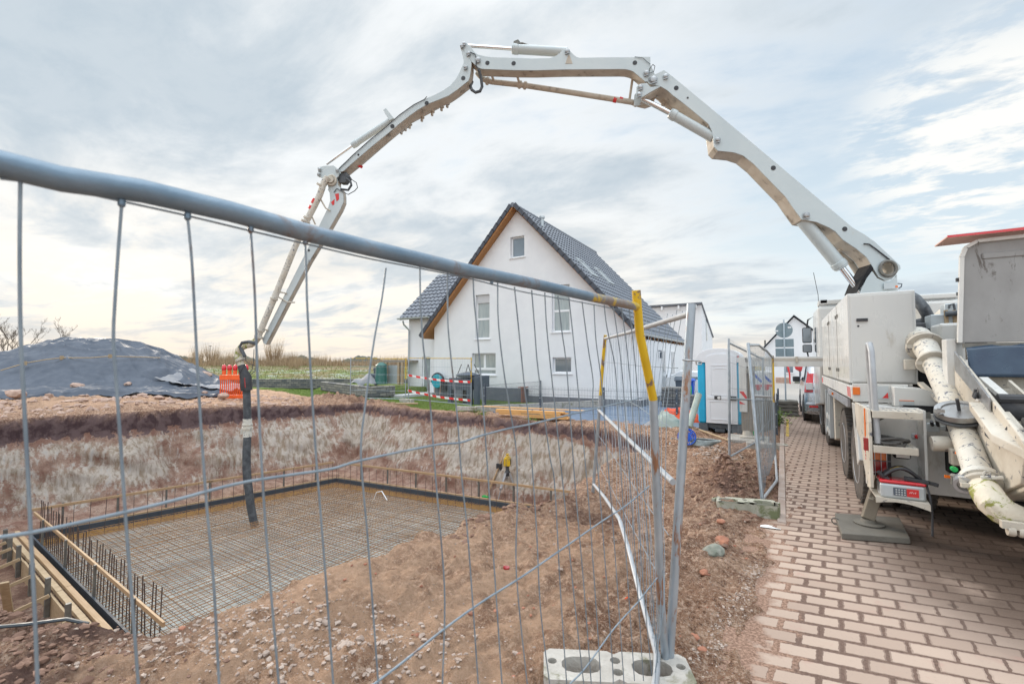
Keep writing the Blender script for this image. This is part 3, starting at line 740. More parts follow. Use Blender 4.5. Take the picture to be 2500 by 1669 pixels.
# clods of dark mud on the kerb heap and the crest
sp5 = [(rng.gauss(-0.5, 0.24), rng.gauss(7.1, 0.8), abs(rng.gauss(0.008, 0.014)) + 0.006) for i in range(900)] + [(rng.gauss(-3.9, 0.7), rng.gauss(1.0, 0.2), abs(rng.gauss(0.008, 0.010)) + 0.004) for i in range(700)] \
    + [(rng.gauss(-0.05, 0.06), rng.uniform(5.8, 9), abs(rng.gauss(0.004, 0.006)) + 0.003) for i in range(160)] + [(rng.gauss(-2.7, 0.12), rng.uniform(3.4, 7.5), abs(rng.gauss(0.012, 0.015)) + 0.006) for i in range(260)]
mat('mud', (0.15, 0.085, 0.06), 0.95, 0, (0.24, 0.14, 0.10), 8, 0.7, 0.6, 40)
rocks('mud_clods', sp5, 'mud', 6)

# single stones one can point to
def stone(x, y, r, m, label, seed, name='stone', group=None, z=None, flat=0.7, zoff=0.3):
    rng = random.Random(seed); bm = bmesh.new(); bmesh.ops.create_icosphere(bm, subdivisions=2, radius=1.0)
    for v in bm.verts:
        k = 1 + 0.45 * float(fbm(np.array([v.co.x * 1.3 + seed]), np.array([v.co.y * 1.3 + v.co.z * 1.7]), 1.0, 3, seed)[0])
        v.co = Vector((v.co.x * r * 1.2 * k, v.co.y * r * k, v.co.z * r * flat * k))
    b = MB(); b.add([v.co for v in bm.verts], [tuple(v.index for v in f.verts) for f in bm.faces]); bm.free()
    o = b.build(name, MT[m], base=(0, 0, 0)); o.rotation_euler = (0, 0, rng.uniform(0, 6)); o.location = (x, y, (TZ(x, y) if z is None else z) + r * zoff)
    tag(o, label, 'stone', group); return o
g = G(1742, 1362); stone(g.x, g.y, 0.085, 'mossy', 'mossy grey-green stone on bare earth left of the paving edge', 3)
g = G(1763, 1340); stone(g.x, g.y, 0.06, 'brick_red', 'rust-red lump of broken brick beside the mossy stone', 4, name='brick_piece')
g = G(1718, 1404); stone(g.x, g.y, 0.035, 'brick_red', 'small orange brick fragment below the mossy stone', 8, name='brick_piece')
g = G(1697, 1565); stone(g.x, g.y, 0.022, 'brick_red', 'orange brick chip lying right of the corner post gravel', 9, name='brick_piece')
g = G(1715, 1596); stone(g.x, g.y, 0.024, 'brick_red', 'reddish brick chip next to the near concrete foot', 10, name='brick_piece')
g = G(842, 1607); stone(g.x, g.y, 0.035, 'stone_pale', 'pale angular stone lying alone on the earth near the lower edge', 14)
g = G(1760, 1290); stone(g.x, g.y, 0.035, 'brick_red', 'orange-pink brick piece between mossy stone and far concrete foot', 12, name='brick_piece')

# ------------------------------------------------------------------ mound covered by a tarpaulin
def tarp():
    cx, cy = MC
    def fn(u, v):
        a = u * 2 * math.pi; rr = v
        Rr = 6.75 + 0.5 * math.sin(a * 3 + 1) + 0.45 * math.sin(a * 5 + 0.4) + 0.18 * math.sin(a * 13) + 0.08 * math.sin(a * 29)
        aa = a if a < math.pi else a - 2 * math.pi; Rr += 1.5 * math.exp(-((aa + 0.75) / 0.75) ** 2)
        r = Rr * rr; x = cx + r * math.cos(a); y = cy + r * math.sin(a)
        return (x, y, 0.0, a, rr)
    nu, nv = 440, 120
    pts = [fn(i / nu, j / nv) for j in range(nv + 1) for i in range(nu)]
    P = np.array(pts); z = np.maximum(mound(P[:, 0], P[:, 1]) + 0.10, terrain(P[:, 0], P[:, 1], False) + 0.12)
    a, rr = P[:, 3], P[:, 4]
    # folds: run round the mound (sagging lines) and radial pulls
    wp = vnoise(a * 1.5, rr * 2.0, 5)
    n1 = vnoise(a * 2.6 + wp * 2, rr * 13 + wp * 5, 3)
    n2 = vnoise(a * 5.0 + rr * 3 + wp, rr * 22 + wp * 8 + a * 1.5, 8)
    ridge = 1 - np.abs(np.clip(vnoise(a * 1.7 + rr * 1.5, rr * 8 - a * 1.6 + wp * 4, 13) * 4, -1, 1))
    z += sstep(rr, 0.0, 0.25) * (0.12 * n1 + 0.06 * n2 + 0.10 * ridge ** 2)
    z += 0.12 * vnoise(P[:, 0] * .8, P[:, 1] * .8, 19)
    ph = rr * 62 + 7 * vnoise(a * 2.2, rr * 3, 23) + 4 * vnoise(a * 7, rr * 6, 24) + 2.2 * np.sin(a * 9)
    z += sstep(rr, .15, .4) * (1 - np.abs(np.sin(ph * .42))) ** 2 * (0.035 + 0.11 * np.maximum(0, vnoise(a * 3, rr * 4, 25)))
    ph2 = a * 26 + 7 * vnoise(a * 3, rr * 3, 27) + rr * 7; z += sstep(rr, .2, .8) * (0.02 + .09 * np.maximum(0, vnoise(a * 3, rr * 2, 29))) * np.abs(np.sin(ph2))
    z[rr > 0.985] -= 0.12
    b = MB(); n = nu
    fs = [(j * n + i, j * n + (i + 1) % n, (j + 1) * n + (i + 1) % n, (j + 1) * n + i) for j in range(nv) for i in range(n)]
    b.add(np.stack([P[:, 0], P[:, 1], z], -1).tolist(), fs)
    t = b.build('tarpaulin', MT['tarp'], base=(cx, cy, 0), smooth=True, ang=60)
    tag(t, 'slate-grey wrinkled tarpaulin spread over the big earth mound', 'tarpaulin')
tarp()
# pale plastic sheet at the right-hand foot of the mound
def pale_sheet():
    b = MB()
    A_, B_, C_, D_ = (-25.2, 11.6), (-22.9, 9.0), (-20.75, 11.15), (-22.8, 12.9)
    nu, nv = 60, 50
    pts = []
    for j in range(nv + 1):
        for i in range(nu + 1):
            u, v = i / nu, j / nv
            x = (A_[0] * (1 - u) + D_[0] * u) * (1 - v) + (B_[0] * (1 - u) + C_[0] * u) * v + 0.12 * math.sin(u * 9 + v * 3)
            y = (A_[1] * (1 - u) + D_[1] * u) * (1 - v) + (B_[1] * (1 - u) + C_[1] * u) * v + 0.12 * math.sin(v * 11)
            pts.append((x, y))
    P = np.array(pts); z = terrain(P[:, 0], P[:, 1], False) + 0.28 + 0.06 * vnoise(P[:, 0] + P[:, 1] * 0.5, P[:, 1] - P[:, 0], 3) + 0.04 * np.abs(fbm(P[:, 0] * 3 + P[:, 1], P[:, 1] * 0.8, 1.3, 3, 6))
    b.add(np.stack([P[:, 0], P[:, 1], z], -1).tolist(), [(j * (nu + 1) + i, j * (nu + 1) + i + 1, (j + 1) * (nu + 1) + i + 1, (j + 1) * (nu + 1) + i) for j in range(nv) for i in range(nu)])
    tag(b.build('plastic_sheet', MT['sheet_pale'], base=(-22.4, 11, 0), smooth=True, ang=80, solid=0.01), 'pale plastic sheet hanging out at the right foot of the covered mound', 'sheet')
pale_sheet()
def mtop(px, py, lo=12, hi=30):
    """first hit of the pixel ray with mound/terrain"""
    ts = np.linspace(lo, hi, 400); d = ray(px, py)
    X = d.x * ts; Y = d.y * ts; Z = CAMZ + d.z * ts; H = terrain(X, Y, False) + 0.06
    k = np.argmax(Z < H); return (X[k], Y[k], H[k]) if (Z < H).any() else None
for i, (px, py, r, lab) in enumerate([(188, 951, 0.20, 'pinkish boulder holding the tarpaulin down in the middle of its lower edge'), (38, 970, 0.22, 'largest reddish boulder at the far left corner of the tarpaulin'),
        (311, 943, 0.14, 'small boulder on the tarpaulin right of the middle one'), (455, 931, 0.14, 'reddish stone on the upper right slope of the tarpaulin'),
        (526, 946, 0.17, 'round reddish boulder on the pale sheet near the orange barriers'), (500, 963, 0.11, 'small stone at the tarpaulin edge below the pale sheet'),
        (545, 972, 0.17, 'flat brown boulder at the tip of the pale sheet'), (498, 924, 0.30, 'large pale boulder behind the right shoulder of the mound'), (410, 933, 0.09, 'smallest stone, a chip lying on the tarpaulin right of centre')]):
    q = mtop(px, py)
    if q: stone(q[0], q[1], r, 'stone_pink', lab, 20 + i, z=q[2], group='boulders weighing down the tarpaulin', zoff=0.55)
# rope line along the tarpaulin with small tags
pts = []
for px, py in [(0, 925), (60, 907), (110, 896), (150, 892), (220, 891), (268, 888), (330, 888), (390, 889)]:
    q = mtop(px, py)
    if q: pts.append((q[0], q[1], q[2] + 0.30))
b = MB(); b.tube(pts, 0.022, 6)
for k in (1, 3, 5): b.box((pts[k][0], pts[k][1], pts[k][2]), (0.1, 0.1, 0.16))
tag(b.build('lashing_strap', MT['wood_form'], smooth=True), 'thin tan lashing line running across the dark tarpaulin', 'strap')
# ------------------------------------------------------------------ house
HY, HX0, HX1, HD = 18.8, -16.0, -5.0, 10.1
def house():
    t = thing('house', (-10.5, HY, -0.2), 'white plastered gabled house with dark tiled roof and side wing', 'house')
    RX = -10.9; EZ = 3.55; RZ = 9.05
    wt = 0.3
    # gable wall with real window openings
    def rect(pxl, pxr, pyt, pyb, pl=HY):
        cy = (pyt + pyb) / 2; cx = (pxl + pxr) / 2
        return [AY(pxl, cy, pl).x, AY(pxr, cy, pl).x, AY(cx, pyb, pl).z, AY(cx, pyt, pl).z]
    wins = {'attic': rect(1246, 1280, 577, 628), 'ul': rect(1161, 1195, 719, 827), 'ur': rect(1347, 1391, 695, 810), 'gl': rect(1152, 1210, 862, 915), 'gr': rect(1349, 1395, 872, 911)}
    sl = (RZ - EZ) / (RX - HX0)
    outer = [Vector((HX0, HY, -0.35)), Vector((HX1, HY, -0.35)), Vector((HX1, HY, RZ - sl * (HX1 - RX))), Vector((RX, HY, RZ - 0.1)), Vector((HX0, HY, EZ))]
    holes = [[Vector((x0, HY, z0)), Vector((x0, HY, z1)), Vector((x1, HY, z1)), Vector((x1, HY, z0))] for x0, x1, z0, z1 in wins.values()]
    b = MB(); b.extr([outer] + holes, (0, wt, 0))
    b.b2((HX0, HY + wt, -0.35), (HX0 + wt, HY + HD, EZ - 0.05)); b.b2((HX1 - wt, HY + wt, -0.35), (HX1, HY + HD, RZ - sl * (HX1 - RX) - 0.05))
    b.extr([Vector((p.x, HY + HD, p.z)) for p in outer], (0, -wt, 0))
    w = b.build('wall', MT['plaster'], t)
    # plinth, stepped like the ground
    b = MB(); p1 = AY(1278, 958, HY).x
    b.b2((HX0 + 0.02, HY - 0.03, -0.45), (p1, HY + 0.002, 0.42)); b.b2((p1, HY - 0.03, -0.45), (AY(1290, 958, HY).x, HY + 0.002, 0.42)); b.b2((AY(1290, 958, HY).x, HY - 0.028, -0.45), (HX1 + 0.03, HY + 0.002, 0.10))
    b.b2((HX1 - 0.002, HY - 0.028, -0.45), (HX1 + 0.03, HY + HD, 0.10))
    b.build('plinth', MT['plinth'], t)
    # windows
    def window(r, style):
        x0, x1, z0, z1 = r; y = HY + 0.13; fw = 0.075
        f = MB()
        f.b2((x0, y, z0), (x0 + fw, y + 0.06, z1)); f.b2((x1 - fw, y, z0), (x1, y + 0.06, z1)); f.b2((x0 + fw, y, z0), (x1 - fw, y + 0.06, z0 + fw)); f.b2((x0 + fw, y, z1 - fw), (x1 - fw, y + 0.06, z1))
        zt = z1 - fw
        if style in ('tall', 'tall2'):
            zm = z0 + (z1 - z0) * 0.45; f.b2((x0 + fw, y + 0.002, zm - 0.05), (x1 - fw, y + 0.058, zm + 0.05))
        if style == 'double':
            xm = x0 + (x1 - x0) * 0.49; zm = z0 + (z1 - z0) * 0.28
            f.b2((xm - 0.07, y + 0.002, zm), (xm + 0.07, y + 0.058, z1 - fw)); f.b2((x0 + fw, y + 0.001, zm - 0.06), (x1 - fw, y + 0.059, zm + 0.06))
        wn = f.build('window', MT['pvc'], t, bevel=0.006)
        g = MB(); g.b2((x0 + fw * .8, y + 0.02, z0 + fw * .8), (x1 - fw * .8, y + 0.03, z1 - fw * .8))
        g.build('pane', MT['glass_curtain' if style in ('tall', 'double', 'tall2') else 'glass'], t).parent = wn
        s = MB(); s.b2((x0 - 0.06, HY - 0.05, z0 - 0.05), (x1 + 0.06, HY + 0.13, z0 - 0.004)); s.build('sill', MT['pvc'], t, bevel=0.008).parent = wn
        # roller shutter box
        k = MB(); bh = 0.42 if style == 'tall' else 0.07
        k.b2((x0 + 0.03, y - 0.03, z1 - bh), (x1 - 0.03, y - 0.005, z1 - 0.004))
        if style == 'tall':
            for i in range(9): k.b2((x0 + 0.04, y - 0.04, z1 - bh + 0.02 + i * 0.045), (x1 - 0.04, y - 0.03, z1 - bh + 0.045 + i * 0.045))
        k.build('shutter', MT['shutter'], t).parent = wn
        # what is seen through: dim room
        d = MB(); d.b2((x0, HY + wt + 0.35, z0), (x1, HY + wt + 0.4, z1)); d.build('curtain', MT['shutter'], t).parent = wn
    for k_, st_ in (('attic', 'plain'), ('ul', 'tall'), ('ur', 'tall2'), ('gl', 'double'), ('gr', 'plain')): window(wins[k_], st_)
    # roof
    def tiled(p0, du, dv, L, S, name='roof', parent=t):
        """tiles: p0 lower corner, du along the eave, dv up the slope"""
        p0 = Vector(p0); du = Vector(du).normalized(); dv = Vector(dv).normalized(); n = du.cross(dv).normalized()
        if n.z < 0: n = -n
        nc = int(L / 0.30); nr = int(S / 0.36); b = MB(); cu = 6
        vs = []; nu = nc * cu
        for r in range(nr):
            for e in (0, 1):
                for i in range(nu + 1):
                    ph = (i % cu) / cu
                    wv = 0.030 * (math.sin(ph * 2 * math.pi) if True else 0)
                    h = wv + (0.055 if e == 0 else 0.006)
                    vs.append(p0 + du * (L * i / nu) + dv * (S * (r + e) / nr) + n * h)
        fs = []
        for r in range(nr * 2 - 1):
            for i in range(nu):
                a = r * (nu + 1) + i; fs.append((a, a + 1, a + nu + 2, a + nu + 1))
        b.add(vs, fs)
        return b, n
    oh = 0.42; y0, y1 = HY - oh, HY + HD + oh
    ang = math.atan(sl); S = (RX - HX0 + 0.55) / math.cos(ang)
    bL, _ = tiled((HX0 - 0.55, y1, EZ - 0.55 * sl + 0.12), (0, -1, 0), (math.cos(ang), 0, math.sin(ang)), y1 - y0, S)
    bR, _ = tiled((2 * RX - HX0 + 0.75, y0, EZ - 0.75 * sl + 0.12), (0, 1, 0), (-math.cos(ang), 0, math.sin(ang)), y1 - y0, (RX - HX0 + 0.75) / math.cos(ang))
    bL.add(bR.v, bR.f)
    # ridge caps
    y = y0
    while y < y1 - 0.1:
        bL.lathe([(0.115, 0), (0.13, 0.36)], (RX, y, RZ + 0.10), (0, 1, 0), 10); y += 0.36
    # structural slab under the tiles
    def slab(xe, ex, drop, th):
        ze = EZ - abs(ex) * sl
        return [Vector((xe, y0 + 0.03, ze + drop)), Vector((RX, y0 + 0.03, RZ + drop)), Vector((RX, y0 + 0.03, RZ + drop + th)), Vector((xe, y0 + 0.03, ze + drop + th))]
    roof = bL.build('roof', MT['tile'], t, smooth=True, ang=30)
    s = MB(); s.extr(slab(HX0 - 0.53, 0.53, -0.06, 0.13), (0, y1 - y0 - 0.06, 0)); s.extr(slab(2 * RX - HX0 + 0.73, 0.73, 0.03, 0.05), (0, y1 - y0 - 0.06, 0))
    s.build('roof_board', MT['soffit'], t).parent = roof
    # dark verge tiles stepping down both gable edges
    for side in (-1, 1):
        ext = 0.55 if side < 0 else 0.75
        Ls = (RX - HX0 + ext) / math.cos(ang); n = int(Ls / 0.36); v = MB()
        for i in range(n):
            a = Ls * i / n; bb = Ls * (i + 1) / n
            def pt(q, off): return Vector((RX + side * q * math.cos(ang) + side * off * math.sin(ang), y0 - 0.02, RZ + 0.02 - q * math.sin(ang) + off * math.cos(ang)))
            P = [pt(a, 0.02 + 0.03), pt(bb + 0.03, 0.02), pt(bb + 0.03, 0.21), pt(a, 0.24)]
            v.extr([Vector((p.x, y0 - 0.02, p.z)) for p in P], (0, 0.10, 0))
        v.build('verge_tiles', MT['verge'], t).parent = roof
    # vent, gutters, skylights on the street slope
    v = MB(); q = Vector((RX + 1.05 * math.cos(ang), HY + 1.3, RZ - 1.05 * math.sin(ang))); v.lathe([(0.09, 0), (0.09, 0.55), (0.14, 0.56), (0.14, 0.66), (0.02, 0.72)], q, (0, 0, 1), 12); v.build('vent_pipe', MT['zinc'], t, smooth=True)
    def gutter(a, bb):
        g = MB(); a = Vector(a); bb = Vector(bb); d = (bb - a).normalized(); sdv = d.cross(UP).normalized(); n = 8
        prof = [(-0.07, 0.0), (-0.065, -0.05), (-0.03, -0.085), (0.03, -0.085), (0.065, -0.05), (0.07, 0.0), (0.055, 0.0), (0.05, -0.04), (0.02, -0.07), (-0.02, -0.07), (-0.05, -0.04), (-0.055, 0.0)]
        g.extr([a + sdv * u + UP * w_ for u, w_ in prof], bb - a); return g
    zr = EZ - 0.75 * sl + 0.13; xr = 2 * RX - HX0 + 0.83
    g = gutter((xr, y0, zr), (xr, y1, zr)); g.tube([(xr, y1 - 0.2, zr - 0.08), (xr - 0.1, y1 - 0.2, zr - 0.3), (HX1 + 0.12, y1 - 0.3, zr - 0.55), (HX1 + 0.12, y1 - 0.3, -0.2)], 0.045, 8)
    g.build('gutter', MT['zinc'], t, smooth=True)
    zl = EZ - 0.55 * sl + 0.13; g = gutter((HX0 - 0.63, y1, zl), (HX0 - 0.63, y0, zl)); g.build('gutter', MT['zinc'], t, smooth=True)
    # rafter ends below the street-side eave
    y = y0 + 0.5
    while y < y1:
        rf = MB(); rf.extr([Vector((HX1, y, RZ - sl * (HX1 - RX) - 0.12)), Vector((xr - 0.12, y, zr - 0.10)), Vector((xr - 0.12, y, zr - 0.0)), Vector((HX1, y, RZ - sl * (HX1 - RX) + 0.0))], (0, 0.10, 0)); y += 0.75; rf.build('rafter_end', MT['soffit'], t)
    for yy in (HY + 1.6, HY + 4.1):
        sk = MB(); c = 3.35; L = 1.25; Wd = 0.8
        def sp(q, off, y): return Vector((RX + q * math.cos(ang) + off * math.sin(ang), y, RZ + 0.05 - q * math.sin(ang) + off * math.cos(ang)))
        for (qa, qb, ya, yb) in ((c, c + L, yy, yy + 0.09), (c, c + L, yy + Wd - 0.09, yy + Wd), (c, c + 0.09, yy + 0.09, yy + Wd - 0.09), (c + L - 0.09, c + L, yy + 0.09, yy + Wd - 0.09)):
            sk.extr([sp(qa, 0.07, ya), sp(qb, 0.07, ya), sp(qb, 0.16, ya), sp(qa, 0.16, ya)], (0, yb - ya, 0))
        so_ = sk.build('skylight', MT['zinc'], t)
        gl = MB(); gl.extr([sp(c + .05, 0.08, yy + .05), sp(c + L - .05, 0.08, yy + .05), sp(c + L - .05, 0.13, yy + .05), sp(c + .05, 0.13, yy + .05)], (0, Wd - .1, 0)); gl.build('pane', MT['glass'], t).parent = so_
    # side windows on the street side wall (proud frames)
    for ya, yb, za, zb in ((HY + 3.6, HY + 4.5, 0.3, 2.3), (HY + 5.6, HY + 6.7, 0.95, 2.3)):
        f = MB(); f.b2((HX1 - 0.03, ya, za), (HX1 + 0.035, yb, zb)); wn = f.build('side_window', MT['pvc'], t, bevel=0.01)
        g_ = MB(); g_.b2((HX1 + 0.03, ya + 0.1, za + 0.1), (HX1 + 0.042, yb - 0.1, zb - 0.1)); g_.build('pane', MT['glass'], t).parent = wn
        s_ = MB(); s_.b2((HX1, ya - .05, za - .06), (HX1 + 0.14, yb + .05, za - .01)); s_.build('sill', MT['pvc'], t).parent = wn
    s_ = MB(); s_.tube([(HX1 + 0.002, HY + 3.1, 2.2), (HX1 + 0.12, HY + 3.1, 2.2), (HX1 + 0.12, HY + 3.1, 2.0)], 0.03, 8); s_.lathe([(0.06, -0.15), (0.06, 0.12)], (HX1 + 0.12, HY + 3.1, 2.0)); s_.build('wall_lamp', MT['anthracite'], t, smooth=True)
    # ---- side wing to the left
    WY = HY + 0.75; WX0 = AY(998, 860, WY).x; WE = AY(998, 764, WY).z - 0.05
    ridge_z = AY(1090, 668, WY + 2.4).z; WR = WY + 3.0
    sw = (ridge_z - WE) / (WR - WY)
    DX0, DX1 = AY(1030, 900, WY).x, AY(1050, 900, WY).x; DZ1 = AY(1040, 871, WY).z; DZ0 = -0.05
    b = MB(); b.extr([[Vector((WX0, WY, -0.35)), Vector((HX0, WY, -0.35)), Vector((HX0, WY, WE)), Vector((WX0, WY, WE))], [Vector((DX0, WY, DZ0)), Vector((DX0, WY, DZ1)), Vector((DX1, WY, DZ1)), Vector((DX1, WY, DZ0))]], (0, 0.3, 0))
    b.extr([Vector((WX0, WY + .3, -0.35)), Vector((WX0, 2 * WR - WY, -0.35)), Vector((WX0, 2 * WR - WY, WE)), Vector((WX0, WR, ridge_z - 0.1)), Vector((WX0, WY + .3, WE + .3 * sw))], (0.3, 0, 0))
    b.build('wing_wall', MT['plaster'], t)
    b = MB(); b.b2((WX0 - 0.02, WY - 0.03, -0.45), (DX0 - 0.15, WY + 0.002, 0.22)); b.build('plinth', MT['plinth'], t)
    f = MB(); f.b2((DX0, WY + 0.1, DZ0), (DX0 + 0.07, WY + 0.18, DZ1)); f.b2((DX1 - 0.07, WY + 0.1, DZ0), (DX1, WY + 0.18, DZ1)); f.b2((DX0 + .07, WY + 0.1, DZ1 - 0.07), (DX1 - .07, WY + 0.18, DZ1)); f.b2((DX0 + .07, WY + 0.1, DZ0), (DX1 - .07, WY + 0.18, DZ0 + .1))
    dr = f.build('glass_door', MT['pvc'], t); g_ = MB(); g_.b2((DX0 + .05, WY + 0.12, DZ0 + .05), (DX1 - .05, WY + 0.135, DZ1 - .05)); g_.build('pane', MT['glass_curtain'], t).parent = dr
    L = HX0 - WX0 + 0.35 + 4.2; S = (WR - WY + 0.45) / math.cos(math.atan(sw)); a_ = math.atan(sw)
    bw, _ = tiled((WX0 - 0.35, WY - 0.45, WE - 0.45 * sw + 0.12), (1, 0, 0), (0, math.cos(a_), math.sin(a_)), L, S)
    # cut the wing tiles where they meet the main roof
    keep = []
    for f_ in bw.f:
        c = sum((Vector(bw.v[i]) for i in f_), Vector()) / 4
        if c.z > EZ + (c.x - HX0) * sl - 0.15: keep.append(f_)
    bw.f = keep; bw.m = [0] * len(keep)
    wr = bw.build('wing_roof', MT['tile'], t, smooth=True, ang=30)
    s = MB(); s.extr([Vector((WX0 - 0.33, WY - 0.43, WE - 0.43 * sw)), Vector((WX0 - 0.33, WR, ridge_z)), Vector((WX0 - 0.33, 2 * WR - WY + .4, WE - 0.4 * sw)), Vector((WX0 - 0.33, 2 * WR - WY + .4, WE - 0.4 * sw + .1)), Vector((WX0 - 0.33, WR, ridge_z + 0.12)), Vector((WX0 - 0.33, WY - 0.43, WE - 0.43 * sw + 0.12))], (2.9, 0, 0))
    s.build('roof_board', MT['verge'], t).parent = wr
    g = gutter((HX0 - 0.6, WY - 0.52, WE - 0.45 * sw + 0.12), (WX0 - 0.4, WY - 0.52, WE - 0.45 * sw + 0.12)); g.tube([(WX0 + 0.02, WY - 0.52, WE - .45), (WX0 + 0.02, WY - 0.45, WE - .65), (WX0 + 0.08, WY - 0.09, WE - 0.95), (WX0 + 0.08, WY - 0.09, -0.2)], 0.05, 10)
    g.build('gutter', MT['zinc'], t, smooth=True)
    # hose reel on the corner
    return WX0, WY
WX0, WY = house()

def neighbour():
    t = thing('house', (-9, 38, -0.2), 'white neighbouring house with high mono-pitch roof behind the gabled house', 'house')
    y0 = 37.0; a = AY(1712, 735, y0); b0 = AY(1728, 782, y0 + 5.0)
    x1 = a.x; x0 = AY(1560, 750, y0).x; zt = a.z - 0.25; zb = zt - 2.2
    b = MB(); b.extr([Vector((x1, y0, -0.3)), Vector((x1, y0 + 6, -0.3)), Vector((x1, y0 + 6, zb)), Vector((x1, y0, zt))], (x0 - x1, 0, 0)); b.build('wall', MT['plaster'], t)
    r = MB(); r.extr([Vector((x1 + 0.1, y0 - 0.3, zt + 0.05)), Vector((x1 + 0.1, y0 + 6.2, zb - 0.05)), Vector((x1 + 0.1, y0 + 6.2, zb + 0.05)), Vector((x1 + 0.1, y0 - 0.3, zt + 0.14))], (x0 - x1 - 0.3, 0, 0)); r.build('roof', MT['tile'], t)
    x = x1 - 0.3
    while x > x0: k = MB(); k.b2((x - 0.10, y0 - 0.42, zt - 0.28), (x, y0, zt - 0.02)); x -= 1.25; k.build('rafter_end', MT['pvc'], t)
    w = MB(); w.b2((x1 - 0.01, y0 + 2.2, 3.4), (x1 + 0.03, y0 + 2.9, 5.2)); w.build('window', MT['glass'], t)
neighbour()
def far_house():
    y = 46.0; t = thing('house', (0.9, y, 0), 'distant white house with steep plain gable at the end of the street', 'house')
    ap = AY(1938, 770, y); el = AY(1862, 849, y); xr = 2 * ap.x - el.x + 0.6
    b = MB(); b.extr([Vector((el.x + .15, y, -0.2)), Vector((xr - .15, y, -0.2)), Vector((xr - .15, y, el.z)), Vector((ap.x, y, ap.z - .15)), Vector((el.x + .15, y, el.z))], (0, 9, 0)); b.build('wall', MT['plaster'], t)
    r = MB()
    for sx, ex in ((el.x - .1, el.z - .15), (xr + .1, el.z - .15)):
        r.extr([Vector((sx, y - .25, ex)), Vector((ap.x, y - .25, ap.z)), Vector((ap.x, y - .25, ap.z + .06)), Vector((sx, y - .25, ex + .06))], (0, 9.5, 0))
    r.build('roof', MT['tile'], t)
    w0 = AY(1919, 897, y); w1 = AY(1936, 903, y)
    w = MB(); w.b2((w0.x, y - .03, w1.z - .2), (w1.x, y + .02, w0.z + .2)); w.build('window', MT['glass'], t)
    s = MB(); s.b2((w0.x - .1, y - .1, w1.z - .3), (w1.x + .1, y + .02, w1.z - .22)); s.build('sill', MT['pvc'], t)
    c = AY(1866, 842, y - 1); k = MB(); k.tube([(c.x, y + 1, 2.5), (c.x, y + 1, c.z + .5)], .07, 8); k.build('flue', MT['stake'], t)
    # low brown hedge-wall and red things in front
    for nm, m_, a_, b_, h, lab, cat in (('planter_box', 'stone_pink', (1893, 905), (1930, 905), 0.45, 'low pinkish stone planter in front of the distant house', 'planter'), ('hedge', 'mossy', (1940, 940), (1965, 940), 0.5, 'low clipped green hedge by the distant house', 'hedge')):
        pa, pb = AY(a_[0], 920, 42), AY(b_[0], 920, 42); q = MB(); q.b2((pa.x, 42, -0.05), (pb.x, 42.7, h)); o = q.build(nm, MT[m_], bevel=0.04); tag(o, lab, cat)
    pa = AY(1953, 900, 41); q = thing('garden_figure', (pa.x, 41, 0), 'bright red round garden figure on a post by the distant house', 'ornament')
    bb = MB(); bb.lathe([(0.05, 0.95), (0.3, 1.1), (0.36, 1.3), (0.25, 1.55), (0.05, 1.65)], (pa.x, 41, 0)); bb.build('ball', MT['bright_red_lamp'], q, smooth=True); bb = MB(); bb.tube([(pa.x, 41, 0), (pa.x, 41, 1.0)], 0.06, 8); bb.build('post', MT['anthracite'], q)
    pa, pb = AY(1920, 893, 41), AY(1928, 925, 41); bb = MB(); bb.tube([(pa.x, 41, 1.55), (pa.x + .12, 41, 1.2), (pb.x, 41, 0.75), (pb.x + .02, 41, 0)], [0.05, .08, .06, .04], 8); tag(bb.build('pennant', MT['bright_red_lamp'], smooth=True), 'slim red curved ornament standing left of the distant doorway', 'ornament')
far_house()

# ------------------------------------------------------------------ block walls, yard things
def blockwall(name, pts, h, z, label, th=0.35):
    t = MB()
    for (a, b_) in zip(pts[:-1], pts[1:]):
        t.beam((a[0], a[1], z + h / 2), (b_[0], b_[1], z + h / 2), th, h)
    o = t.build('block_wall', MT['block_wall'], base=(pts[0][0], pts[0][1], z), bevel=0.02); tag(o, label, 'wall')
e = Vector((W1D[0], W1D[1], 0)); a0 = Vector((W1A[0], W1A[1], 0)) - e * 7; a1 = a0 + e * 23
blockwall('w', [(a0.x, a0.y), (a1.x, a1.y)], 0.62, -0.05, 'long grey dry-stone retaining wall below the snowy green bank')
blockwall('w', [(-24.3, 18.2), (-17.35, 15.62), (-17.15, 17.0)], 0.52, -0.05, 'lower grey-brown block wall between lawn and patio', 0.3)
# shed frame with pale panel
WS = 1.28
p0, p1 = AY(941, 900, 19.0), AY(985, 900, 19.0)
t = thing('privacy_screen', (p0.x, 19, 0.42), 'grey privacy panel in a timber frame left of the house wing', 'screen')
bb = MB(); bb.b2((p0.x, 19.0, 0.42), (p1.x, 19.05, AY(960, 891, 19).z)); bb.build('panel', MT['car_silver'] if False else MT['zinc'], t)
bb = MB(); zt = AY(960, 884, 19).z; bb.b2((p0.x - .1, 18.9, zt), (p1.x + .6, 19.9, zt + .12)); bb.build('canopy', MT['wood_grey'], t)
bb = MB()
for px in (943, 973, 982): q = AY(px, 900, 18.9); bb.b2((q.x - .06, 18.86, 0.40), (q.x + .06, 18.98, zt))
bb.build('post', MT['wood_form'], t)
q = AY(931, 920, 18.6); t = thing('compost_bin', (q.x, 18.6, 0.42), 'dark green tapered bin on the terrace beside the grey panel', 'bin')
bb = MB(); bb.lathe([(0.36, 0), (0.30, 1.05)], (q.x, 18.6, 0.42)); bb.build('body', MT['green_dark'], t, smooth=True); bb = MB(); bb.lathe([(0.33, 0), (0.20, 0.13), (0.04, 0.2)], (q.x, 18.6, 1.47)); bb.build('lid', MT['green_dark'], t, smooth=True)
q = AY(890, 935, 18.2)
bb = MB()
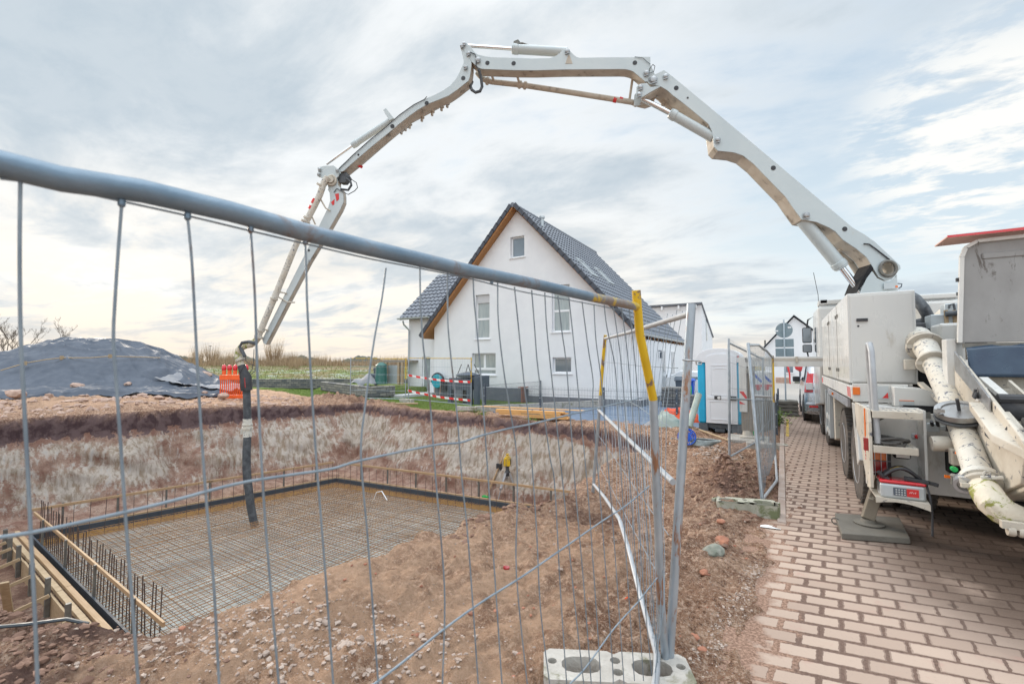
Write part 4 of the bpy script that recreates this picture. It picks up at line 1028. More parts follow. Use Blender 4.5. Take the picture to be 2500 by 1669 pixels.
def fld(u, v): x = q.x - .9 + 1.8 * u; y = 17.9 + .9 * v; return (x, y, 0.44 + .45 * math.sin(math.pi * u) ** .6 * math.sin(math.pi * v) ** .5 + .14 * math.sin(9 * u + 5 * v) * math.sin(math.pi * u))
bb.grid(fld, 24, 12); tag(bb.build('covered_pile', MT['sheet_pale'], smooth=True, ang=60), 'pale crumpled sheet over garden things on the terrace', 'cover')
q = AY(916, 930, 18.8); bb = MB(); bb.b2((q.x - .4, 18.7, .42), (q.x + .4, 19.2, 1.0)); bb.lathe([(.2, 0), (.24, .35)], (q.x, 18.95, 1.0)); tag(bb.build('garden_box', MT['anthracite'], bevel=.03), 'dark storage box between pale cover and green bin', 'box')

# hose reel on the wing wall
q = AY(1069, 930, HY - 0.22)
t = thing('hose_reel', (q.x, HY - 0.22, q.z), 'teal and black garden hose reel mounted on the white house wall', 'hose reel')
bb = MB(); bb.lathe([(0.02, -.10), (.34, -.10), (.37, -.06), (.37, .06), (.34, .10), (.02, .10)], q, (0, 1, 0), 28); bb.build('drum', MT['teal'], t, smooth=True)
bb = MB(); pr = [q + Vector((math.cos(a) * .40, 0, math.sin(a) * .40)) for a in [rad(x) for x in range(-20, 191, 15)]]; bb.tube([p + Vector((0, -.02, 0)) for p in pr], .06, 8); bb.b2((q.x + .28, HY - .33, q.z - .42), (q.x + .55, HY - .03, q.z + .12)); bb.build('housing', MT['black'], t, smooth=True)
bb = MB(); bb.tube([q + Vector((-.12, -.1, -.3)), q + Vector((-.15, -.1, -.6)), q + Vector((0.02, -.1, -.82)), q + Vector((.22, -.1, -.7)), q + Vector((.26, -.1, -.25)), q + Vector((.2, -.1, .3))], .013, 6); bb.build('hose', MT['skirt'], t, smooth=True)

# raised bed table in anthracite with hanging pan
q = AY(1103, 950, 16.6); q2 = AY(1190, 950, 17.2)
t = thing('raised_planter', ((q.x + q2.x) / 2, 16.9, -0.2), 'anthracite table-like raised planter on the lawn before the house', 'planter')
bb = MB(); bb.b2((q.x, 16.4, .42), (q2.x - .55, 17.2, .95)); bb.b2((q2.x - .55, 16.6, .55), (q2.x - .02, 17.4, 1.06)); bb.build('trough', MT['anthracite'], t, bevel=.01)
for xa, xb in ((q.x - .06, q.x + .14), (q2.x - .58, q2.x - .35), (q2.x - .17, q2.x + .03)):
    bb = MB(); bb.b2((xa, 16.38, -.22), (xb, 16.58, 1.0 if xa > q.x + 1 else .9)); bb.build('leg', MT['anthracite'], t, bevel=.01)
for xa in (q.x + .62,):
    bb = MB(); bb.b2((xa, 16.6, -.2), (xa + .18, 16.9, .45)); bb.build('leg', MT['black'], t)
t2 = thing('fire_pan', (q.x + .75, 16.8, .95), 'dark round grill pan with tripod rods standing on the anthracite planter', 'grill')
bb = MB(); bb.lathe([(.05, .02), (.45, .06), (.55, .16), (.52, .18), (.3, .25), (.03, .30)], (q.x + .75, 16.8, .93), seg=26); bb.build('pan', MT['anthracite'], t2, smooth=True)
bb = MB()
for a, b_ in (((-.65, 0), (-.35, .62)), ((-.05, -.2), (0.02, .62)), ((.75, 0), (.35, .62)), ((.1, .2), (0.02, .62))): bb.tube([(q.x + .75 + a[0], 16.8 + a[1], .95), (q.x + .75 + b_[0], 16.8, .95 + b_[1])], .018, 6)
bb.build('tripod_rods', MT['black'], t2)
# pale retaining edge between lawn and courtyard
p0 = G(1170, 995, -0.05); bb = MB(); bb.extr([Vector((p0.x - .1, 14.1, -.3)), Vector((-6.6, 18.0, -.3)), Vector((-6.6, 18.0, 0.10)), Vector((p0.x - .1, 14.1, 0.03))], (.16, -.05, 0)); tag(bb.build('edging_wall', MT['concrete']), 'pale low concrete edging between lawn and blue-grey paving', 'wall')
bb = MB(); q = AY(1279, 975, 18.5); bb.b2((q.x - .05, 18.3, -.3), (q.x + .0, 18.7, .48)); bb.b2((q.x - .2, 18.28, .48), (q.x + .12, 18.7, .52)); tag(bb.build('rusty_post', MT['brick_red']), 'thin rust-brown metal post with cap at the plinth step', 'post')

# double-rod mesh fence round the courtyard
def rod_fence(P, Q, zt, zb, label, n=None, posts=3, hz=(0.02, .22, .42, .62, .80)):
    P, Q = Vector((P[0], P[1], 0)), Vector((Q[0], Q[1], 0)); L = (Q - P).length; e = (Q - P) / L
    t = thing('mesh_fence', (P.x, P.y, zb), label, 'fence')
    bb = MB(); n = int(L / 0.055)
    for i in range(n + 1):
        p = P + e * (L * i / n); bb.tube([(p.x, p.y, zb + .03), (p.x, p.y, zt)], .0032, 3, caps=False)
    for h in hz: bb.tube([P + UP * (zb + .03 + h), Q + UP * (zb + .03 + h)], .0045, 4)
    bb.build('wire_mesh', MT['anthracite'], t)
    for i in range(posts):
        p = P + e * (L * i / max(1, posts - 1)); k = MB(); k.b2((p.x - .03, p.y + .01, zb - .1), (p.x + .03, p.y + .07, zt + .03)); po = k.build('post', MT['anthracite'], t)
        k = MB(); [k.b2((p.x - .012, p.y - .008, zb + .1 + h), (p.x + .012, p.y + .01, zb + .13 + h)) for h in (.1, .4, .7)]; k.build('clip', MT['zinc'], t).parent = po
rod_fence((-9.8, 14.42), (-0.55, 15.0), 0.80, -0.12, 'anthracite double-rod mesh fence along the front of the blue-grey courtyard', posts=5)
rod_fence((-0.16, 12.6), (-0.16, 18.5), 0.72, -0.08, 'anthracite mesh fence along the kerb behind the toilet', posts=3)
rod_fence((-9.8, 14.45), (-9.55, 18.6), 0.80, -0.05, 'short anthracite mesh fence return running from the lawn to the house', posts=2)

# pallet of stone blocks and bins, parked white car behind the toilet
q = AY(1617, 955, 19.5); q2 = AY(1672, 955, 19.5)
bb = MB()
for i in range(5):
    for j in range(4):
        w_ = (q2.x - q.x) / 4; bb.b2((q.x + j * w_ + .008, 19.3, -.16 + i * .16 + .004), (q.x + (j + 1) * w_ - .008, 20.2, -.16 + (i + 1) * .16 - .006))
tag(bb.build('block_stack', MT['block_wall'], bevel=.012), 'stack of grey stone blocks on the blue-grey courtyard', 'blocks')
q = AY(1685, 955, 19.8); q2 = AY(1712, 955, 19.8)
bb = MB(); bb.b2((q.x, 19.5, -.16), (q2.x, 20.1, .34)); tag(bb.build('block_stack', MT['block_wall'], bevel=.012), 'lower block stack partly hidden behind the leaning grey tube', 'blocks')
for px, m_, nm in ((1664, 'anthracite', 'dark grey wheelie bin against the side wall'), (1682, 'blue_plastic', 'bright blue waste bin behind the stone blocks')):
    q = AY(px, 945, 22.5); t = thing('waste_bin', (q.x, 22.5, -.16), nm, 'bin')
    bb = MB(); bb.lathe([(.26, 0), (.34, .95)], (q.x, 22.5, -.16), seg=4); bb.build('body', MT[m_], t, bevel=.03); bb = MB(); bb.lathe([(.40, 0), (.40, .04), (.30, .12)], (q.x, 22.5, .79), seg=4); bb.build('lid', MT[m_], t, bevel=.01)
bb = MB(); q = AY(1686, 960, 21.5); bb.tube([(q.x, 21.5, -.16), (q.x, 21.5, .62)], .05, 8); tag(bb.build('bollard', MT['green_plastic'], smooth=True), 'slim bright green marker post next to the blue bin', 'post')
# ------------------------------------------------------------------ foundation slab, formwork and reinforcement
ZF = -1.90
A_ = G(822, 1166, ZF); B_ = G(76, 1303, ZF); C_ = G(299, 1526, ZF); Rr = G(1290, 1234, ZF)
# near right-hand corner, hidden below the bank
dd = (C_ - B_).normalized(); D_ = Vector((-5.05, C_.y - 0.12, ZF)); R2 = A_ + (Rr - A_).normalized() * ((Rr - A_).length + 0.35)
def flat(v, z): return Vector((v.x, v.y, z + 0.52))
b = MB(); b.extr([flat(A_, -2.80), flat(B_, -2.80), flat(C_ + dd * 3.6, -2.80), flat(R2, -2.80)], (0, 0, 0.10))
mat('blinding', (0.50, 0.50, 0.465), 0.8, 0, (0.28, 0.30, 0.29), 1.3, 0.8, 0.2, 20, stain=(0.20, 0.16, 0.13), sscale=1.2, slo=0.58, shi=0.72)
slab = b.build('blinding_layer', MT['blinding'], base=(-10, 7, -2.8)); tag(slab, kind='structure')
t = thing('reinforcement_mesh', (-10, 7, -2.18), 'rust-brown steel reinforcement mesh laid over the foundation floor in the pit', 'rebar mesh')
def bars(P0, P1, Q0, Q1, n, z, r, m, jit=0.012):
    bb = MB(); rg = random.Random(n)
    for i in range(n + 1):
        u = (i + rg.uniform(-.12, .12)) / n; a = P0.lerp(P1, u); c = Q0.lerp(Q1, u)
        mid = [a.lerp(c, k / 4) + Vector((rg.uniform(-jit, jit), rg.uniform(-jit, jit), 0)) for k in range(5)]
        bb.tube([flat(p, z + rg.uniform(-.006, .006)) for p in mid], r, 4, caps=False)
    return bb.build('bar_layer', MT[m], t)
CC = C_ + dd * 3.4
bars(B_, A_, CC, R2, 84, -2.55, 0.0058, 'rebar'); bars(B_, CC, A_, R2, 88, -2.535, 0.0058, 'rebar')
bars(B_, A_, CC, R2, 50, -2.665, 0.005, 'rebar_dark'); bars(B_, CC, A_, R2, 46, -2.65, 0.005, 'rebar')
def starters(P, Q, n, inset, z0, z1, keep=1.0):
    e = (Q - P).normalized(); nrm = Vector((-e.y, e.x, 0))
    if (P + nrm - Vector((-8.3, 6.2, ZF))).length > (P - nrm - Vector((-8.3, 6.2, ZF))).length: nrm = -nrm
    bb = MB(); bb.tube([(0, 0, 0), (0, 0, z1 - z0)], 0.008 if n > 40 else 0.0055, 5)
    me = bb.build('starter_bar', MT['rebar_dark'], t); me.data.transform(Matrix.Translation(ORG[t.name]))
    me.location = flat(P, z0) - ORG[t.name]
    for i in range(n):
        o = me if i == 0 else me.copy()
        if i: COL.objects.link(o); o.parent = t
        p = P + e * ((Q - P).length * (i + 0.5) / n) * keep + nrm * inset
        o.location = flat(p, z0 + random.uniform(-.05, .03)) - ORG[t.name]
        o.rotation_euler = (random.uniform(-.03, .03), random.uniform(-.03, .03), 0)
random.seed(11)
starters(B_, C_ + dd * 1.0, 44, 0.12, -2.66, -1.72); starters(A_, B_, 26, 0.30, -2.66, -1.86); starters(A_, R2, 28, 0.28, -2.66, -1.9)
# thin slack cable on the mesh
bb = MB(); q = G(925, 1225, -2.0); bb.tube([q + Vector((-.3, .1, 0)), q + Vector((-.15, .05, .22)), q + Vector((.1, 0, .30)), q + Vector((.35, -.05, .12))], .012, 6); tag(bb.build('cable_end', MT['pvc'], smooth=True), 'short white curved cable end sticking up from the reinforcement mesh', 'cable')

def formwork():
    t = thing('formwork', (-11, 7, -2.20), 'timber formwork boards framing the foundation with dark strip inside', 'formwork')
    cen = Vector((-8.3, 6.2, 0))
    def side(P, Q, dark=True, double=False):
        e = (Q - P).normalized(); n = Vector((-e.y, e.x, 0))
        if ((P + Q) / 2 + n - cen).length < ((P + Q) / 2 - n - cen).length: n = -n   # outward
        b = MB(); w = 0.035
        L = (Q - P).length; k = max(1, int(L / 2.5))
        for i in range(k):
            a = P + e * (L * i / k + .004); c = P + e * (L * (i + 1) / k - .004)
            b.beam(flat(a, -2.575 + random.uniform(-.006, .006)) + n * w, flat(c, -2.575 + random.uniform(-.006, .006)) + n * w, w, .36)
        b.build('board', MT['wood_form' if double else 'wood_new'], t, bevel=.003)
        if dark:
            s = MB(); s.beam(flat(P, -2.50) + n * -.02, flat(Q, -2.50) + n * -.02, .03, .15); s.build('sealing_strip', MT['form_strip'], t)
            s = MB(); s.beam(flat(P, -2.645) + n * -.015, flat(Q, -2.645) + n * -.015, .02, .13); s.build('inner_board', MT['wood_yellow'], t)
    side(A_, B_); side(A_, R2)
    # the near left side is a wide double board with braces
    e = (C_ - B_).normalized(); n = Vector((-e.y, e.x, 0))
    if ((B_ + n) - cen).length < ((B_ - n) - cen).length: n = -n
    L = (C_ - B_).length + 2.5
    s = MB(); s.beam(flat(B_, -2.52), flat(B_ + e * L, -2.52), .03, .17); s.build('sealing_strip', MT['form_strip'], t)
    for off, hz, m_, ww in ((0.16, -2.41, 'wood_new', .075), (0.26, -2.44, 'wood_form', .075)):
        s = MB(); P0 = B_ + n * off - e * .35
        for i in range(4): s.beam(flat(P0 + e * (L / 4 * i + .005), hz + .008 * i % .012), flat(P0 + e * (L / 4 * (i + 1)), hz + .008 * i % .012), ww, .06)
        s.build('top_rail', MT[m_], t, bevel=.004)
    s = MB()
    for i in range(5): s.beam(flat(B_ + n * .33 + e * (L / 5 * i), -2.66 + .02 * (i % 2)), flat(B_ + n * .33 + e * (L / 5 * (i + 1) - .03), -2.66), .03, .38)
    s.build('outer_board', MT['wood_form'], t, bevel=.004)
    for px, py in ((104, 1318), (152, 1380), (190, 1520)):
        pass
    for u in (0.10, 0.62, 1.45, 2.55, 3.7, 4.9):
        p = B_ + e * u * (1.0) + n * .38
        k = MB(); k.beam(flat(p, -2.95), flat(p, -2.22 + .04 * math.sin(u * 9)), .06, .06, up=(1, 0, 0)); k.build('stake', MT['stake'], t, bevel=.004)
        k = MB(); q = p + e * .12; k.beam(flat(q, -2.42), flat(q + n * .80 - e * .30, -2.74), .03, .055); k.build('brace', MT['wood_grey'] if False else MT['wood_form'], t, bevel=.003)
    # levelled batten frame on thin stakes above the boards
    def batten(P, Q, zz, off, k):
        e = (Q - P).normalized(); n = Vector((-e.y, e.x, 0))
        if ((P + Q) / 2 + n - cen).length < ((P + Q) / 2 - n - cen).length: n = -n
        P = P + n * off; Q = Q + n * off; s = MB(); L = (Q - P).length
        m = max(1, int(L / 3))
        for i in range(m): s.beam(flat(P + e * (L * i / m - .08), zz + .012 * (i % 2)), flat(P + e * (L * (i + 1) / m + .08), zz + .012 * ((i + 1) % 2)), .03, .06)
        bt = s.build('batten', MT['wood_new'], t, bevel=.003)
        for i in range(k):
            p = P + e * (L * (i + .5) / k) + n * .03; s = MB(); s.beam(flat(p, -2.9), flat(p, zz + .05), .03, .045, up=(1, 0, 0)); s.build('batten_post', MT['stake'], t)
    batten(A_, B_, -2.02, 0.42, 7); batten(A_, R2 + (R2 - A_).normalized() * .6, -2.08, 0.45, 7)
    batten(B_ + Vector((0, 0, 0)), C_ + dd * 1.2, -2.02, -0.05, 4)
formwork()

# tool tripod with laser, leaning levelling staff
p = AT(1238, 1150, 1); base = G(1235, 1222, -2.20)
def tripod():
    c = G(1234, 1225, -2.20); c.y += .1
    t = thing('laser_tripod', (c.x, c.y, -2.20), 'yellow rotating laser level on an aluminium tripod behind the formwork', 'laser level')
    H = .80
    for a in (250, 10, 130):
        k = MB(); d = Vector((math.cos(rad(a)), math.sin(rad(a)), 0))
        top = Vector((c.x, c.y, -2.20 + H)) + d * .06; mid = top + (d * .17 + Vector((0, 0, -.42))); bot = Vector((c.x, c.y, -2.20)) + d * .36
        sd = d.cross(UP) * .022
        k.tube([top + sd, mid + sd], .018, 6); k.tube([top - sd, mid - sd], .018, 6); k.tube([mid + (top - mid) * .3, bot], .013, 6); k.box(mid, (.07, .07, .06))
        k.build('leg', MT['alu'], t)
    k = MB(); k.lathe([(.07, -.10), (.085, 0), (.05, .05), (.05, .18)], (c.x, c.y, -2.20 + H), seg=12); k.build('head', MT['black'], t, smooth=True)
    k = MB(); z = -2.20 + H + .18; k.box((c.x, c.y, z + .11), (.18, .18, .22), .4); k.lathe([(.075, 0), (.06, .05), (.03, .06), (.03, .08), (.055, .085), (.055, .11)], (c.x, c.y, z + .22), seg=14); bd = k.build('laser_head', MT['yellow'], t, bevel=.015)
    k = MB(); k.box((c.x, c.y, z + .11), (.205, .13, .13), .4); k.build('display', MT['black'], t).parent = bd
    q = G(1187, 1215, -2.20); s = MB(); top = AT(1214, 1108, q.dot(CF) if False else 1); 
    top = Vector((c.x - .35, c.y + .45, -.95)); s.beam((q.x, q.y, -2.18), top, .035, .03)
    o = thing('measuring_staff', (q.x, q.y, -2.20), 'tan levelling staff with black receiver leaning on the pit wall', 'staff'); s.build('rod', MT['wood_new'], o)
    m_ = Vector((q.x, q.y, -2.18)).lerp(top, .68); s = MB(); s.box(m_, (.16, .07, .14)); s.box(m_ + Vector((.08, 0, -.12)), (.04, .05, .2)); s.build('receiver', MT['black'], o)
    s = MB(); s.box((q.x, q.y, -2.17), (.22, .12, .06)); s.build('foot', MT['green_plastic'], o)
tripod()
# dark cable lying bottom left, leaning board at far left edge
bb = MB(); pts = []
for px, py in ((-60, 1566), (0, 1564), (60, 1558), (110, 1552), (160, 1547), (215, 1542)):
    g = G(px, py, -.02); pts.append((g.x, g.y, TZ(g.x, g.y) + .03))
bb.tube(pts, .011, 6); tag(bb.build('ground_cable', MT['cable'], smooth=True), 'black cable lying across the dark earth at the lower left', 'cable')
g0 = G(10, 1430, -1.3)
bb = MB(); bb.beam((g0.x - .2, g0.y + .1, -1.75), (g0.x, g0.y, -1.25), .09, .03); tag(bb.build('loose_plank', MT['wood_form'], bevel=.004), 'loose orange-brown plank end by the dark heap at the left edge', 'plank')

# ------------------------------------------------------------------ site fences
def wavy(n, s):
    rg = random.Random(s); return [rg.uniform(-1, 1) for _ in range(n)]
Bp = G(1627, 1640, 0.05); Tp = AT(1556, 744, 2.14); Lp = AT(-2, 402, 0.62)
NP = (Tp - Bp).cross(Lp - Bp).normalized()
def onp(px, py): return on(px, py, Bp, NP)
def near_panel():
    t = thing('site_fence', (Bp.x, Bp.y, 0.0), 'bent galvanised site fence panel nearest the camera with yellow-topped end post', 'fence')
    RE = onp(1553, 748)
    rail_pts = [onp(px, py) for px, py in ((0, 400), (150, 437), (345, 466), (560, 516), (760, 571), (900, 605), (1145, 661), (1300, 692), (1440, 724))]
    d0 = (rail_pts[0] - rail_pts[2]).normalized(); rail_pts = [rail_pts[0] + d0 * 1.2] + rail_pts
    b = MB(); b.tube(rail_pts, .0188, 20); b.build('top_rail', MT['galv_rail'], t, smooth=True)
    b = MB(); b.tube([rail_pts[-1], RE], .0190, 16); b.build('top_rail_end', MT['yellow_worn'], t, smooth=True)
    e = (Tp - Bp); ztop = Bp + e * 1.035
    split = onp(1595, 975)
    b = MB(); b.tube([split, Bp + e * .93, ztop], .0205, 16); b.build('post_upper', MT['yellow'], t, smooth=True)
    b = MB(); b.tube([Bp - e * .03, Bp + e * .2, split], .0205, 16); b.build('post', MT['galv_rust'], t, smooth=True)
    W = [[(50, 425), (48, 600), (50, 800), (57, 950), (65, 1100), (75, 1300), (85, 1500), (92, 1675)],
         [(297, 500), (288, 620), (280, 745), (277, 830), (285, 950), (293, 1064), (309, 1298), (325, 1500), (338, 1675)],
         [(458, 532), (463, 580), (469, 650), (477, 800), (482, 900), (492, 1064), (505, 1240), (521, 1415), (535, 1675)],
         [(612, 564), (618, 650), (623, 745), (630, 958), (644, 1224), (662, 1450), (681, 1675)],
         [(745, 592), (748, 680), (751, 766), (768, 1064), (793, 1383), (814, 1675)],
         [(942, 654), (932, 730), (917, 809), (903, 900), (889, 1011), (882, 1070), (882, 1130), (890, 1230), (899, 1330), (924, 1675)],
         [(1025, 650), (1027, 745), (1034, 850), (1048, 958), (1064, 1170), (1078, 1330), (1086, 1469), (1080, 1675)],
         [(1093, 664), (1093, 730), (1094, 798), (1104, 900), (1117, 1022), (1127, 1160), (1144, 1330), (1168, 1675)],
         [(1155, 677), (1158, 740), (1165, 809), (1181, 1011), (1203, 1330), (1226, 1675)],
         [(1215, 690), (1217, 790), (1232, 920), (1256, 1064), (1262, 1130), (1263, 1224), (1261, 1405), (1288, 1675)],
         [(1256, 700), (1266, 800), (1282, 958), (1290, 1020), (1309, 1277), (1320, 1490), (1343, 1675)],
         [(1298, 708), (1306, 810), (1314, 905), (1343, 1117), (1354, 1180), (1368, 1437), (1384, 1675)],
         [(1330, 714), (1334, 790), (1343, 883), (1373, 1170), (1405, 1490), (1426, 1675)],
         [(1362, 722), (1372, 810), (1384, 905), (1403, 1170), (1426, 1437), (1444, 1675)],
         [(1389, 727), (1400, 830), (1410, 937), (1446, 930 + 0) if False else (1420, 1040), (1437, 1224), (1463, 1596), (1466, 1675)],
         [(1421, 736), (1436, 850), (1448, 930), (1448, 1000), (1468, 1250), (1494, 1600), (1497, 1675)],
         [(1450, 742), (1455, 830), (1468, 930), (1480, 1080), (1500, 1330), (1524, 1675)],
         [(1475, 744), (1482, 800), (1502, 900), (1510, 1040), (1525, 1300), (1549, 1660)],
         [(1497, 748), (1505, 800), (1518, 900), (1530, 1060), (1549, 1330), (1571, 1660)],
         [(1517, 752), (1528, 830), (1540, 950), (1552, 1130), (1568, 1400), (1592, 1655)],
         [(1536, 755), (1545, 830), (1556, 950), (1568, 1130), (1588, 1400), (1609, 1650)]]
    b = MB()
    def smooth(pts):
        P = [Vector(onp(*p)) for p in pts]; out = []
        for i in range(len(P) - 1):
            p0 = P[max(0, i - 1)]; p1 = P[i]; p2 = P[i + 1]; p3 = P[min(len(P) - 1, i + 2)]
            for k in range(4):
                u = k / 4; out.append(0.5 * ((2 * p1) + (p2 - p0) * u + (2 * p0 - 5 * p1 + 4 * p2 - p3) * u * u + (-p0 + 3 * p1 - 3 * p2 + p3) * u ** 3))
        out.append(P[-1]); return out
    for w in W: b.tube(smooth(w), .0023, 7)
    b.tube(smooth([(0, 436), (120, 452), (290, 490), (450, 525), (600, 561), (745, 595), (900, 631), (1030, 656), (1150, 681), (1280, 713), (1420, 738), (1540, 762)]), .0019, 6)
    H = [[(0, 1311), (110, 1293), (277, 1256), (420, 1222), (575, 1181), (700, 1160), (809, 1144), (883, 1123), (1060, 1086), (1123, 1080), (1171, 1064), (1240, 1046), (1309, 1032), (1430, 1002), (1533, 979), (1566, 971)],
         [(905, 1675), (990, 1610), (1086, 1533), (1180, 1466), (1277, 1405), (1380, 1334), (1469, 1272), (1530, 1232), (1585, 1186)],
         [(1390, 1669), (1430, 1628), (1500, 1532), (1557, 1469), (1580, 1440), (1605, 1409)]]
    for h in H: b.tube(smooth(h), .0030, 8)
    d0 = (onp(0, 1311) - onp(110, 1293)).normalized(); b.tube([onp(0, 1311), onp(0, 1311) + d0 * .8], .003, 6)
    b.build('wire_mesh', MT['wire'], t, smooth=True)
    for px, py in ((50, 420), (297, 495), (458, 528), (612, 560), (745, 590), (1200, 688)): w = MB(); w.lathe([(.002, -.008), (.0055, -.004), (.0055, .004), (.002, .008)], onp(px, py), (0, 0, 1), 8); w.build('weld', MT['galv_rail'], t, smooth=True)
near_panel()

def mesh_panel(A0, A1, Z0, Z1, label, matp='galv', yellow=None, n=26, bow=0.0, seed=1, rails=(0.02, 0.97), hz=(.25, .5, .75), over=.03, mid=None, wr=.0019, side='A', shape=None, post2=True):
    """A0,A1: bottom ends; Z0,Z1: top ends"""
    A0, A1, Z0, Z1 = map(Vector, (A0, A1, Z0, Z1)); t = thing('site_fence', (A0.x, A0.y, A0.z), label, 'fence')
    def P(u, v):
        q = A0.lerp(A1, u).lerp(Z0.lerp(Z1, u), v)
        if bow: q = q + (A1 - A0).normalized() * bow * math.sin(math.pi * v) 
        return q
    for k, (a, z) in enumerate(((A0, Z0), (A1, Z1))):
        b = MB(); e = z - a
        if yellow == k:
            b.tube([a - e * .02, a + e * .52], .021, 10); b.build('post', MT['galv'], t, smooth=True)
            b = MB(); b.tube([a + e * .52, z + e * .015], .0215, 10); b.build('post_upper', MT['yellow'], t, smooth=True)
        else:
            b.tube([a - e * .02, z + e * .015], .021, 10); b.build('post', MT[matp], t, smooth=True)
    for v in rails:
        b = MB(); b.tube([A0.lerp(Z0, v).lerp(A1.lerp(Z1, v), k / 6) for k in range(7)], .0165, 10); b.build('rail', MT['alu'] if matp == 'white' else MT[matp], t, smooth=True)
    if mid:
        b = MB(); b.tube([A0.lerp(Z0, mid[0]), A1.lerp(Z1, mid[1])], .0165, 10); b.build('rail', MT[matp], t, smooth=True)
    rg = random.Random(seed); b = MB()
    lo, hi = min(rails), max(rails)
    for i in range(1, n):
        u = i / n; j = rg.uniform(-.004, .004)
        pts = []
        for k in range(9):
            v = lo + (hi - lo + over) * k / 8
            off = (shape(u, v) if shape else 0) + j * math.sin(k * 2)
            pts.append(A0.lerp(A1, u).lerp(Z0.lerp(Z1, u), v) + (A1 - A0).normalized() * off)
        b.tube(pts, wr, 4)
    for v in hz:
        b.tube([A0.lerp(Z0, v).lerp(A1.lerp(Z1, v), k / 5) + Vector((0, 0, rg.uniform(-.008, .008))) for k in range(6)], wr * 1.4, 5)
    b.build('wire_mesh', MT['wire_dark' if n < 60 else 'wire'], t)
    return t
# second panel, from the corner to the post at the crest of the pit
SB = G(1632, 1640, 0.05); ST = AT(1688, 742, 2.44)
FB = G(1447, 1208, -0.08); FT = AT(1478, 818, 5.80)
def second_panel():
    t = thing('site_fence', (SB.x, SB.y, 0.0), 'second site fence panel running from the corner post to a yellow-topped post above the pit', 'fence')
    n = (ST - SB).cross(FB - SB).normalized(); o = lambda px, py: on(px, py, SB, n)
    b = MB(); b.tube([SB, SB.lerp(ST, .5), ST], .0235, 16); b.build('post', MT['galv_rust'], t, smooth=True)
    b = MB()
    b.torus(SB + (ST - SB) * .845, (ST - SB), .026, .004, 16, 6); b.build('coupler', MT['steel'], t, smooth=True)
    c0 = SB + (ST - SB) * .845; b = MB(); b.tube([c0, c0 + R_ * .06 - UP * .004, c0 + R_ * .075 - UP * .012, c0 + R_ * .07 - UP * .022, c0 + R_ * .045 - UP * .022, c0 + R_ * .043 - UP * .008], .004, 6)
    b.build('coupler_clip', MT['steel'], t, smooth=True)
    sp = o(1466, 965); topf = o(1478, 818); botf = o(1447, 1210)
    b = MB(); b.tube([botf, sp], .021, 12); b.build('post', MT['galv'], t, smooth=True)
    b = MB(); b.tube([sp, o(1472, 880), topf], .0215, 12); b.build('post_upper', MT['yellow'], t, smooth=True)
    R0, R1 = o(1682, 766), o(1478, 826)
    b = MB(); b.tube([R0, R0.lerp(R1, .5) - UP * .008, R1], .018, 12); b.build('top_rail', MT['rail_pale'], t, smooth=True)
    b = MB(); b.tube([o(1461, 1000), o(1540, 1078), o(1643, 1176)], .018, 12); b.build('middle_rail', MT['rail_pale'], t, smooth=True)
    br = [o(1448, 1180), o(1475, 1212), o(1512, 1266), o(1535, 1340), o(1560, 1440), o(1585, 1530), AT(1604, 1596, 2.38), AT(1603, 1640, 2.27), AT(1596, 1690, 2.12)]
    b = MB(); b.tube(br, .0175, 12); b.build('bottom_rail', MT['rail_pale'], t, smooth=True)
    b = MB(); rg = random.Random(3); N = 29
    d = (R1 - R0); L = (SB - ST).normalized()
    for i in range(1, N):
        u = i / N; top = R0 + d * u - L * rg.uniform(.02, .05)
        bu = min(u * .97 + .0, 1); k = bu * (len(br) - 1)
        bottom = br[::-1][int(k)].lerp(br[::-1][min(len(br) - 1, int(k) + 1)], k - int(k))
        pts = []
        for j in range(11):
            v = j / 10; p = top.lerp(bottom, v)
            p = p + d.normalized() * (0.13 * math.sin(math.pi * min(1, v * 1.25)) * (1 - .55 * u) + .05 * math.sin(2 * math.pi * v)) + n * .008 * rg.uniform(-1, 1)
            pts.append(p)
        b.tube(pts, .0019, 5)
    for (a, z) in (((1655, 898), (1468, 884)), ((1640, 1044), (1537, 980)), ((1632, 1305), (1461, 1062)), ((1610, 1408), (1456, 1125))):
        p, q = o(*a), o(*z); b.tube([p, p.lerp(q, .3) - UP * .006, p.lerp(q, .7) + UP * .006, q], .0026, 6)
    b.build('wire_mesh', MT['wire'], t, smooth=True)
second_panel()

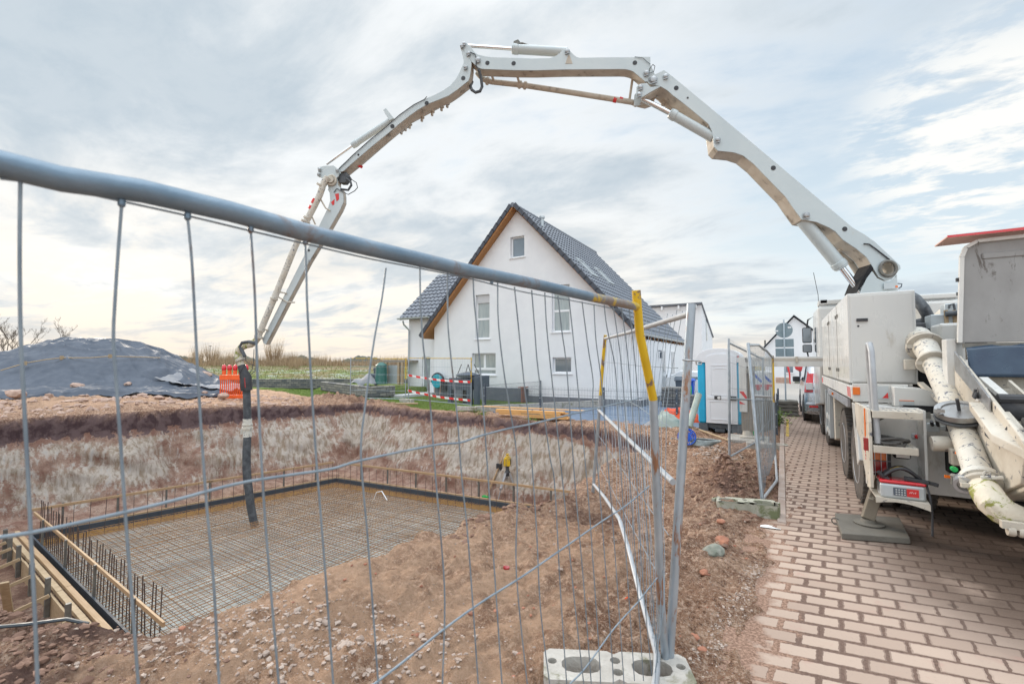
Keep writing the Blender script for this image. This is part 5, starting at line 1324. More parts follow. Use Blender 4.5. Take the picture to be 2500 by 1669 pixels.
def panel(label, posts, rails, n, hz, mesh_top, mesh_bot, wr=.0018, wm='wire', pr=.0205, seed=2, lean=None):
    """posts: list of (bottom point, top point, material, split, upper material); rails: polylines of points"""
    t = thing('site_fence', posts[0][0], label, 'fence')
    for (a, z, m1, sp, m2) in posts:
        a, z = Vector(a), Vector(z)
        if sp is None:
            b = MB(); b.tube([a, z], pr, 12); b.build('post', MT[m1], t, smooth=True)
        else:
            b = MB(); b.tube([a, a.lerp(z, sp)], pr, 12); b.build('post', MT[m1], t, smooth=True)
            b = MB(); b.tube([a.lerp(z, sp), z], pr * 1.03, 12); b.build('post_upper', MT[m2], t, smooth=True)
    for pts, m_ in rails:
        b = MB(); b.tube(pts, pr * .85, 10); b.build('rail', MT[m_], t, smooth=True)
    rg = random.Random(seed); b = MB()
    def poly(P, u):
        k = u * (len(P) - 1); i = min(len(P) - 2, int(k)); return Vector(P[i]).lerp(Vector(P[i + 1]), k - i)
    for i in range(1, n):
        u = i / n; p, q = poly(mesh_top, u), poly(mesh_bot, u)
        m_ = p.lerp(q, .5) + Vector((rg.uniform(-.01, .01), rg.uniform(-.01, .01), 0)); b.tube([p, m_, q], wr, 4)
    for v in hz:
        b.tube([poly(mesh_top, k / 5).lerp(poly(mesh_bot, k / 5), v) for k in range(6)], wr * 1.5, 4)
    b.build('wire_mesh', MT[wm], t); return t
# gate-like pair by the kerb
a = G(1781, 1134, -0.10); a_t = a + Vector((0, 0, 2.06)); a_t = on(1779, 826, a, Vector((a.x, a.y, 0)).normalized())
c = G(1863, 1082, -0.10); c_t = on(1862, 872, c, Vector((c.x, c.y, 0)).normalized())
def L3(p, q, u): return Vector(p).lerp(Vector(q), u)
panel('galvanised site fence panel in front of the blue and white toilet', [(a, a_t, 'galv', None, None), (c, c_t, 'galv', None, None)],
      [([L3(a, a_t, .965), L3(c, c_t, .98)], 'galv'), ([L3(a, a_t, .52), L3(c, c_t, .5)], 'galv'), ([L3(a, a_t, .06), L3(c, c_t, .06)], 'galv')],
      44, (.2, .42, .72, .9), [L3(a, a_t, 1.0), L3(c, c_t, 1.0)], [L3(a, a_t, .06), L3(c, c_t, .06)], wr=.0016)
Bb = G(1862, 1232, 0.02); Bt = AT(1826, 837, 5.62)
E0 = G(1893, 1122, -0.06); E1 = AT(1886, 868, 8.2)
rm = [L3(Bt, E1, .35) + UP * .05, L3(Bt, E1, .7) + UP * .03]
panel('leaning site fence panel along the kerb ending in a yellow-topped post', [(Bb, Bt, 'galv', None, None), (E0, E1, 'galv', .55, 'yellow')],
      [([L3(Bb, Bt, .985), rm[0], rm[1], L3(E0, E1, .98)], 'galv'), ([L3(Bb, Bt, .66), L3(Bb, Bt, .66).lerp(L3(E0, E1, .60), .75)], 'rail_pale'), ([L3(Bb, Bt, .03), L3(Bb, Bt, .02).lerp(E0, .35) + R_ * .12 + UP * .03, L3(Bb, Bt, .02).lerp(E0, .7) + R_ * .06, L3(E0, E1, .04)], 'rail_pale')],
      48, (.2, .42, .62, .80), [L3(Bb, Bt, 1.0), rm[0] + UP * .02, rm[1] + UP * .02, L3(E0, E1, 1.0)], [L3(Bb, Bt, .04), L3(E0, E1, .05)], wr=.0015)
# two far panels beyond the pit with barrier tape
def far_panel(pa, pb, label, ya=None, yb=None, zt=1.93, z0=-.05):
    a = G(pa[0], pa[1], z0); b_ = G(pb[0], pb[1], z0 - .03); at = a + UP * zt; bt = b_ + UP * zt
    return panel(label, [(a, at, 'galv', .5 if ya else None, 'yellow'), (b_, bt, 'galv', .5 if yb else None, 'yellow')],
                 [([L3(a, at, .98), L3(b_, bt, .98)], 'yellow' if yb and not ya else 'galv'), ([L3(a, at, .05), L3(b_, bt, .05)], 'galv')], 40, (.2, .4, .6, .8), [L3(a, at, .98), L3(b_, bt, .98)], [L3(a, at, .05), L3(b_, bt, .05)], wr=.003, wm='galv'), a, b_
_, q0, q1 = far_panel((855, 976), (990, 979), 'far site fence panel on the lawn edge left of the house, yellow right post', yb=1)
_, q2, q3 = far_panel((997, 979), (1150, 994), 'far site fence panel before the house with red and white barrier tape', yb=1)
mat_tape = bpy.data.materials.new('barrier_tape'); mat_tape.use_nodes = True
tt = NT(mat_tape.node_tree); oo = tt.n('ShaderNodeOutputMaterial'); pp = tt.n('ShaderNodeBsdfPrincipled'); tt.l(pp.outputs[0], oo.inputs[0])
tc = tt.n('ShaderNodeTexCoord'); ss = tt.n('ShaderNodeSeparateXYZ'); tt.l(tc.outputs['Object'], ss.inputs[0])
fr = tt.math('FRACT', tt.math('MULTIPLY', tt.math('ADD', ss.outputs[0], tt.math('MULTIPLY', ss.outputs[2], .35)), 2.0)); tt.l(tt.mix(tt.math('GREATER_THAN', fr, .5), (0.78, .78, .78), (.72, .03, .03)), pp.inputs['Base Color']); MT['tape'] = mat_tape
for h0, h1, lab in ((1.15, .98, 'upper red and white barrier tape on the far fence panel'), (.48, .27, 'lower red and white barrier tape on the far fence panel')):
    b = MB(); b.grid(lambda u, v: tuple(q2.lerp(q3, u) + Vector((0, -.05 - .02 * math.sin(u * 13), h0 + (h1 - h0) * u - .06 * math.sin(math.pi * u) + (v - .5) * .085))), 40, 1)
    tag(b.build('barrier_tape', MT['tape'], solid=.003), lab, 'tape')

# concrete feet
def foot(cx, cy, z, rz, label, m='concrete', L=.74, Wd=.24, H=.14):
    t = MB(); M3 = Matrix.Rotation(rz, 3, 'Z')
    def loop(pts): return [M3 @ Vector((x, y, 0)) + Vector((cx, cy, z)) for x, y in pts]
    c = .03; hx, hy = L / 2, Wd / 2
    outer = [(-hx + c, -hy), (-.035, -hy), (0, -hy + .025), (.035, -hy), (hx - c, -hy), (hx, -hy + c), (hx, hy - c), (hx - c, hy), (.035, hy), (0, hy - .025), (-.035, hy), (-hx + c, hy), (-hx, hy - c), (-hx, -hy + c)]
    def slot(x0, x1, w): 
        n = 5; r = w; return [(x1 - r + r * math.cos(a), r * math.sin(a)) for a in [rad(-90 + 180 * k / n) for k in range(n + 1)]] + [(x0 + r + r * math.cos(a), r * math.sin(a)) for a in [rad(90 + 180 * k / n) for k in range(n + 1)]]
    def circ(x, y, r): return [(x + r * math.cos(2 * math.pi * k / 10), y + r * math.sin(2 * math.pi * k / 10)) for k in range(10)]
    holes = [slot(-.28, -.075, .062), slot(.075, .28, .062), circ(-.0, .045, .027), circ(-.0, -.045, .027), circ(.325, .02, .024), circ(-.325, .02, .024)]
    t.extr([loop(outer)] + [loop(h) for h in holes], (0, 0, H))
    t.extr(loop([(-hx + .02, -hy + .01), (hx - .02, -hy + .01), (hx - .02, hy - .01), (-hx + .02, hy - .01)]), (0, 0, H * .2))
    o = t.build('fence_foot', MT[m], base=(cx, cy, z), bevel=.008); tag(o, label, 'concrete foot', 'concrete feet of the site fences'); return o
p0 = G(1333, 1582, .13); p1 = G(1663, 1597, .13); ee = (p1 - p0).normalized(); nn = Vector((ee.y, -ee.x, 0)); cc = (p0 + p1) / 2 + nn * .125
foot(cc.x, cc.y, -.005, math.atan2(ee.y, ee.x), 'pale slotted concrete foot under the nearest corner post')
p0 = G(1765, 1262, -.02); p1 = G(1893, 1272, -.02); ee = (p1 - p0).normalized(); nn = Vector((-ee.y, ee.x, 0)); cc = (p0 + p1) / 2 + nn * .12
foot(cc.x, cc.y, -.03, math.atan2(ee.y, ee.x), 'mossy cracked concrete foot at the paving edge under the leaning panel', m='foot_dirty', L=.62, H=.17)
g = G(1850, 1100, -.1); foot(g.x + .15, g.y + .3, -.12, .1, 'concrete foot behind the leaning panel near the outrigger pad')
g = G(993, 981, -.05); foot(g.x, g.y, -.06, -.15, 'grey concrete foot where the two far panels meet on the lawn', L=.8)
g = G(1140, 1000, -.05); foot(g.x, g.y, -.07, .35, 'pale concrete foot at the right end of the taped far panel', L=.8)
g = G(1008, 984, 0); b = MB(); b.tube([(g.x - .7, g.y - .25, -.02), (g.x + .35, g.y - .1, 0.02)], .03, 8); tag(b.build('green_peg', MT['wood_form'], smooth=True), 'thin wooden peg with lime ends in front of the far concrete foot', 'peg')

# ------------------------------------------------------------------ toilet
def toilet():
    x0, x1, y0, z0 = -1.92, -0.83, 12.75, -.16
    pL = AY(1705, 1050, y0); pR = AY(1812, 1055, y0); x0, x1 = pL.x, pR.x; z0 = pL.z - .02
    t = thing('portable_toilet', ((x0 + x1) / 2, y0 + .55, z0), 'blue and white portable toilet cabin with arched white door', 'toilet')
    zt = AY(1712, 884, y0).z; ztop = AY(1757, 850, y0).z; D = 1.1; cw = .20
    b = MB()
    for xa, xb in ((x0, x0 + cw), (x1 - cw, x1)): b.b2((xa, y0, z0 + .22), (xb, y0 + D, zt))
    b.b2((x0 + cw, y0 + .1, z0 + .22), (x1 - cw, y0 + D - .002, zt)); b.build('side_wall', MT['toilet_blue'], t, bevel=.05)
    b = MB(); b.b2((x0 + .01, y0 + .01, z0), (x0 + .24, y0 + D, z0 + .22)); b.b2((x1 - .24, y0 + .01, z0), (x1 - .01, y0 + D, z0 + .22)); b.b2((x0 + .2, y0 + .03, z0 + .10), (x1 - .2, y0 + D, z0 + .215)); b.b2(((x0 + x1) / 2 - .12, y0 + .03, z0), ((x0 + x1) / 2 + .12, y0 + .3, z0 + .1)); b.build('base', MT['toilet_base'], t, bevel=.02)
    def arch(xa, xb, zs, zh, n=14): return [((xa + xb) / 2 - (xb - xa) / 2 * math.cos(math.pi * k / n), zs + zh * math.sin(math.pi * k / n) ** .75) for k in range(n + 1)]
    prof = [(x0 - .02, zt - .005)] + arch(x0 - .02, x1 + .02, zt + .06, ztop - zt - .06) + [(x1 + .02, zt - .005)]
    b = MB(); b.extr([Vector((x, y0 - .03, z)) for x, z in prof], (0, D + .06, 0)); b.build('roof', MT['toilet_white'], t, smooth=True, bevel=.05)
    dx0, dx1 = x0 + cw + .005, x1 - .09; zs = zt + .06
    dp = [(dx0, z0 + .24)] + arch(dx0, dx1, zs, .16) + [(dx1, z0 + .24)]
    b = MB(); b.extr([Vector((x, y0 - .055, z)) for x, z in dp], (0, .05, 0)); dr = b.build('door', MT['toilet_white'], t, bevel=.012)
    b = MB(); w = dx1 - dx0
    def ring(xa, xb, za, zb): 
        for p in (((xa, za), (xb, za + .018)), ((xa, zb - .018), (xb, zb)), ((xa, za + .018), (xa + .018, zb - .018)), ((xb - .018, za + .018), (xb, zb - .018))): b.b2((p[0][0], y0 - .066, p[0][1]), (p[1][0], y0 - .054, p[1][1]))
    ring(dx0 + .12, dx1 - .14, z0 + .95, zs - .12); ring(dx0 + .08, dx1 - .10, z0 + .33, z0 + .80); b.b2((dx0 + .03, y0 - .072, z0 + .85), (dx1 - .03, y0 - .054, z0 + .92))
    for k in (0, 1): b.tube([(x, y0 - .06, z) for x, z in arch(dx0 + .2, dx1 - .2, zs - .26 + k * .07, .05)], .008, 5)
    b.build('moulding', MT['toilet_white'], t, bevel=.004).parent = dr
    b = MB(); b.b2((dx0 + .20, y0 - .078, z0 + .845), (dx0 + .36, y0 - .056, z0 + .935)); b.b2((dx1 - .16, y0 - .09, z0 + .83), (dx1 - .02, y0 - .056, z0 + .94)); b.build('latch', MT['black'], t, bevel=.005).parent = dr
    b = MB(); b.lathe([(.038, -.006), (.038, .006)], (dx0 + .31, y0 - .08, z0 + .89), (0, 1, 0)); b.build('dial', MT['white'], t).parent = dr
    b = MB(); q = AY(1802, 870, y0 - .04); b.b2((q.x - .05, y0 - .045, q.z - .005), (q.x + .05, y0 - .033, q.z + .005)); b.build('emblem', MT['anthracite'], t); b = MB(); b.box((q.x, y0 - .045, q.z), (.025, .012, .04)); b.build('emblem', MT['red'], t)
toilet()

# ------------------------------------------------------------------ loose things round the toilet
def crumple(name, c, rx, ry, h, m, label, cat, seed, nu=34, nv=34, sharp=1.0):
    b = MB()
    def fn(u, v):
        a = 2 * math.pi * u; r = v; k = 1 + .35 * float(vnoise(np.array([math.cos(a) * 1.6 + seed]), np.array([math.sin(a) * 1.6]), seed)[0])
        x = c[0] + rx * r * k * math.cos(a); y = c[1] + ry * r * k * math.sin(a)
        w = float(fbm(np.array([x * 3.1]), np.array([y * 3.1]), 1.0, 4, seed)[0])
        z = max(c[2] - .03, TZ(x, y) - .03 if True else 0) + h * (1 - r ** 2.2) * (1 + .6 * w) + .05 * abs(w) * 2 * (1 if r < .97 else 0)
        return (x, y, z)
    b.grid(fn, nu, nv); o = b.build(name, MT[m], base=c, smooth=True, ang=25); tag(o, label, cat)
g = G(1672, 1030, -.2); crumple('orange_tarp', (g.x, g.y, -.15), .50, .35, .42, 'orange_tarp', 'crumpled bright orange tarp beside the toilet', 'tarp', 3)
g = G(1640, 1018, -.1); crumple('orange_tarp', (g.x - .1, g.y + .5, -.15), .45, .3, .25, 'orange_tarp', 'orange tarp corner showing behind the grey-green sheet', 'tarp', 8)
g = G(1632, 1040, -.1); crumple('grey_green_sheet', (g.x, g.y, -.15), .48, .40, .36, 'grey_tarp', 'crumpled pale grey-green sheet at the rim of the pit', 'sheet', 5)
g = G(1602, 1035, -.1); crumple('grey_bag', (g.x - .05, g.y, -.12), .28, .22, .15, 'sheet_pale', 'small pale grey bag left of the grey-green sheet', 'bag', 6)
p, q = AT(1682, 1042, 10.6), AT(1706, 962, 11.0); b = MB(); b.tube([p, q], .075, 14); tag(b.build('drain_tube', MT['grey_tarp'], smooth=True), 'grey-green plastic tube leaning beside the toilet', 'tube')
g = G(1675, 1094, -.10)
t = thing('cable_reel', (g.x, g.y, g.z), 'bright blue plastic hose reel lying on the bare earth behind the posts', 'reel')
cx, cy, cz = g.x, g.y + .1, g.z + .22
for s_ in (-.07, .07):
    b = MB(); ax = Vector((.45, -1, .25)).normalized(); c_ = Vector((cx, cy, cz)) + ax * s_
    b.torus(c_, ax, .16, .014, 26, 6); b.torus(c_, ax, .09, .010, 20, 6)
    u = ax.orthogonal().normalized(); w = ax.cross(u)
    for k in range(6): d = u * math.cos(k * math.pi / 3) + w * math.sin(k * math.pi / 3); b.tube([c_ + d * .04, c_ + d * .16], .011, 6)
    b.build('flange', MT['blue_plastic'], t, smooth=True)
b = MB(); b.lathe([(.07, -.08), (.07, .08)], (cx, cy, cz), ax); b.build('drum', MT['blue_plastic'], t, smooth=True)
g2 = G(1712, 1092, -.10); b = MB()
for k in range(5): b.tube([(g2.x + (.22 + .02 * k) * math.cos(a) + .02 * k, g2.y + (.20 - .012 * k) * math.sin(a), TZ(g2.x, g2.y) + .03 + .022 * k) for a in [2 * math.pi * j / 30 for j in range(30)]], .013, 6, closed=True)
tag(b.build('hose_coil', MT['hose_grey'], smooth=True), 'coiled silver-grey hose beside the blue reel', 'hose')
b = MB(); pts = []
for px, py in ((1660, 1085), (1640, 1078), (1615, 1092), (1595, 1099)): q_ = G(px, py, -.08); pts.append((q_.x, q_.y, TZ(q_.x, q_.y) + .03))
b.tube(pts, .013, 6); tag(b.build('hose_end', MT['hose_grey'], smooth=True), 'loose hose length running from the reel toward the pit rim', 'hose')
a1, a2 = G(1707, 1061, -.1), G(1783, 1078, -.1); b = MB(); b.tube([(a1.x, a1.y, TZ(a1.x, a1.y) + .06), (a2.x, a2.y, TZ(a2.x, a2.y) + .05)], .022, 10); tag(b.build('wooden_pole', MT['wood_form'], smooth=True), 'pale wooden pole lying on the earth in front of the toilet', 'pole')
g = G(1838, 1063, -.05); t = thing('green_bottle', (g.x, g.y, g.z), 'transparent bright green plastic bottle standing behind the fence', 'bottle')
b = MB(); b.lathe([(.05, 0), (.055, .02), (.05, .1), (.056, .14), (.056, .22), (.05, .27), (.02, .32), (.016, .34)], (g.x, g.y, g.z - .02), seg=16); b.build('body', MT['green_plastic'], t, smooth=True); b = MB(); b.lathe([(.018, 0), (.018, .025)], (g.x, g.y, g.z + .32), seg=12); b.build('cap', MT['white'], t)
# timber pile on the rim
p0, p1 = G(1212, 1012, -.05), G(1388, 1021, -.05); d = (p1 - p0).normalized(); sd = Vector((-d.y, d.x, 0))
t = thing('timber_stack', ((p0.x + p1.x) / 2, p0.y, -.05), 'stack of fresh orange-yellow timber boards on the far rim of the pit', 'timber')
rg = random.Random(8); k = 0
for (a, z, lay, off) in ((.46, 1.0, 0, 0), (.42, .99, 0, .22), (.05, .98, 1, 0), (.03, .96, 1, .22), (0.0, .90, 2, 0), (.02, .97, 2, .24), (-.0, .52, 3, .02), (.50, .94, 3, .05), (-.28, 1.18, 4, .3)):
    b = MB(); zz = TZ(p0.x, p0.y) + .10 + lay * .058; L = (p1 - p0).length
    b.beam(p0 + d * (L * a) + sd * off + UP * (zz - p0.z), p0 + d * (L * z) + sd * off + UP * (zz - p0.z), .16, .05 if lay < 4 else .02); b.build('board', MT['wood_fresh'], t, bevel=.004)
b = MB(); b.beam(p0 + d * .9 + UP * .09 - sd * .02, p0 + d * 1.55 + UP * .09 - sd * .02, .12, .03); b.build('bearer', MT['wood_grey'], t)
# orange safety barriers with red lamps
def barrier():
    g = G(566, 975, 0.12); g2 = G(541, 962, .12)
    t = thing('safety_barrier', (g.x, g.y, TZ(g.x, g.y)), 'orange plastic safety barriers stacked with red warning lamps on top', 'barrier')
    z0 = TZ(g.x, g.y) + .02; e = Vector((.86, .5, 0)); e = R_.copy(); n = F_ * 1.0
    Wd = 1.05
    for k in range(4):
        o = Vector((g.x, g.y, z0)) - e * (Wd / 2) + n * (.14 * k) - e * (.03 * k)
        b = MB(); b.beam(o + UP * .06, o + e * Wd + UP * .06, .05, .12); b.beam(o + UP * .86, o + e * Wd + UP * .86, .06, .20)
        if k == 0:
            for i in range(13): b.beam(o + e * (Wd * (i + .5) / 13) + UP * .12, o + e * (Wd * (i + .5) / 13) + UP * .76, .035, .04, up=(1, 0, 0))
        b.build('barrier_board', MT['orange_plastic'], t, bevel=.008)
    for i in range(5):
        o = Vector((g.x, g.y, z0 + .98)) + e * (-.42 + .22 * i) + n * (.1 + .02 * i)
        b = MB(); b.lathe([(.075, 0), (.075, .16)], o, seg=12); lb = b.build('lamp_base', MT['orange_plastic'], t, smooth=True)
        b = MB(); b.lathe([(.07, 0), (.09, .05), (.09, .16), (.05, .23), (.01, .25)], o + UP * .165, seg=14); b.build('lamp_lens', MT['bright_red_lamp'], t, smooth=True).parent = lb
barrier()
# bags of building material behind the leaning fence
for i, (px, lab) in enumerate(((1851, 'left of two white printed material bags behind the kerb fence'), (1872, 'right of two white printed material bags behind the kerb fence'))):
    q = AY(px, 935, 13.6 + .2 * i); t = thing('material_bag', (q.x, q.y, -.1), lab, 'bag')
    b = MB(); b.box((q.x, q.y, 1.05), (.30, .28, .78)); b.build('sack', MT['sheet_pale'] if False else MT['white'], t, bevel=.05)
    b = MB(); b.extr([Vector((q.x - .13, q.y - .147, 1.36)), Vector((q.x - .07, q.y - .147, 1.38)), Vector((q.x + .13, q.y - .147, 1.16)), Vector((q.x + .07, q.y - .147, 1.14))], (0, .01, 0)); b.build('print', MT['blue_plastic'], t)
    b = MB(); b.b2((q.x - .14, q.y - .147, 1.03), (q.x + .14, q.y - .14, 1.09)); b.lathe([(.06, 0), (.06, .008)], (q.x, q.y - .15, 1.0), (0, 1, 0)); b.build('print', MT['red'], t)
    b = MB(); b.b2((q.x - .2, q.y - .18, -.15), (q.x + .2, q.y + .2, .66)); b.build('pallet_stack', MT['wood_grey'], t)
# paper scrap
g = G(1881, 1288, .006); b = MB(); b.grid(lambda u, v: (g.x - .09 + .18 * u, g.y - .03 + .05 * v + .02 * u, .008 + .012 * math.sin(5 * u) * v + .004), 8, 3); tag(b.build('paper_scrap', MT['white'], solid=.001), 'small white paper scrap at the paving edge', 'paper')
# cigarette stub-like litter and plastic bits
g = G(1526, 1484); b = MB(); b.tube([(g.x, g.y, TZ(g.x, g.y) + .012), (g.x + .01, g.y + .03, TZ(g.x, g.y) + .012)], .004, 6); tag(b.build('cigarette_end', MT['orange_tarp'], smooth=True), 'tiny orange and white cigarette end on the earth behind the fence', 'litter')
g = G(1236, 1398); crumple('red_wrapper', (g.x, g.y, TZ(g.x, g.y)), .035, .02, .02, 'red_lamp', 'small dark pink wrapper on the bare earth', 'litter', 12, 10, 6)

# ------------------------------------------------------------------ traffic sign seen from behind
t = thing('road_sign', (0.08, 16.9, 0), 'temporary road sign seen from behind: disc and plates on rubber feet', 'sign')
yS = 16.9; c = AY(1914, 806, yS); r_ = AY(1935.5, 806, yS).x - c.x; cx = c.x
b = MB(); b.lathe([(r_, 0), (r_, .02)], (cx, yS, c.z), (0, 1, 0), 32); b.build('disc', MT['sign_back'], t, smooth=True)
for (ya, yb_) in ((827, 847), (850, 870)):
    za, zb = AY(1914, ya, yS).z, AY(1914, yb_, yS).z; b = MB(); b.b2((cx - r_ * 1.04, yS, zb), (cx + r_ * 1.08, yS + .02, za)); b.build('plate', MT['sign_back'], t, bevel=.02)
b = MB(); b.box((cx, yS - .03, (c.z + r_) / 2 + .15), (.045, .045, c.z + r_ - .1)); b.build('pole', MT['sign_pole'], t, bevel=.004)
b = MB()
for dx, dz in ((-.22, -.02), (.14, .08)): b.b2((cx + dx - .04, yS - .006, c.z + dz - .02), (cx + dx + .06, yS - .001, c.z + dz + .03))
b.build('sticker', MT['white'], t)
for i in range(4):
    z = .02 + .115 * i; b = MB(); b.extr([Vector((cx - .28, yS - .35, z)), Vector((cx + .34, yS - .35, z)), Vector((cx + .32, yS - .35, z + .09)), Vector((cx + .1, yS - .35, z + .105)), Vector((cx - .05, yS - .35, z + .085)), Vector((cx - .27, yS - .35, z + .10))], (0, .7, 0)); b.build('rubber_foot', MT['rubber_mat'] if i else MT['stake'], t, bevel=.01)
# ------------------------------------------------------------------ cars
def car(x, y, rz, m, label, W=1.85, L=4.6, H=1.85, van=True):
    t = thing('parked_car', (0, 0, 0), label, 'car')
    if van: prof = [(0, .45), (.02, .95), (.12, 1.05), (.30, 1.72), (.45, 1.83), (2.6, 1.86), (3.3, 1.45), (3.7, 1.08), (4.35, .9), (4.6, .6), (4.58, .25), (0.05, .25)]
    else: prof = [(0, .45), (.03, .9), (.5, 1.0), (1.1, 1.38), (2.2, 1.42), (3.0, .98), (3.9, .85), (4.2, .55), (4.18, .25), (0.05, .25)]
    n = len(prof); b = MB(); secs = []
    for sx in (-1, -.93, -.80, .80, .93, 1):
        s = []
        for (yy, zz) in prof:
            k = {1: 0.0, .93: .6, .80: 1.0}[abs(sx)]
            up = max(0, (zz - .95) / .9); w = W / 2 * (1 - .14 * up)
            dy = (L / 2 - yy) * .03 * (1 - k); dz = -.05 * (1 - k) if zz > .5 else .02 * (1 - k)
            s.append(Vector((sx * w, yy + dy, zz + dz)))
        secs.append(s)
    vs = [p for s in secs for p in s]; fs = []
    for i in range(5):
        for j in range(n): k = (j + 1) % n; fs.append((i * n + j, i * n + k, (i + 1) * n + k, (i + 1) * n + j))
    fs += [tuple(range(n)), tuple(5 * n + k for k in range(n))]
    b.add(vs, fs); b.build('body', MT[m], t, smooth=True, ang=45)
    for yy in (.85, L - .95):
        for sx in (-1, 1):
            w = MB(); w.lathe([(.02, -.10), (.24, -.11), (.30, -.10), (.325, -.06), (.33, .06), (.30, .10), (.02, .10)], (sx * (W / 2 - .09), yy, .33), (1, 0, 0), 26); wh = w.build('wheel', MT['tyre'], t, smooth=True)
            w = MB(); w.lathe([(.03, -.02), (.2, -.015), (.22, .02)], (sx * (W / 2 + .012), yy, .33), (1 * sx, 0, 0), 14); w.build('rim', MT['alu'], t).parent = wh
            w = MB(); w.lathe([(.39, -.02), (.39, .015)], (sx * (W / 2 - .012), yy, .36), (1, 0, 0), 24); w.build('wheel_arch', MT['black'], t)
    for sx in (-1, 1):
        w = MB(); z0, z1 = (.85, 1.5) if van else (.75, .95); w.extr([Vector((sx * (W / 2 - .0), .02, z0)), Vector((sx * (W / 2 - .20), -.02, z0)), Vector((sx * (W / 2 - .22), .12, (z0 + z1) / 2)), Vector((sx * (W / 2 - .26), .26, z1)), Vector((sx * (W / 2 - .12), .30, z1))], (0, .12, 0)); tl = w.build('tail_lamp', MT['bright_red_lamp'], t, bevel=.01)
        w = MB(); w.box((sx * (W / 2 - .12), .02, z0 + .16), (.16, .10, .18)); w.build('reversing_lens', MT['white'], t).parent = tl
        w = MB(); w.box((sx * (W / 2 + .12), L - 1.75, 1.12), (.20, .10, .17)); w.build('mirror', MT['black'], t, bevel=.03)
        w = MB()
        for a_, c_ in (((.75, 1.12), (1.55, 1.12)), ((1.62, 1.12), (2.75, 1.12))) if van else (((1.0, 1.0), (2.3, 1.0)),):
            w.extr([Vector((sx * (W / 2 * .982), a_[0], a_[1])), Vector((sx * (W / 2 * .982), c_[0] + .2, c_[1])), Vector((sx * (W / 2 * .90), c_[0] - .02, H - .28 if van else 1.3)), Vector((sx * (W / 2 * .90), a_[0] + .05, H - .28 if van else 1.3))], (sx * .015, 0, 0))
        w.build('side_window', MT['glass'], t)
    w = MB(); w.extr([Vector((-.62, .075 if van else .5, 1.12 if van else 1.02)), Vector((.62, .075 if van else .5, 1.12 if van else 1.02)), Vector((.55, .27 if van else 1.0, 1.66 if van else 1.34)), Vector((-.55, .27 if van else 1.0, 1.66 if van else 1.34))], (0, -.015, 0)); w.build('rear_window', MT['glass'], t)
    w = MB(); w.b2((-W / 2 + .02, -.08, .30), (W / 2 - .02, .12, .58)); bp = w.build('bumper', MT[m], t, bevel=.05)
    w = MB(); w.box((-.72, -.085, .47), (.2, .02, .05)); w.box((.72, -.085, .47), (.2, .02, .05)); w.build('reflector', MT['red'], t).parent = bp
    t.location = (x, y, 0); t.rotation_euler = (0, 0, rz); return t
car(1.42, 14.9, 0, 'car_silver', 'silver people carrier parked on the bricks in front of the pump truck')
q = AY(1712, 950, 22.0); car(q.x + 1.0, 24.5, rad(90), 'car_white', 'white car parked behind the toilet beside the house', H=1.4, van=False).location.z = -.16

# ------------------------------------------------------------------ concrete pump truck
T = thing('pump_truck', (2.0, 9.5, 0), 'white concrete pump truck with raised boom reaching over the pit', 'pump truck')
XL = 0.70; XR = 3.2
def part(mb, name, m, **k): return mb.build(name, MT[m], T, **k)
def sub(mb, name, m, par, **k):
    o = mb.build(name, MT[m], T, **k); o.parent = par; return o
# truck frame, plus an added low block that darkens the ground beneath
b = MB(); b.b2((1.35, 5.9, .62), (1.5, 14.2, .92)); b.b2((2.4, 5.9, .62), (2.55, 14.2, .92)); b.b2((1.2, 6.1, .40), (2.9, 8.8, .6)); b.b2((1.1, 6.3, .95), (2.9, 13.4, 1.22)); b.b2((1.1, 6.25, .34), (2.95, 13.9, .62)); part(b, 'chassis_and_shade_block', 'dark_gap')
# axles and wheels
def wheel(cx, cy, w=.30, R=.50):
    k = MB(); prof = [(.28, -w / 2), (.40, -w / 2 - .005), (.47, -w / 2 + .01), (R, -w / 2 + .05), (R, w / 2 - .05), (.47, w / 2 - .01), (.40, w / 2 + .005), (.28, w / 2)]
    k.lathe(prof, (cx, cy, R - .01), (1, 0, 0), 44)
    # tread blocks
    for i in range(44):
        a = 2 * math.pi * i / 44
        for dx in (-.10, 0, .10):
            c_ = Vector((cx + dx, cy + math.cos(a + dx) * (R + .004), R - .01 + math.sin(a + dx) * (R + .004)))
            k.box(c_, (.082, .045, .018), M=Matrix.Rotation(a + dx - math.pi / 2, 3, 'X'))
    wh = part(k, 'wheel', 'tyre', smooth=True, ang=30)
    r = MB(); sx = -1 if cx < 2 else 1; r.lathe([(.02, .02), (.09, .02), (.10, -.03), (.16, -.06), (.22, -.03), (.27, .0), (.29, .03), (.275, .035), (.25, -.0)], (cx + sx * (w / 2 - .03), cy, R - .01), (sx, 0, 0), 30)
    sub(r, 'rim', 'alu', wh, smooth=True)
    r = MB()
    for i in range(10): a = 2 * math.pi * i / 10; r.lathe([(.014, 0), (.014, .03)], (cx + sx * (w / 2 - .05), cy + .13 * math.cos(a), R - .01 + .13 * math.sin(a)), (sx, 0, 0), 6)
    sub(r, 'wheel_nuts', 'steel', wh)
for cy in (7.0, 8.35, 11.45, 13.0):
    wheel(XL + .20, cy); wheel(XR - .20, cy)
    if cy < 9: wheel(XL + .56, cy); wheel(XR - .56, cy)
    b = MB(); b.tube([(XL + .3, cy, .5), (XR - .3, cy, .5)], .09, 10); part(b, 'axle', 'dark_gap')
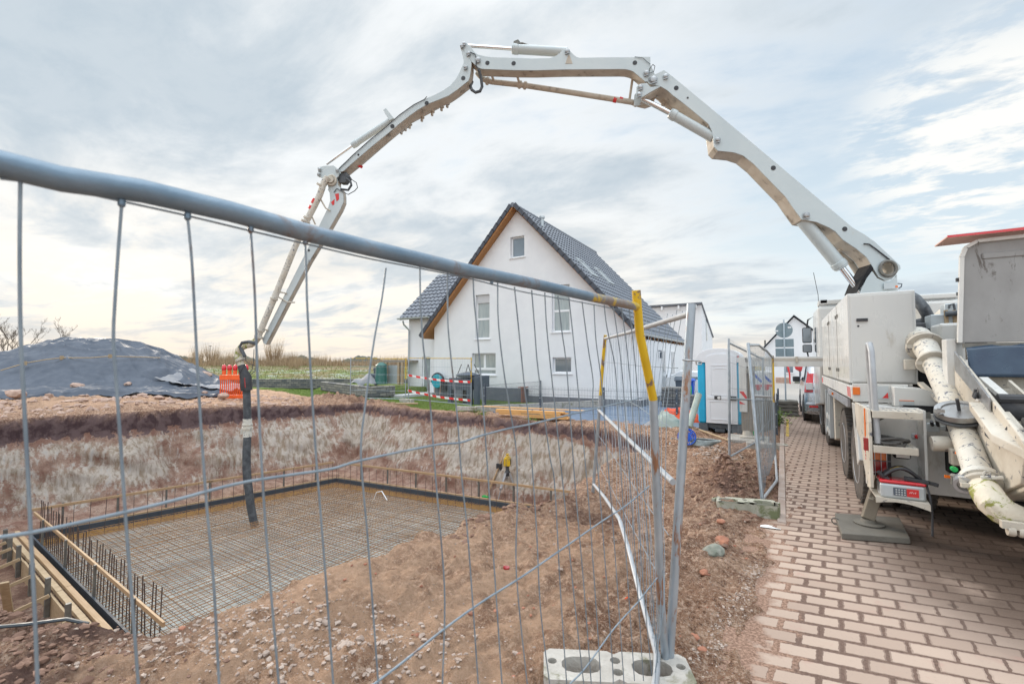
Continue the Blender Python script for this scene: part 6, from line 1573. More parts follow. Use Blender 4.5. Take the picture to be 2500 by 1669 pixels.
# mudguard flaps between the wheels
b = MB(); b.extr([Vector((XL + .01, 9.0, .45)), Vector((XL + .01, 9.05, 1.2)), Vector((XL + .01, 9.25, 1.2)), Vector((XL + .01, 9.2, .40))], (.5, 0, 0)); part(b, 'mudguard', 'truck_dirty', bevel=.01)
b = MB(); b.extr([Vector((XL, 6.52, 1.20)), Vector((XL, 6.30, .60)), Vector((XL, 6.45, .52)), Vector((XL, 6.78, 1.20))], (.45, 0, 0)); part(b, 'mudguard', 'truck_white', bevel=.01)
# long white side cabinet
CY0 = 6.92; bx = AY(2238, 820, CY0).x; cz0, cz1 = AY(2080, 935, CY0).z, AY(2072, 717, CY0).z; CY1 = AX(2008, 850, XL).y
b = MB(); b.b2((XL, CY0, cz0), (bx, CY1, cz1)); cab = part(b, 'side_cabinet', 'truck_white', bevel=.012)
b = MB(); b.b2((XL + .03, CY0 - .012, cz0 + .02), (bx - .03, CY0 - .001, cz1 - .03)); dr = sub(b, 'cabinet_door', 'truck_white', cab, bevel=.004)
b = MB(); q = AY(2104, 781, CY0); b.box((q.x, CY0 - .02, q.z), (.11, .02, .035)); q = AY(2095, 796, CY0); b.lathe([(.012, 0), (.012, .01)], (q.x, CY0 - .015, q.z), (0, 1, 0), 10)
for px, py in ((2226, 880), (2122, 905)): q = AY(px, py, CY0); b.box((q.x, CY0 - .03, q.z), (.03, .04, .03))
sub(b, 'latch', 'black', cab)
b = MB(); [b.b2((XL - .003, y_, cz0 + .03), (XL + .01, y_ + .012, cz1 - .03)) for y_ in (8.2, 9.55)]; [b.b2((XL - .012, y_ + dy - .03, z_), (XL + .01, y_ + dy + .03, z_ + .05)) for y_ in (8.2, 9.55) for dy in (-.12, .12) for z_ in (cz0 + .12, cz1 - .2)]; sub(b, 'door_seam', 'stake', cab)
b = MB(); b.b2((XL - .004, CY0 + .02, cz0 - .02), (XL + .06, CY1 - .1, cz0 + .002)); sub(b, 'seam', 'stake', cab)
# stepped rear side rail with hazard stripes and lamps
RY0 = 6.55; rz0, rz1 = 1.245, 1.40
b = MB(); b.b2((XL - .02, RY0, rz0), (XL + .05, 11.2, rz1)); rail = part(b, 'side_rail', 'truck_white', bevel=.008)
b = MB(); b.b2((XL - .016, RY0 + .5, rz0 - .13), (XL + .02, 9.9, rz0 - .02)); sub(b, 'lower_strip', 'alu', rail, bevel=.004)
b = MB()
for k in range(3): y_ = RY0 + .10 + .11 * k; b.extr([Vector((XL - .023, y_, rz0 + .02)), Vector((XL - .023, y_ + .04, rz0 + .02)), Vector((XL - .023, y_ + .07, rz1 - .02)), Vector((XL - .023, y_ + .03, rz1 - .02))], (.004, 0, 0))
b.b2((XL - .023, 10.9, rz0 + .03), (XL - .02, 11.1, rz1 - .03)); sub(b, 'stripe', 'red', rail)
b = MB(); b.b2((XL - .01, RY0 - .02, rz0 - .02), (XL + .48, RY0 + .03, rz1 + .03)); end = part(b, 'marker_board', 'truck_white', bevel=.004)
x_ = lambda px, py=955: AY(px, py, RY0 - .02).x; z_ = lambda py, px=2150: AY(px, py, RY0 - .02).z
b = MB(); b.b2((x_(2122), RY0 - .030, z_(974)), (x_(2169), RY0 - .021, z_(942))); sub(b, 'reflector_plate', 'zinc', end)
b = MB(); b.extr([Vector((x_(2122), RY0 - .034, z_(962))), Vector((x_(2122), RY0 - .034, z_(948))), Vector((x_(2129), RY0 - .034, z_(945))), Vector((x_(2137), RY0 - .034, z_(948)))], (0, .003, 0)); b.extr([Vector((x_(2153), RY0 - .034, z_(971))), Vector((x_(2167), RY0 - .034, z_(957))), Vector((x_(2168), RY0 - .034, z_(971)))], (0, .003, 0)); sub(b, 'stripe', 'red', end)
b = MB(); b.b2((XL - .012, RY0 - .035, z_(965)), (XL + .055, RY0 - .021, z_(946))); sub(b, 'marker_lamp', 'orange_lamp', end, bevel=.004)
b = MB(); b.box((XL - .027, 8.9, rz0 - .07), (.02, .06, .04)); sub(b, 'marker_lamp', 'orange_lamp', rail)
# ladder posts and brackets beside the front wheels
for y_, zt in ((10.55, 1.15), (10.05, 1.1), (9.75, 1.12)):
    b = MB(); b.b2((XL - .01, y_, .35), (XL + .05, y_ + .07, zt)); part(b, 'support_post', 'zinc', bevel=.004)
b = MB(); b.b2((XL, 10.0, .62), (XL + .05, 10.6, .72)); b.b2((XL, 10.0, .38), (XL + .05, 10.6, .46)); part(b, 'step', 'truck_white', bevel=.005)
# rear step tower, left corner
SY = 5.55
b = MB(); b.extr([Vector((XL, 6.5, 1.22)), Vector((XL, 5.60, 1.22)), Vector((XL, SY, 1.10)), Vector((XL, SY, .48)), Vector((XL, 5.75, .44)), Vector((XL, 5.95, .62)), Vector((XL, 6.15, .85)), Vector((XL, 6.5, .95))], (.025, 0, 0)); part(b, 'side_panel', 'truck_dirty', bevel=.004)
b = MB(); [b.b2((XL - .003, 5.78 + .005 * (k % 2), .70 + k * .035), (XL - .0005, 5.80 + .006 * (k % 3), .722 + k * .035)) for k in range(11)]; part(b, 'warning_lettering', 'red')
b = MB(); b.b2((XL + .02, 5.98, .42), (1.16, 6.02, 1.22)); part(b, 'back_panel', 'truck_white', bevel=.004)
b = MB(); b.b2((1.13, SY + .15, .50), (1.15, 5.98, 1.22)); part(b, 'partition', 'truck_white')
def step(z, x1, y0=SY, d=.36, bent=False, nm='step_plate'):
    k = MB()
    if not bent: k.b2((XL + .03, y0, z), (x1, y0 + d, z + .012)); k.b2((XL + .03, y0 - .006, z - .055), (x1, y0 + .006, z + .012))
    else:
        P = [(XL + .03, y0 - .05), (x1, y0 - .14), (x1 + .02, y0 + .1), (x1 - .06, y0 + .42), (XL + .03, y0 + .42)]
        k.extr([Vector((a, c, z)) for a, c in P], (0, 0, .012))
        pts = [Vector((XL + .03 + (x1 - XL - .03) * u, y0 - .055 - .09 * u, z + .012)) for u in [i / 8 for i in range(9)]]
        low = [p - UP * (.055 + .0 - .035 * math.sin(math.pi * i / 8)) for i, p in enumerate(pts)]
        k.extr(pts + low[::-1], (0, .01, 0))
    o = part(k, nm, 'truck_dirty', bevel=.002)
    g = MB(); rg = random.Random(int(z * 100))
    for i in range(6):
        for j in range(4): g.box((XL + .08 + (x1 - XL - .12) * (i + .5) / 6, y0 + .05 + (d - .05) * (j + .5) / 4, z + .0135), (.035, .010, .004), rz=.8 if (i + j) % 2 else -.8)
    sub(g, 'grip_pattern', 'alu', o)
step(1.20, 1.10); step(.87, 1.06); step(.40, 1.10, bent=True)
# curved grab rail
for dy in (0, .16):
    b = MB(); b.tube([(XL + .07, SY + .04 + dy, .90), (XL + .055, SY + .04 + dy, 1.4), (XL + .045, SY + .04 + dy, 1.78), (XL + .04, SY + .10, 1.86 + dy * .1), (XL + .04, SY + .12, 1.865)][:4 if dy == 0 else 3] + ([] if dy == 0 else [(XL + .04, SY + .14, 1.86)]), .027, 14)
    part(b, 'grab_rail', 'rail_pale', smooth=True)
# tail lamp with wire guard
lx0, lx1 = AY(2124, 1120, 5.75).x, AY(2165, 1120, 5.75).x; lz0, lz1 = AY(2140, 1155, 5.75).z, AY(2140, 1098, 5.75).z
b = MB(); b.b2((lx0 - .01, 5.76, lz0 - .02), (lx1 + .035, 5.84, lz1 + .01)); tl = part(b, 'tail_lamp', 'black', bevel=.006)
lm = lz0 + (lz1 - lz0) * .58
b = MB(); b.b2((lx0, 5.735, lm), (lx1, 5.765, lz1)); sub(b, 'indicator_lens', 'orange_lamp', tl, bevel=.006)
b = MB(); b.b2((lx0, 5.735, lz0), (lx1, 5.765, lm - .004)); sub(b, 'brake_lens', 'red_lamp', tl, bevel=.006)
b = MB()
for u in (.25, .62, .96): x = lx0 + (lx1 - lx0) * u; b.tube([(x, 5.715, lz0 - .01), (x, 5.715, lz1 + .01)], .0035, 5)
for z in (lm - .0, lz0 + .02): b.tube([(lx0 - .01, 5.713, z), (lx1 + .03, 5.713, z)], .0035, 5)
sub(b, 'wire_guard', 'alu', tl)
b = MB(); b.box((.98, 5.80, .79), (.13, .10, .10)); wl = part(b, 'work_lamp', 'black', bevel=.02); b = MB(); b.box((.98, 5.745, .79), (.10, .012, .07)); sub(b, 'lens', 'white', wl)
b = MB(); b.box((XL - .01, 5.62, .88), (.05, .05, .12)); part(b, 'side_reflector', 'red_lamp', bevel=.004)
b = MB(); b.tube([(XL - .015, 5.66, .95), (XL - .012, 5.68, 1.22)], .007, 6); part(b, 'orange_rod', 'orange_lamp')
b = MB(); b.tube([(XL + .10, 5.94, .85), (XL + .10, 5.94, 1.1), (XL + .16, 5.94, 1.16)], .01, 6); b.tube([(XL + .13, 5.94, .85), (XL + .13, 5.94, 1.08), (XL + .2, 5.94, 1.13)], .01, 6); part(b, 'conduit', 'stake', smooth=True)
# rear bulkhead, controls
b = MB(); b.b2((1.15, 6.05, .37), (1.95, 6.12, 1.16)); part(b, 'rear_bulkhead', 'truck_white', bevel=.004)
b = MB(); b.extr([Vector((1.03, 6.35, 1.20)), Vector((1.42, 6.35, 1.20)), Vector((1.42, 6.35, 1.32)), Vector((1.26, 6.35, 1.40)), Vector((1.03, 6.35, 1.41))], (0, .4, 0)); hb = part(b, 'rear_housing', 'truck_white', bevel=.008)
b = MB(); b.b2((1.07, 6.34, 1.215), (1.19, 6.352, 1.262)); sub(b, 'sticker', 'zinc', hb); b = MB(); b.b2((1.07, 6.339, 1.263), (1.19, 6.351, 1.270)); sub(b, 'sticker_edge', 'orange_lamp', hb)
q = AY(2244, 1065, 5.98)
b = MB(); b.box((q.x, 6.0, q.z), (.125, .06, .065)); cb = part(b, 'control_box', 'zinc', bevel=.015)
b = MB(); b.lathe([(.018, 0), (.022, .02), (.018, .03)], (q.x - .02, 5.97, q.z), (0, -1, 0), 14); sub(b, 'stop_button', 'red', cb, smooth=True)
b = MB(); b.lathe([(.011, 0), (.011, .015)], (q.x + .04, 5.97, q.z), (0, -1, 0), 10); sub(b, 'switch', 'black', cb)
b = MB(); q = AY(2268, 1042, 5.95); b.box(q, (.14, .08, .08)); b.box(q + Vector((.09, 0, .0)), (.06, .05, .04)); b.tube([q, q + Vector((-.05, -.05, .08))], .012, 8); vb = part(b, 'valve_block', 'zinc', bevel=.006)
b = MB()
for dx in (-.05, .02, .06): b.tube([q + Vector((dx, -.03, .02)), q + Vector((dx - .02, -.09, .06 + dx * .3))], .014, 8)
b.tube([q + Vector((.12, 0, .0)), q + Vector((.24, -.02, -.02)), q + Vector((.34, 0, -.03))], .028, 8); b.tube([q + Vector((.12, -.02, .03)), q + Vector((.24, -.06, .05)), q + Vector((.36, -.02, .02))], .018, 8); sub(b, 'lever_set', 'black', vb, smooth=True)
b = MB(); q = AY(2256, 1013, 6.04); b.b2((q.x - .05, 6.035, q.z - .03), (q.x + .05, 6.05, q.z + .03)); part(b, 'type_plate', 'stake')
b = MB(); p = AY(2274, 1082, 5.55); e2 = AY(2318, 1083, 5.55); b.lathe([(.066, 0), (.068, .02), (.068, (e2 - p).length)], p, e2 - p, 24); part(b, 'accumulator', 'truck_dirty', smooth=True)
b = MB(); b.box(e2 + Vector((.03, 0, -.01)), (.09, .13, .10)); b.box(AY(2338, 1115, 5.45), (.10, .1, .14)); part(b, 'bracket', 'truck_dirty', bevel=.01)
b = MB(); p = AY(2337, 1108, 5.3); b.tube([p, p + Vector((.02, 0, .11))], .016, 8); b.box(AY(2316, 1163, 5.2), (.05, .03, .02)); part(b, 'orange_handle', 'orange_lamp', smooth=True)
b = MB(); b.lathe([(.022, 0), (.022, .04)], AY(2327, 1143, 5.2), (0, -1, 0)); part(b, 'green_cap', 'green_plastic')
b = MB(); p = AY(2355, 1185, 4.9); b.lathe([(.05, .12), (.062, .10), (.062, .06), (.055, .055), (.066, .04), (.066, 0), (.045, 0), (.04, .03)], p, Vector((.2, 1, .25)), 22); part(b, 'hose_coupling', 'alu', smooth=True)
b = MB(); b.tube([AY(2325, 1160, 5.1), AY(2345, 1165, 5.0)], .018, 8); b.tube([AY(2325, 1158, 5.15), AY(2326, 1182, 5.15)], .012, 8); part(b, 'drain_valve', 'stake', smooth=True)
# dark machinery behind the delivery pipe
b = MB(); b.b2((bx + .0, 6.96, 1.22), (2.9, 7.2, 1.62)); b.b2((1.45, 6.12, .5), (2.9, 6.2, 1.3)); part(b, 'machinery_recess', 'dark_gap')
b = MB(); b.beam(AY(2247, 935, 6.7), AY(2295, 978, 6.2), .05, .03); part(b, 'strut', 'truck_dirty')
# delivery pipe
P = [AT(2240, 826, 5.35), AT(2258, 846, 5.1), AT(2276, 880, 4.85), AT(2312, 960, 4.42), AT(2338, 1020, 4.12), AT(2372, 1110, 3.78), AT(2395, 1175, 3.55)]
b = MB(); b.tube(P[1:], [.118, .095, .090, .090, .090, .092], 28); part(b, 'delivery_pipe', 'pipe_paint', smooth=True)
def clamp(c_, ax, R, m='truck_dirty', nm='pipe_clamp', th=.05):
    k = MB(); k.lathe([(R * .8, -th / 2), (R, -th / 2 + .008), (R + .006, 0), (R, th / 2 - .008), (R * .8, th / 2)], c_, ax, 30)
    u = Vector(ax).normalized().orthogonal().normalized(); 
    for s_ in (-1, 1): k.box(Vector(c_) + R_ * s_ * (R + .012), (.05, .03, th * .8))
    return part(k, nm, m, smooth=True)
clamp(P[1], P[2] - P[0], .165, th=.05); clamp(P[1] - (P[2] - P[0]).normalized() * .07, P[2] - P[0], .15, th=.04); clamp(P[2] + (P[2] - P[1]) * .15, P[3] - P[1], .140, th=.045)
b = MB(); b.tube([P[0] + Vector((-.02, .35, -.02)), P[0], P[1]], [.135, .14, .13], 28); part(b, 'pipe_elbow', 'pipe_paint', smooth=True)
b = MB(); c_ = P[1]; b.beam(c_ + Vector((-.05, .1, -.19)), c_ + Vector((.20, .1, -.21)), .12, .05); b.box(c_ + Vector((-.13, .05, -.20)), (.10, .1, .12)); part(b, 'pipe_bracket', 'truck_dirty', bevel=.01)
clamp(P[6] - (P[6] - P[5]).normalized() * .02, P[6] - P[5], .125, 'pipe_paint', th=.06); clamp(P[6] + (P[6] - P[5]).normalized() * .04, P[6] - P[5], .120, 'truck_dirty', th=.04)
b = MB(); cq = P[6] + Vector((-.03, -.11, .05)); b.tube([cq, cq + Vector((.12, -.01, .015))], .016, 8); b.torus(cq + Vector((.03, -.02, .035)), (0, 1, 0), .022, .004, 14, 6); part(b, 'locking_lever', 'pipe_paint', smooth=True)
Q = [P[6] + (P[6] - P[5]).normalized() * .05, AT(2410, 1205, 3.42), AT(2425, 1228, 3.36), AT(2448, 1248, 3.32), AT(2478, 1262, 3.30), AT(2515, 1275, 3.28), AT(2600, 1300, 3.25), AT(2720, 1310, 3.3)]
b = MB(); b.tube(Q, [.09, .095, .098, .096, .093, .09, .09, .09], 30); part(b, 'lower_elbow', 'pipe_green', smooth=True)
cc_ = AT(2478, 1296, 3.2); b = MB()
for k in range(2): b.lathe([(.034, 0), (.038, .01), (.038, .03), (.034, .04)], cc_ + Vector((-.04 + .055 * k, 0, 0)), (1, 0, 0), 16)
b.box(cc_ + Vector((.0, 0, .04)), (.14, .05, .05)); part(b, 'support_roller', 'truck_dirty', smooth=True)
# blanked branch flange on the pipe
cf = AT(2342, 1003, 4.02); ax = (-(ray(2342, 1003).normalized()) * .45 + UP * .95).normalized(); b = MB(); b.lathe([(.10, -.03), (.165, -.03), (.17, -.01), (.165, .018), (.12, .02), (.118, .008), (.01, .008)], cf, ax, 36); fl = part(b, 'blind_flange', 'steel', smooth=True)
b = MB(); b.tube([cf, cf + ax * .12 + R_ * -.015], .013, 10); sub(b, 'handle', 'black', fl, smooth=True)
b = MB()
for s_ in (-1, 1): b.box(cf + R_ * s_ * .175 + UP * (.02 if s_ > 0 else -.0), (.06, .05, .03)); b.lathe([(.012, -.02), (.012, .03)], cf + R_ * s_ * .18, ax, 8)
sub(b, 'bolt', 'steel', fl)
b = MB(); b.lathe([(.17, -.012), (.175, 0), (.17, .012)], cf - ax * .055, ax, 36); sub(b, 'gasket_ring', 'hose', fl, smooth=True)
# hopper
HXa = 1.42
hp = [(5.85, 1.74), (4.68, 1.20), (4.50, 1.10), (4.62, .82), (5.1, .62), (5.8, .62), (6.1, .9), (6.1, 1.5)]
b = MB(); b.extr([Vector((HXa, y, z)) for y, z in hp], (.03, 0, 0)); b.extr([Vector((3.15, y, z)) for y, z in hp], (.03, 0, 0)); b.b2((HXa + .03, 4.58, .84), (3.15, 4.64, 1.12)); b.extr([Vector((HXa + .03, 4.64, .82)), Vector((HXa + .03, 5.1, .64)), Vector((HXa + .03, 5.8, .64)), Vector((HXa + .03, 5.8, .60)), Vector((HXa + .03, 5.08, .60)), Vector((HXa + .03, 4.60, .79))], (1.7, 0, 0)); part(b, 'hopper', 'truck_dirty', bevel=.01)
b = MB(); b.extr([Vector((HXa - .02, 5.85, 1.78)), Vector((HXa - .02, 5.05, 1.40)), Vector((HXa - .02, 5.05, 1.28)), Vector((HXa - .02, 5.85, 1.60))], (.012, 0, 0)); part(b, 'hopper_side_plate', 'steel', bevel=.003)
rim = [(HXa - .10, 5.2, 1.35), (HXa - .10, 4.75, 1.15), (HXa + .02, 4.50, 1.06), (HXa + .15, 4.42, 1.04), (3.1, 4.42, 1.04), (3.1, 4.56, 1.09), (HXa + .2, 4.56, 1.09), (HXa + .10, 4.72, 1.15), (HXa + .10, 5.2, 1.35)]
b = MB(); b.extr([Vector(p) for p in rim], (0, -.012, -.07)); part(b, 'hopper_rim', 'truck_dirty', bevel=.008)
b = MB(); b.beam(AT(2400, 926, 4.0), AT(2462, 978, 3.62), .06, .05); b.box(AT(2396, 962, 3.85), (.06, .07, .12)); part(b, 'grate_frame', 'truck_white', bevel=.004)
b = MB(); b.add([AT(2398, 934, 3.98), AT(2442, 974, 3.68), AT(2450, 1022, 3.60), AT(2404, 960, 3.92)], [(0, 1, 2, 3)]); part(b, 'trough_side', 'rubber', solid=.02)
b = MB(); q0, q1, q2, q3 = AY(2440, 973, 5.12), AY(2500, 975, 5.12), AY(2500, 1026, 5.05), AY(2449, 1024, 5.05); dx_ = Vector((.9, 0, 0)); b.add([q0, q0 + dx_, q3 + dx_, q3], [(0, 1, 2, 3)]); b.tube([q0, q0 + dx_], .03, 10); part(b, 'rubber_flap', 'black', smooth=True, solid=.03)
b = MB(); b.tube([AT(2393, 947, 3.8), AT(2391, 962, 3.8), AT(2386, 972, 3.8)], .018, 8); part(b, 'grate_latch', 'black', smooth=True)
b = MB()
for i in range(14): x = HXa + .25 + i * .11; b.beam((x, 5.55, 1.50), (x, 4.72, 1.20), .02, .05)
for k in (.3, .65): b.beam((HXa + .2, 5.55 - k * .83, 1.50 - k * .3 - .02), (3.1, 5.55 - k * .83, 1.50 - k * .3 - .02), .02, .03)
part(b, 'hopper_grate', 'truck_dirty')
b = MB(); b.grid(lambda u, v: (HXa + .12 + 1.6 * u, 4.70 - .10 * v + .03 * math.sin(u * 7 + v * 3), 1.30 - .22 * v + .02 * math.sin(u * 11)), 30, 6); part(b, 'rubber_apron', 'black', smooth=True, solid=.02)
b = MB(); b.tube([(HXa + .08, 4.78, 1.24), (3.1, 4.78, 1.24)], .035, 10); part(b, 'apron_roll', 'black', smooth=True)
b = MB(); b.b2((HXa + .05, 5.6, .95), (3.1, 5.7, 1.44)); part(b, 'hopper_back', 'truck_dirty')
b = MB(); b.tube([(HXa + .42, 5.1, 1.40), (HXa + .7, 5.05, 1.47), (HXa + 1.1, 5.1, 1.48), (HXa + 1.6, 5.2, 1.42)], .012, 8); part(b, 'yellow_hose', 'yellow', smooth=True)
b = MB(); b.tube([AT(2408, 1028, 3.6), AT(2410, 1062, 3.55), AT(2425, 1073, 3.5), AT(2452, 1058, 3.4), AT(2470, 1035, 3.35)], .014, 8); b.tube([AT(2381, 950, 3.8), AT(2377, 968, 3.8), AT(2379, 972, 3.78), AT(2385, 958, 3.78)], .012, 8); part(b, 'cable_loop', 'black', smooth=True)
b = MB(); b.beam((HXa + .1, 5.0, .80), (3.1, 4.9, .62), .20, .04); b.beam((HXa + .02, 5.3, .9), (3.1, 5.3, .72), .1, .06); part(b, 'hopper_beam', 'truck_dirty', bevel=.006)
b = MB(); b.b2((HXa + .1, 4.75, .40), (3.0, 5.6, .60)); part(b, 'mixer_casing', 'dark_gap')
b = MB(); b.extr([AT(2428, 1135, 3.6), AT(2445, 1130, 3.6), AT(2460, 1150, 3.6), AT(2470, 1182, 3.6), AT(2458, 1182, 3.6), AT(2448, 1158, 3.6), AT(2436, 1160, 3.6)], (0.0, .03, 0)); part(b, 'hinge_bracket', 'truck_dirty', bevel=.004)
# raised hopper lid with rounded corner, coloured top strip, blue rubber curtain
LY = 5.9; lxa = AY(2345, 835, LY).x; lz0_, lz1_ = AY(2360, 836, LY).z, AY(2360, 592, LY).z
pts = [(lxa - .01, lz0_), (lxa + .03, lz1_ - .14), (lxa + .06, lz1_ - .05), (lxa + .14, lz1_), (3.25, lz1_ + .02), (3.25, lz0_)]
b = MB(); b.extr([Vector((x, LY, z)) for x, z in pts], (0, .035, 0)); lid = part(b, 'hopper_lid', 'lid_metal', bevel=.006)
b = MB()
edge = pts[:5]
for (x0, z0), (x1, z1) in zip(edge[:-1], edge[1:]): b.beam((x0, LY - .012, z0), (x1, LY - .012, z1), .045, .03)
sub(b, 'lid_edge', 'truck_white', lid)
b = MB(); b.b2((lxa + .17, LY - .012, lz1_ - .17), (3.2, LY + .001, lz1_ - .12)); sub(b, 'stiffener', 'lid_metal', lid, bevel=.004)
b = MB(); b.extr([Vector((lxa - .09, LY - .12, lz1_ + .045)), Vector((3.25, LY - .12, lz1_ + .085)), Vector((3.25, LY + .3, lz1_ + .085)), Vector((lxa - .09, LY + .3, lz1_ + .045))], (0, 0, .012)); sub(b, 'warning_strip', 'skirt', lid)
b = MB(); b.b2((lxa - .09, LY - .124, lz1_ + .040), (3.25, LY - .118, lz1_ + .062)); sub(b, 'strip_edge', 'bright_red_lamp', lid)
b = MB()
for px, py, w_ in ((2340, 683, .035), (2345, 726, .02)): q = AY(px, py, LY); b.box((q.x - .0, LY, q.z), (w_, .03, w_))
sub(b, 'lid_catch', 'black', lid)
b = MB(); b.b2((lxa + .02, LY - .01, lz0_ - .05), (3.2, LY + .03, lz0_ - .005)); part(b, 'lid_hinge', 'stake')
b = MB(); b.grid(lambda u, v: (lxa + .03 + 1.75 * u, LY - .03 - .08 * v + .03 * math.sin(u * 10), lz0_ - .05 - .27 * v + .03 * math.sin(u * 9) * (1 - v)), 40, 8); part(b, 'rubber_curtain', 'mat_blue', smooth=True, solid=.012)
b = MB(); b.b2((lxa, LY, 1.40), (3.2, LY + .05, 1.60)); part(b, 'lid_post', 'truck_dirty')
b = MB(); b.b2((lxa - .09, LY + .05, 1.30), (lxa - .02, LY + .2, 1.90)); part(b, 'lid_frame', 'truck_white', bevel=.006)
# upper deck things right of the cabinet
b = MB(); q = AY(2270, 815, 8.3); b.box((q.x + .15, 8.35, q.z - .02), (.75, .5, .34)); part(b, 'water_tank', 'black', bevel=.05)
b = MB(); q = AY(2290, 775, 9.5); b.lathe([(.30, 0), (.42, .15), (.42, .5)], (q.x, 9.6, q.z - .3), (1, .2, .2), 20); part(b, 'compressor', 'truck_dirty', smooth=True)
b = MB(); q = AY(2322, 812, 7.3); b.box((q.x, 7.4, q.z), (.25, .4, .22)); b.box((q.x, 7.4, q.z - .45), (.22, .3, .7)); part(b, 'hydraulic_tank', 'truck_white', bevel=.03)
b = MB(); q = AY(2322, 785, 8.0); b.box((q.x - .02, 8.0, q.z), (.42, .3, .18)); b.box((q.x, 8.0, q.z + .16), (.16, .2, .14)); part(b, 'filter_box', 'zinc', bevel=.01)
b = MB(); q = AY(2308, 766, 7.8); b.tube([q, q + Vector((.6, 0, 0.02))], .035, 10); b.tube([AY(2317, 752, 7.9), AY(2318, 744, 7.9), AY(2328, 741, 7.9), AY(2332, 760, 7.9)], .012, 8); part(b, 'hydraulic_line', 'hose', smooth=True)
for px in (2312, 2333):
    b = MB(); b.tube([AY(px - 3, 757, 7.85), AY(px, 800, 7.85)], .022, 8); part(b, 'strap', 'wood_form')
b = MB(); H_ = [AT(2222, 722, 7.2), AT(2236, 730, 7.0), AT(2255, 752, 6.9), AT(2266, 772, 6.9), AT(2258, 786, 7.0), AT(2228, 792, 7.1)]
b.tube(H_, .075, 14); part(b, 'bent_hose', 'hose', smooth=True)
b = MB(); b.b2((2.92, 6.3, .34), (3.18, 13.9, 1.25)); b.b2((1.2, 13.9, .35), (2.9, 14.2, 1.2)); part(b, 'light_block', 'truck_white', bevel=.02)  # unseen boxes added to keep light out from under the truck
# driver's cab
b = MB(); cz = 2.95
b.extr([Vector((XL, 12.15, .75)), Vector((XL, 14.25, .55)), Vector((XL, 14.30, 1.7)), Vector((XL, 14.05, cz - .15)), Vector((XL, 13.8, cz)), Vector((XL, 12.15, cz - .05))], (2.5, 0, 0)); cb = part(b, 'cab', 'truck_white', bevel=.05)
b = MB(); b.extr([Vector((XL - .008, 12.9, 1.75)), Vector((XL - .008, 13.95, 1.7)), Vector((XL - .008, 13.75, 2.5)), Vector((XL - .008, 12.9, 2.5))], (.01, 0, 0)); sub(b, 'window', 'glass', cb)
b = MB(); b.b2((XL + .02, 12.2, cz), (3.1, 12.7, cz + .10)); sub(b, 'roof_spoiler', 'truck_white', cb, bevel=.02)
b = MB(); b.box((XL + .12, 12.25, cz + .07), (.12, .1, .07)); b.box((3.05, 12.25, cz + .07), (.12, .1, .07)); sub(b, 'roof_lamp', 'black', cb)
b = MB(); q = AX(1990, 775, XL); b.tube([(XL + .05, 12.4, 2.3), (XL + .03, 12.4, cz + .25), (XL - .05, 12.3, cz + .75)], .006, 5); sub(b, 'aerial', 'black', cb)
# mirrors
yM = 14.0
m0, m1 = AY(1958, 800, yM), AY(1982, 837, yM)
b = MB(); b.box(((m0.x + m1.x) / 2, yM, (m0.z + m1.z) / 2), (m1.x - m0.x, .10, m0.z - m1.z)); mr = part(b, 'mirror', 'black', bevel=.03)
b = MB(); b.box(((m0.x + m1.x) / 2, yM - .052, (m0.z + m1.z) / 2), ((m1.x - m0.x) * .84, .006, (m0.z - m1.z) * .88)); sub(b, 'mirror_glass', 'glass', mr)
m0b, m1b = AY(1959, 841, yM), AY(1983, 860, yM)
b = MB(); b.box(((m0b.x + m1b.x) / 2, yM, (m0b.z + m1b.z) / 2), (m1b.x - m0b.x, .10, m0b.z - m1b.z)); mr = part(b, 'mirror', 'black', bevel=.03)
b = MB(); b.box(((m0b.x + m1b.x) / 2, yM - .052, (m0b.z + m1b.z) / 2), ((m1b.x - m0b.x) * .84, .006, (m0b.z - m1b.z) * .84)); sub(b, 'mirror_glass', 'glass', mr)
b = MB(); cxm = (m0.x + m1.x) / 2; b.tube([(cxm, yM, m0.z - .02), (cxm + .03, yM, m0.z + .2), (XL + .02, yM - .1, m0.z + .28), (XL + .02, yM - .1, 1.7), (cxm + .02, yM, m1b.z - .12), (cxm, yM, m1b.z)], .02, 8); part(b, 'mirror_arm', 'black', smooth=True)
# front outrigger: beam swung out, telescopic leg, pad
OY = 11.75; lo, hi = AY(1990, 895, OY).z, AY(1990, 870, OY).z; ox = AY(1805, 880, OY).x
b = MB(); b.b2((ox, OY, lo), (1.5, OY + .24, hi)); ob = part(b, 'outrigger_beam', 'truck_white', bevel=.006)
b = MB()
for z in (hi - .055, hi - .085): b.b2((ox + .3, OY - .008, z), (1.2, OY + .0, z + .012))
q = AY(1945, 880, OY); b.box((q.x, OY - .02, hi - .06), (.05, .05, .12)); sub(b, 'groove', 'boom_tan', ob)
lx0, lx1 = AY(1804, 920, OY - .02).x, AY(1823, 920, OY).x; lzb = AY(1815, 1005, OY).z
b = MB(); b.b2((lx0, OY - .03, lzb), (lx1, OY + .2, hi)); lg = part(b, 'outrigger_leg', 'truck_white', bevel=.006)
b = MB(); zt_ = AY(1815, 955, OY).z; b.extr([Vector((lx0, OY - .034, zt_)), Vector((lx0 + (lx1 - lx0) * .55, OY - .034, zt_)), Vector((lx1, OY - .034, zt_ - .12)), Vector((lx1, OY - .034, zt_ - .2)), Vector((lx0 + .02, OY - .034, zt_ - .03))], (0, .003, 0)); b.extr([Vector((lx0, OY - .034, zt_ - .22)), Vector((lx0 + .12, OY - .034, zt_ - .29)), Vector((lx0, OY - .034, zt_ - .29))], (0, .003, 0)); sub(b, 'stripe', 'red', lg)
b = MB()
q0 = AY(1821, 880, OY - .03)
for k, s_ in enumerate(("1", "6")):
    pass
b.build if False else None
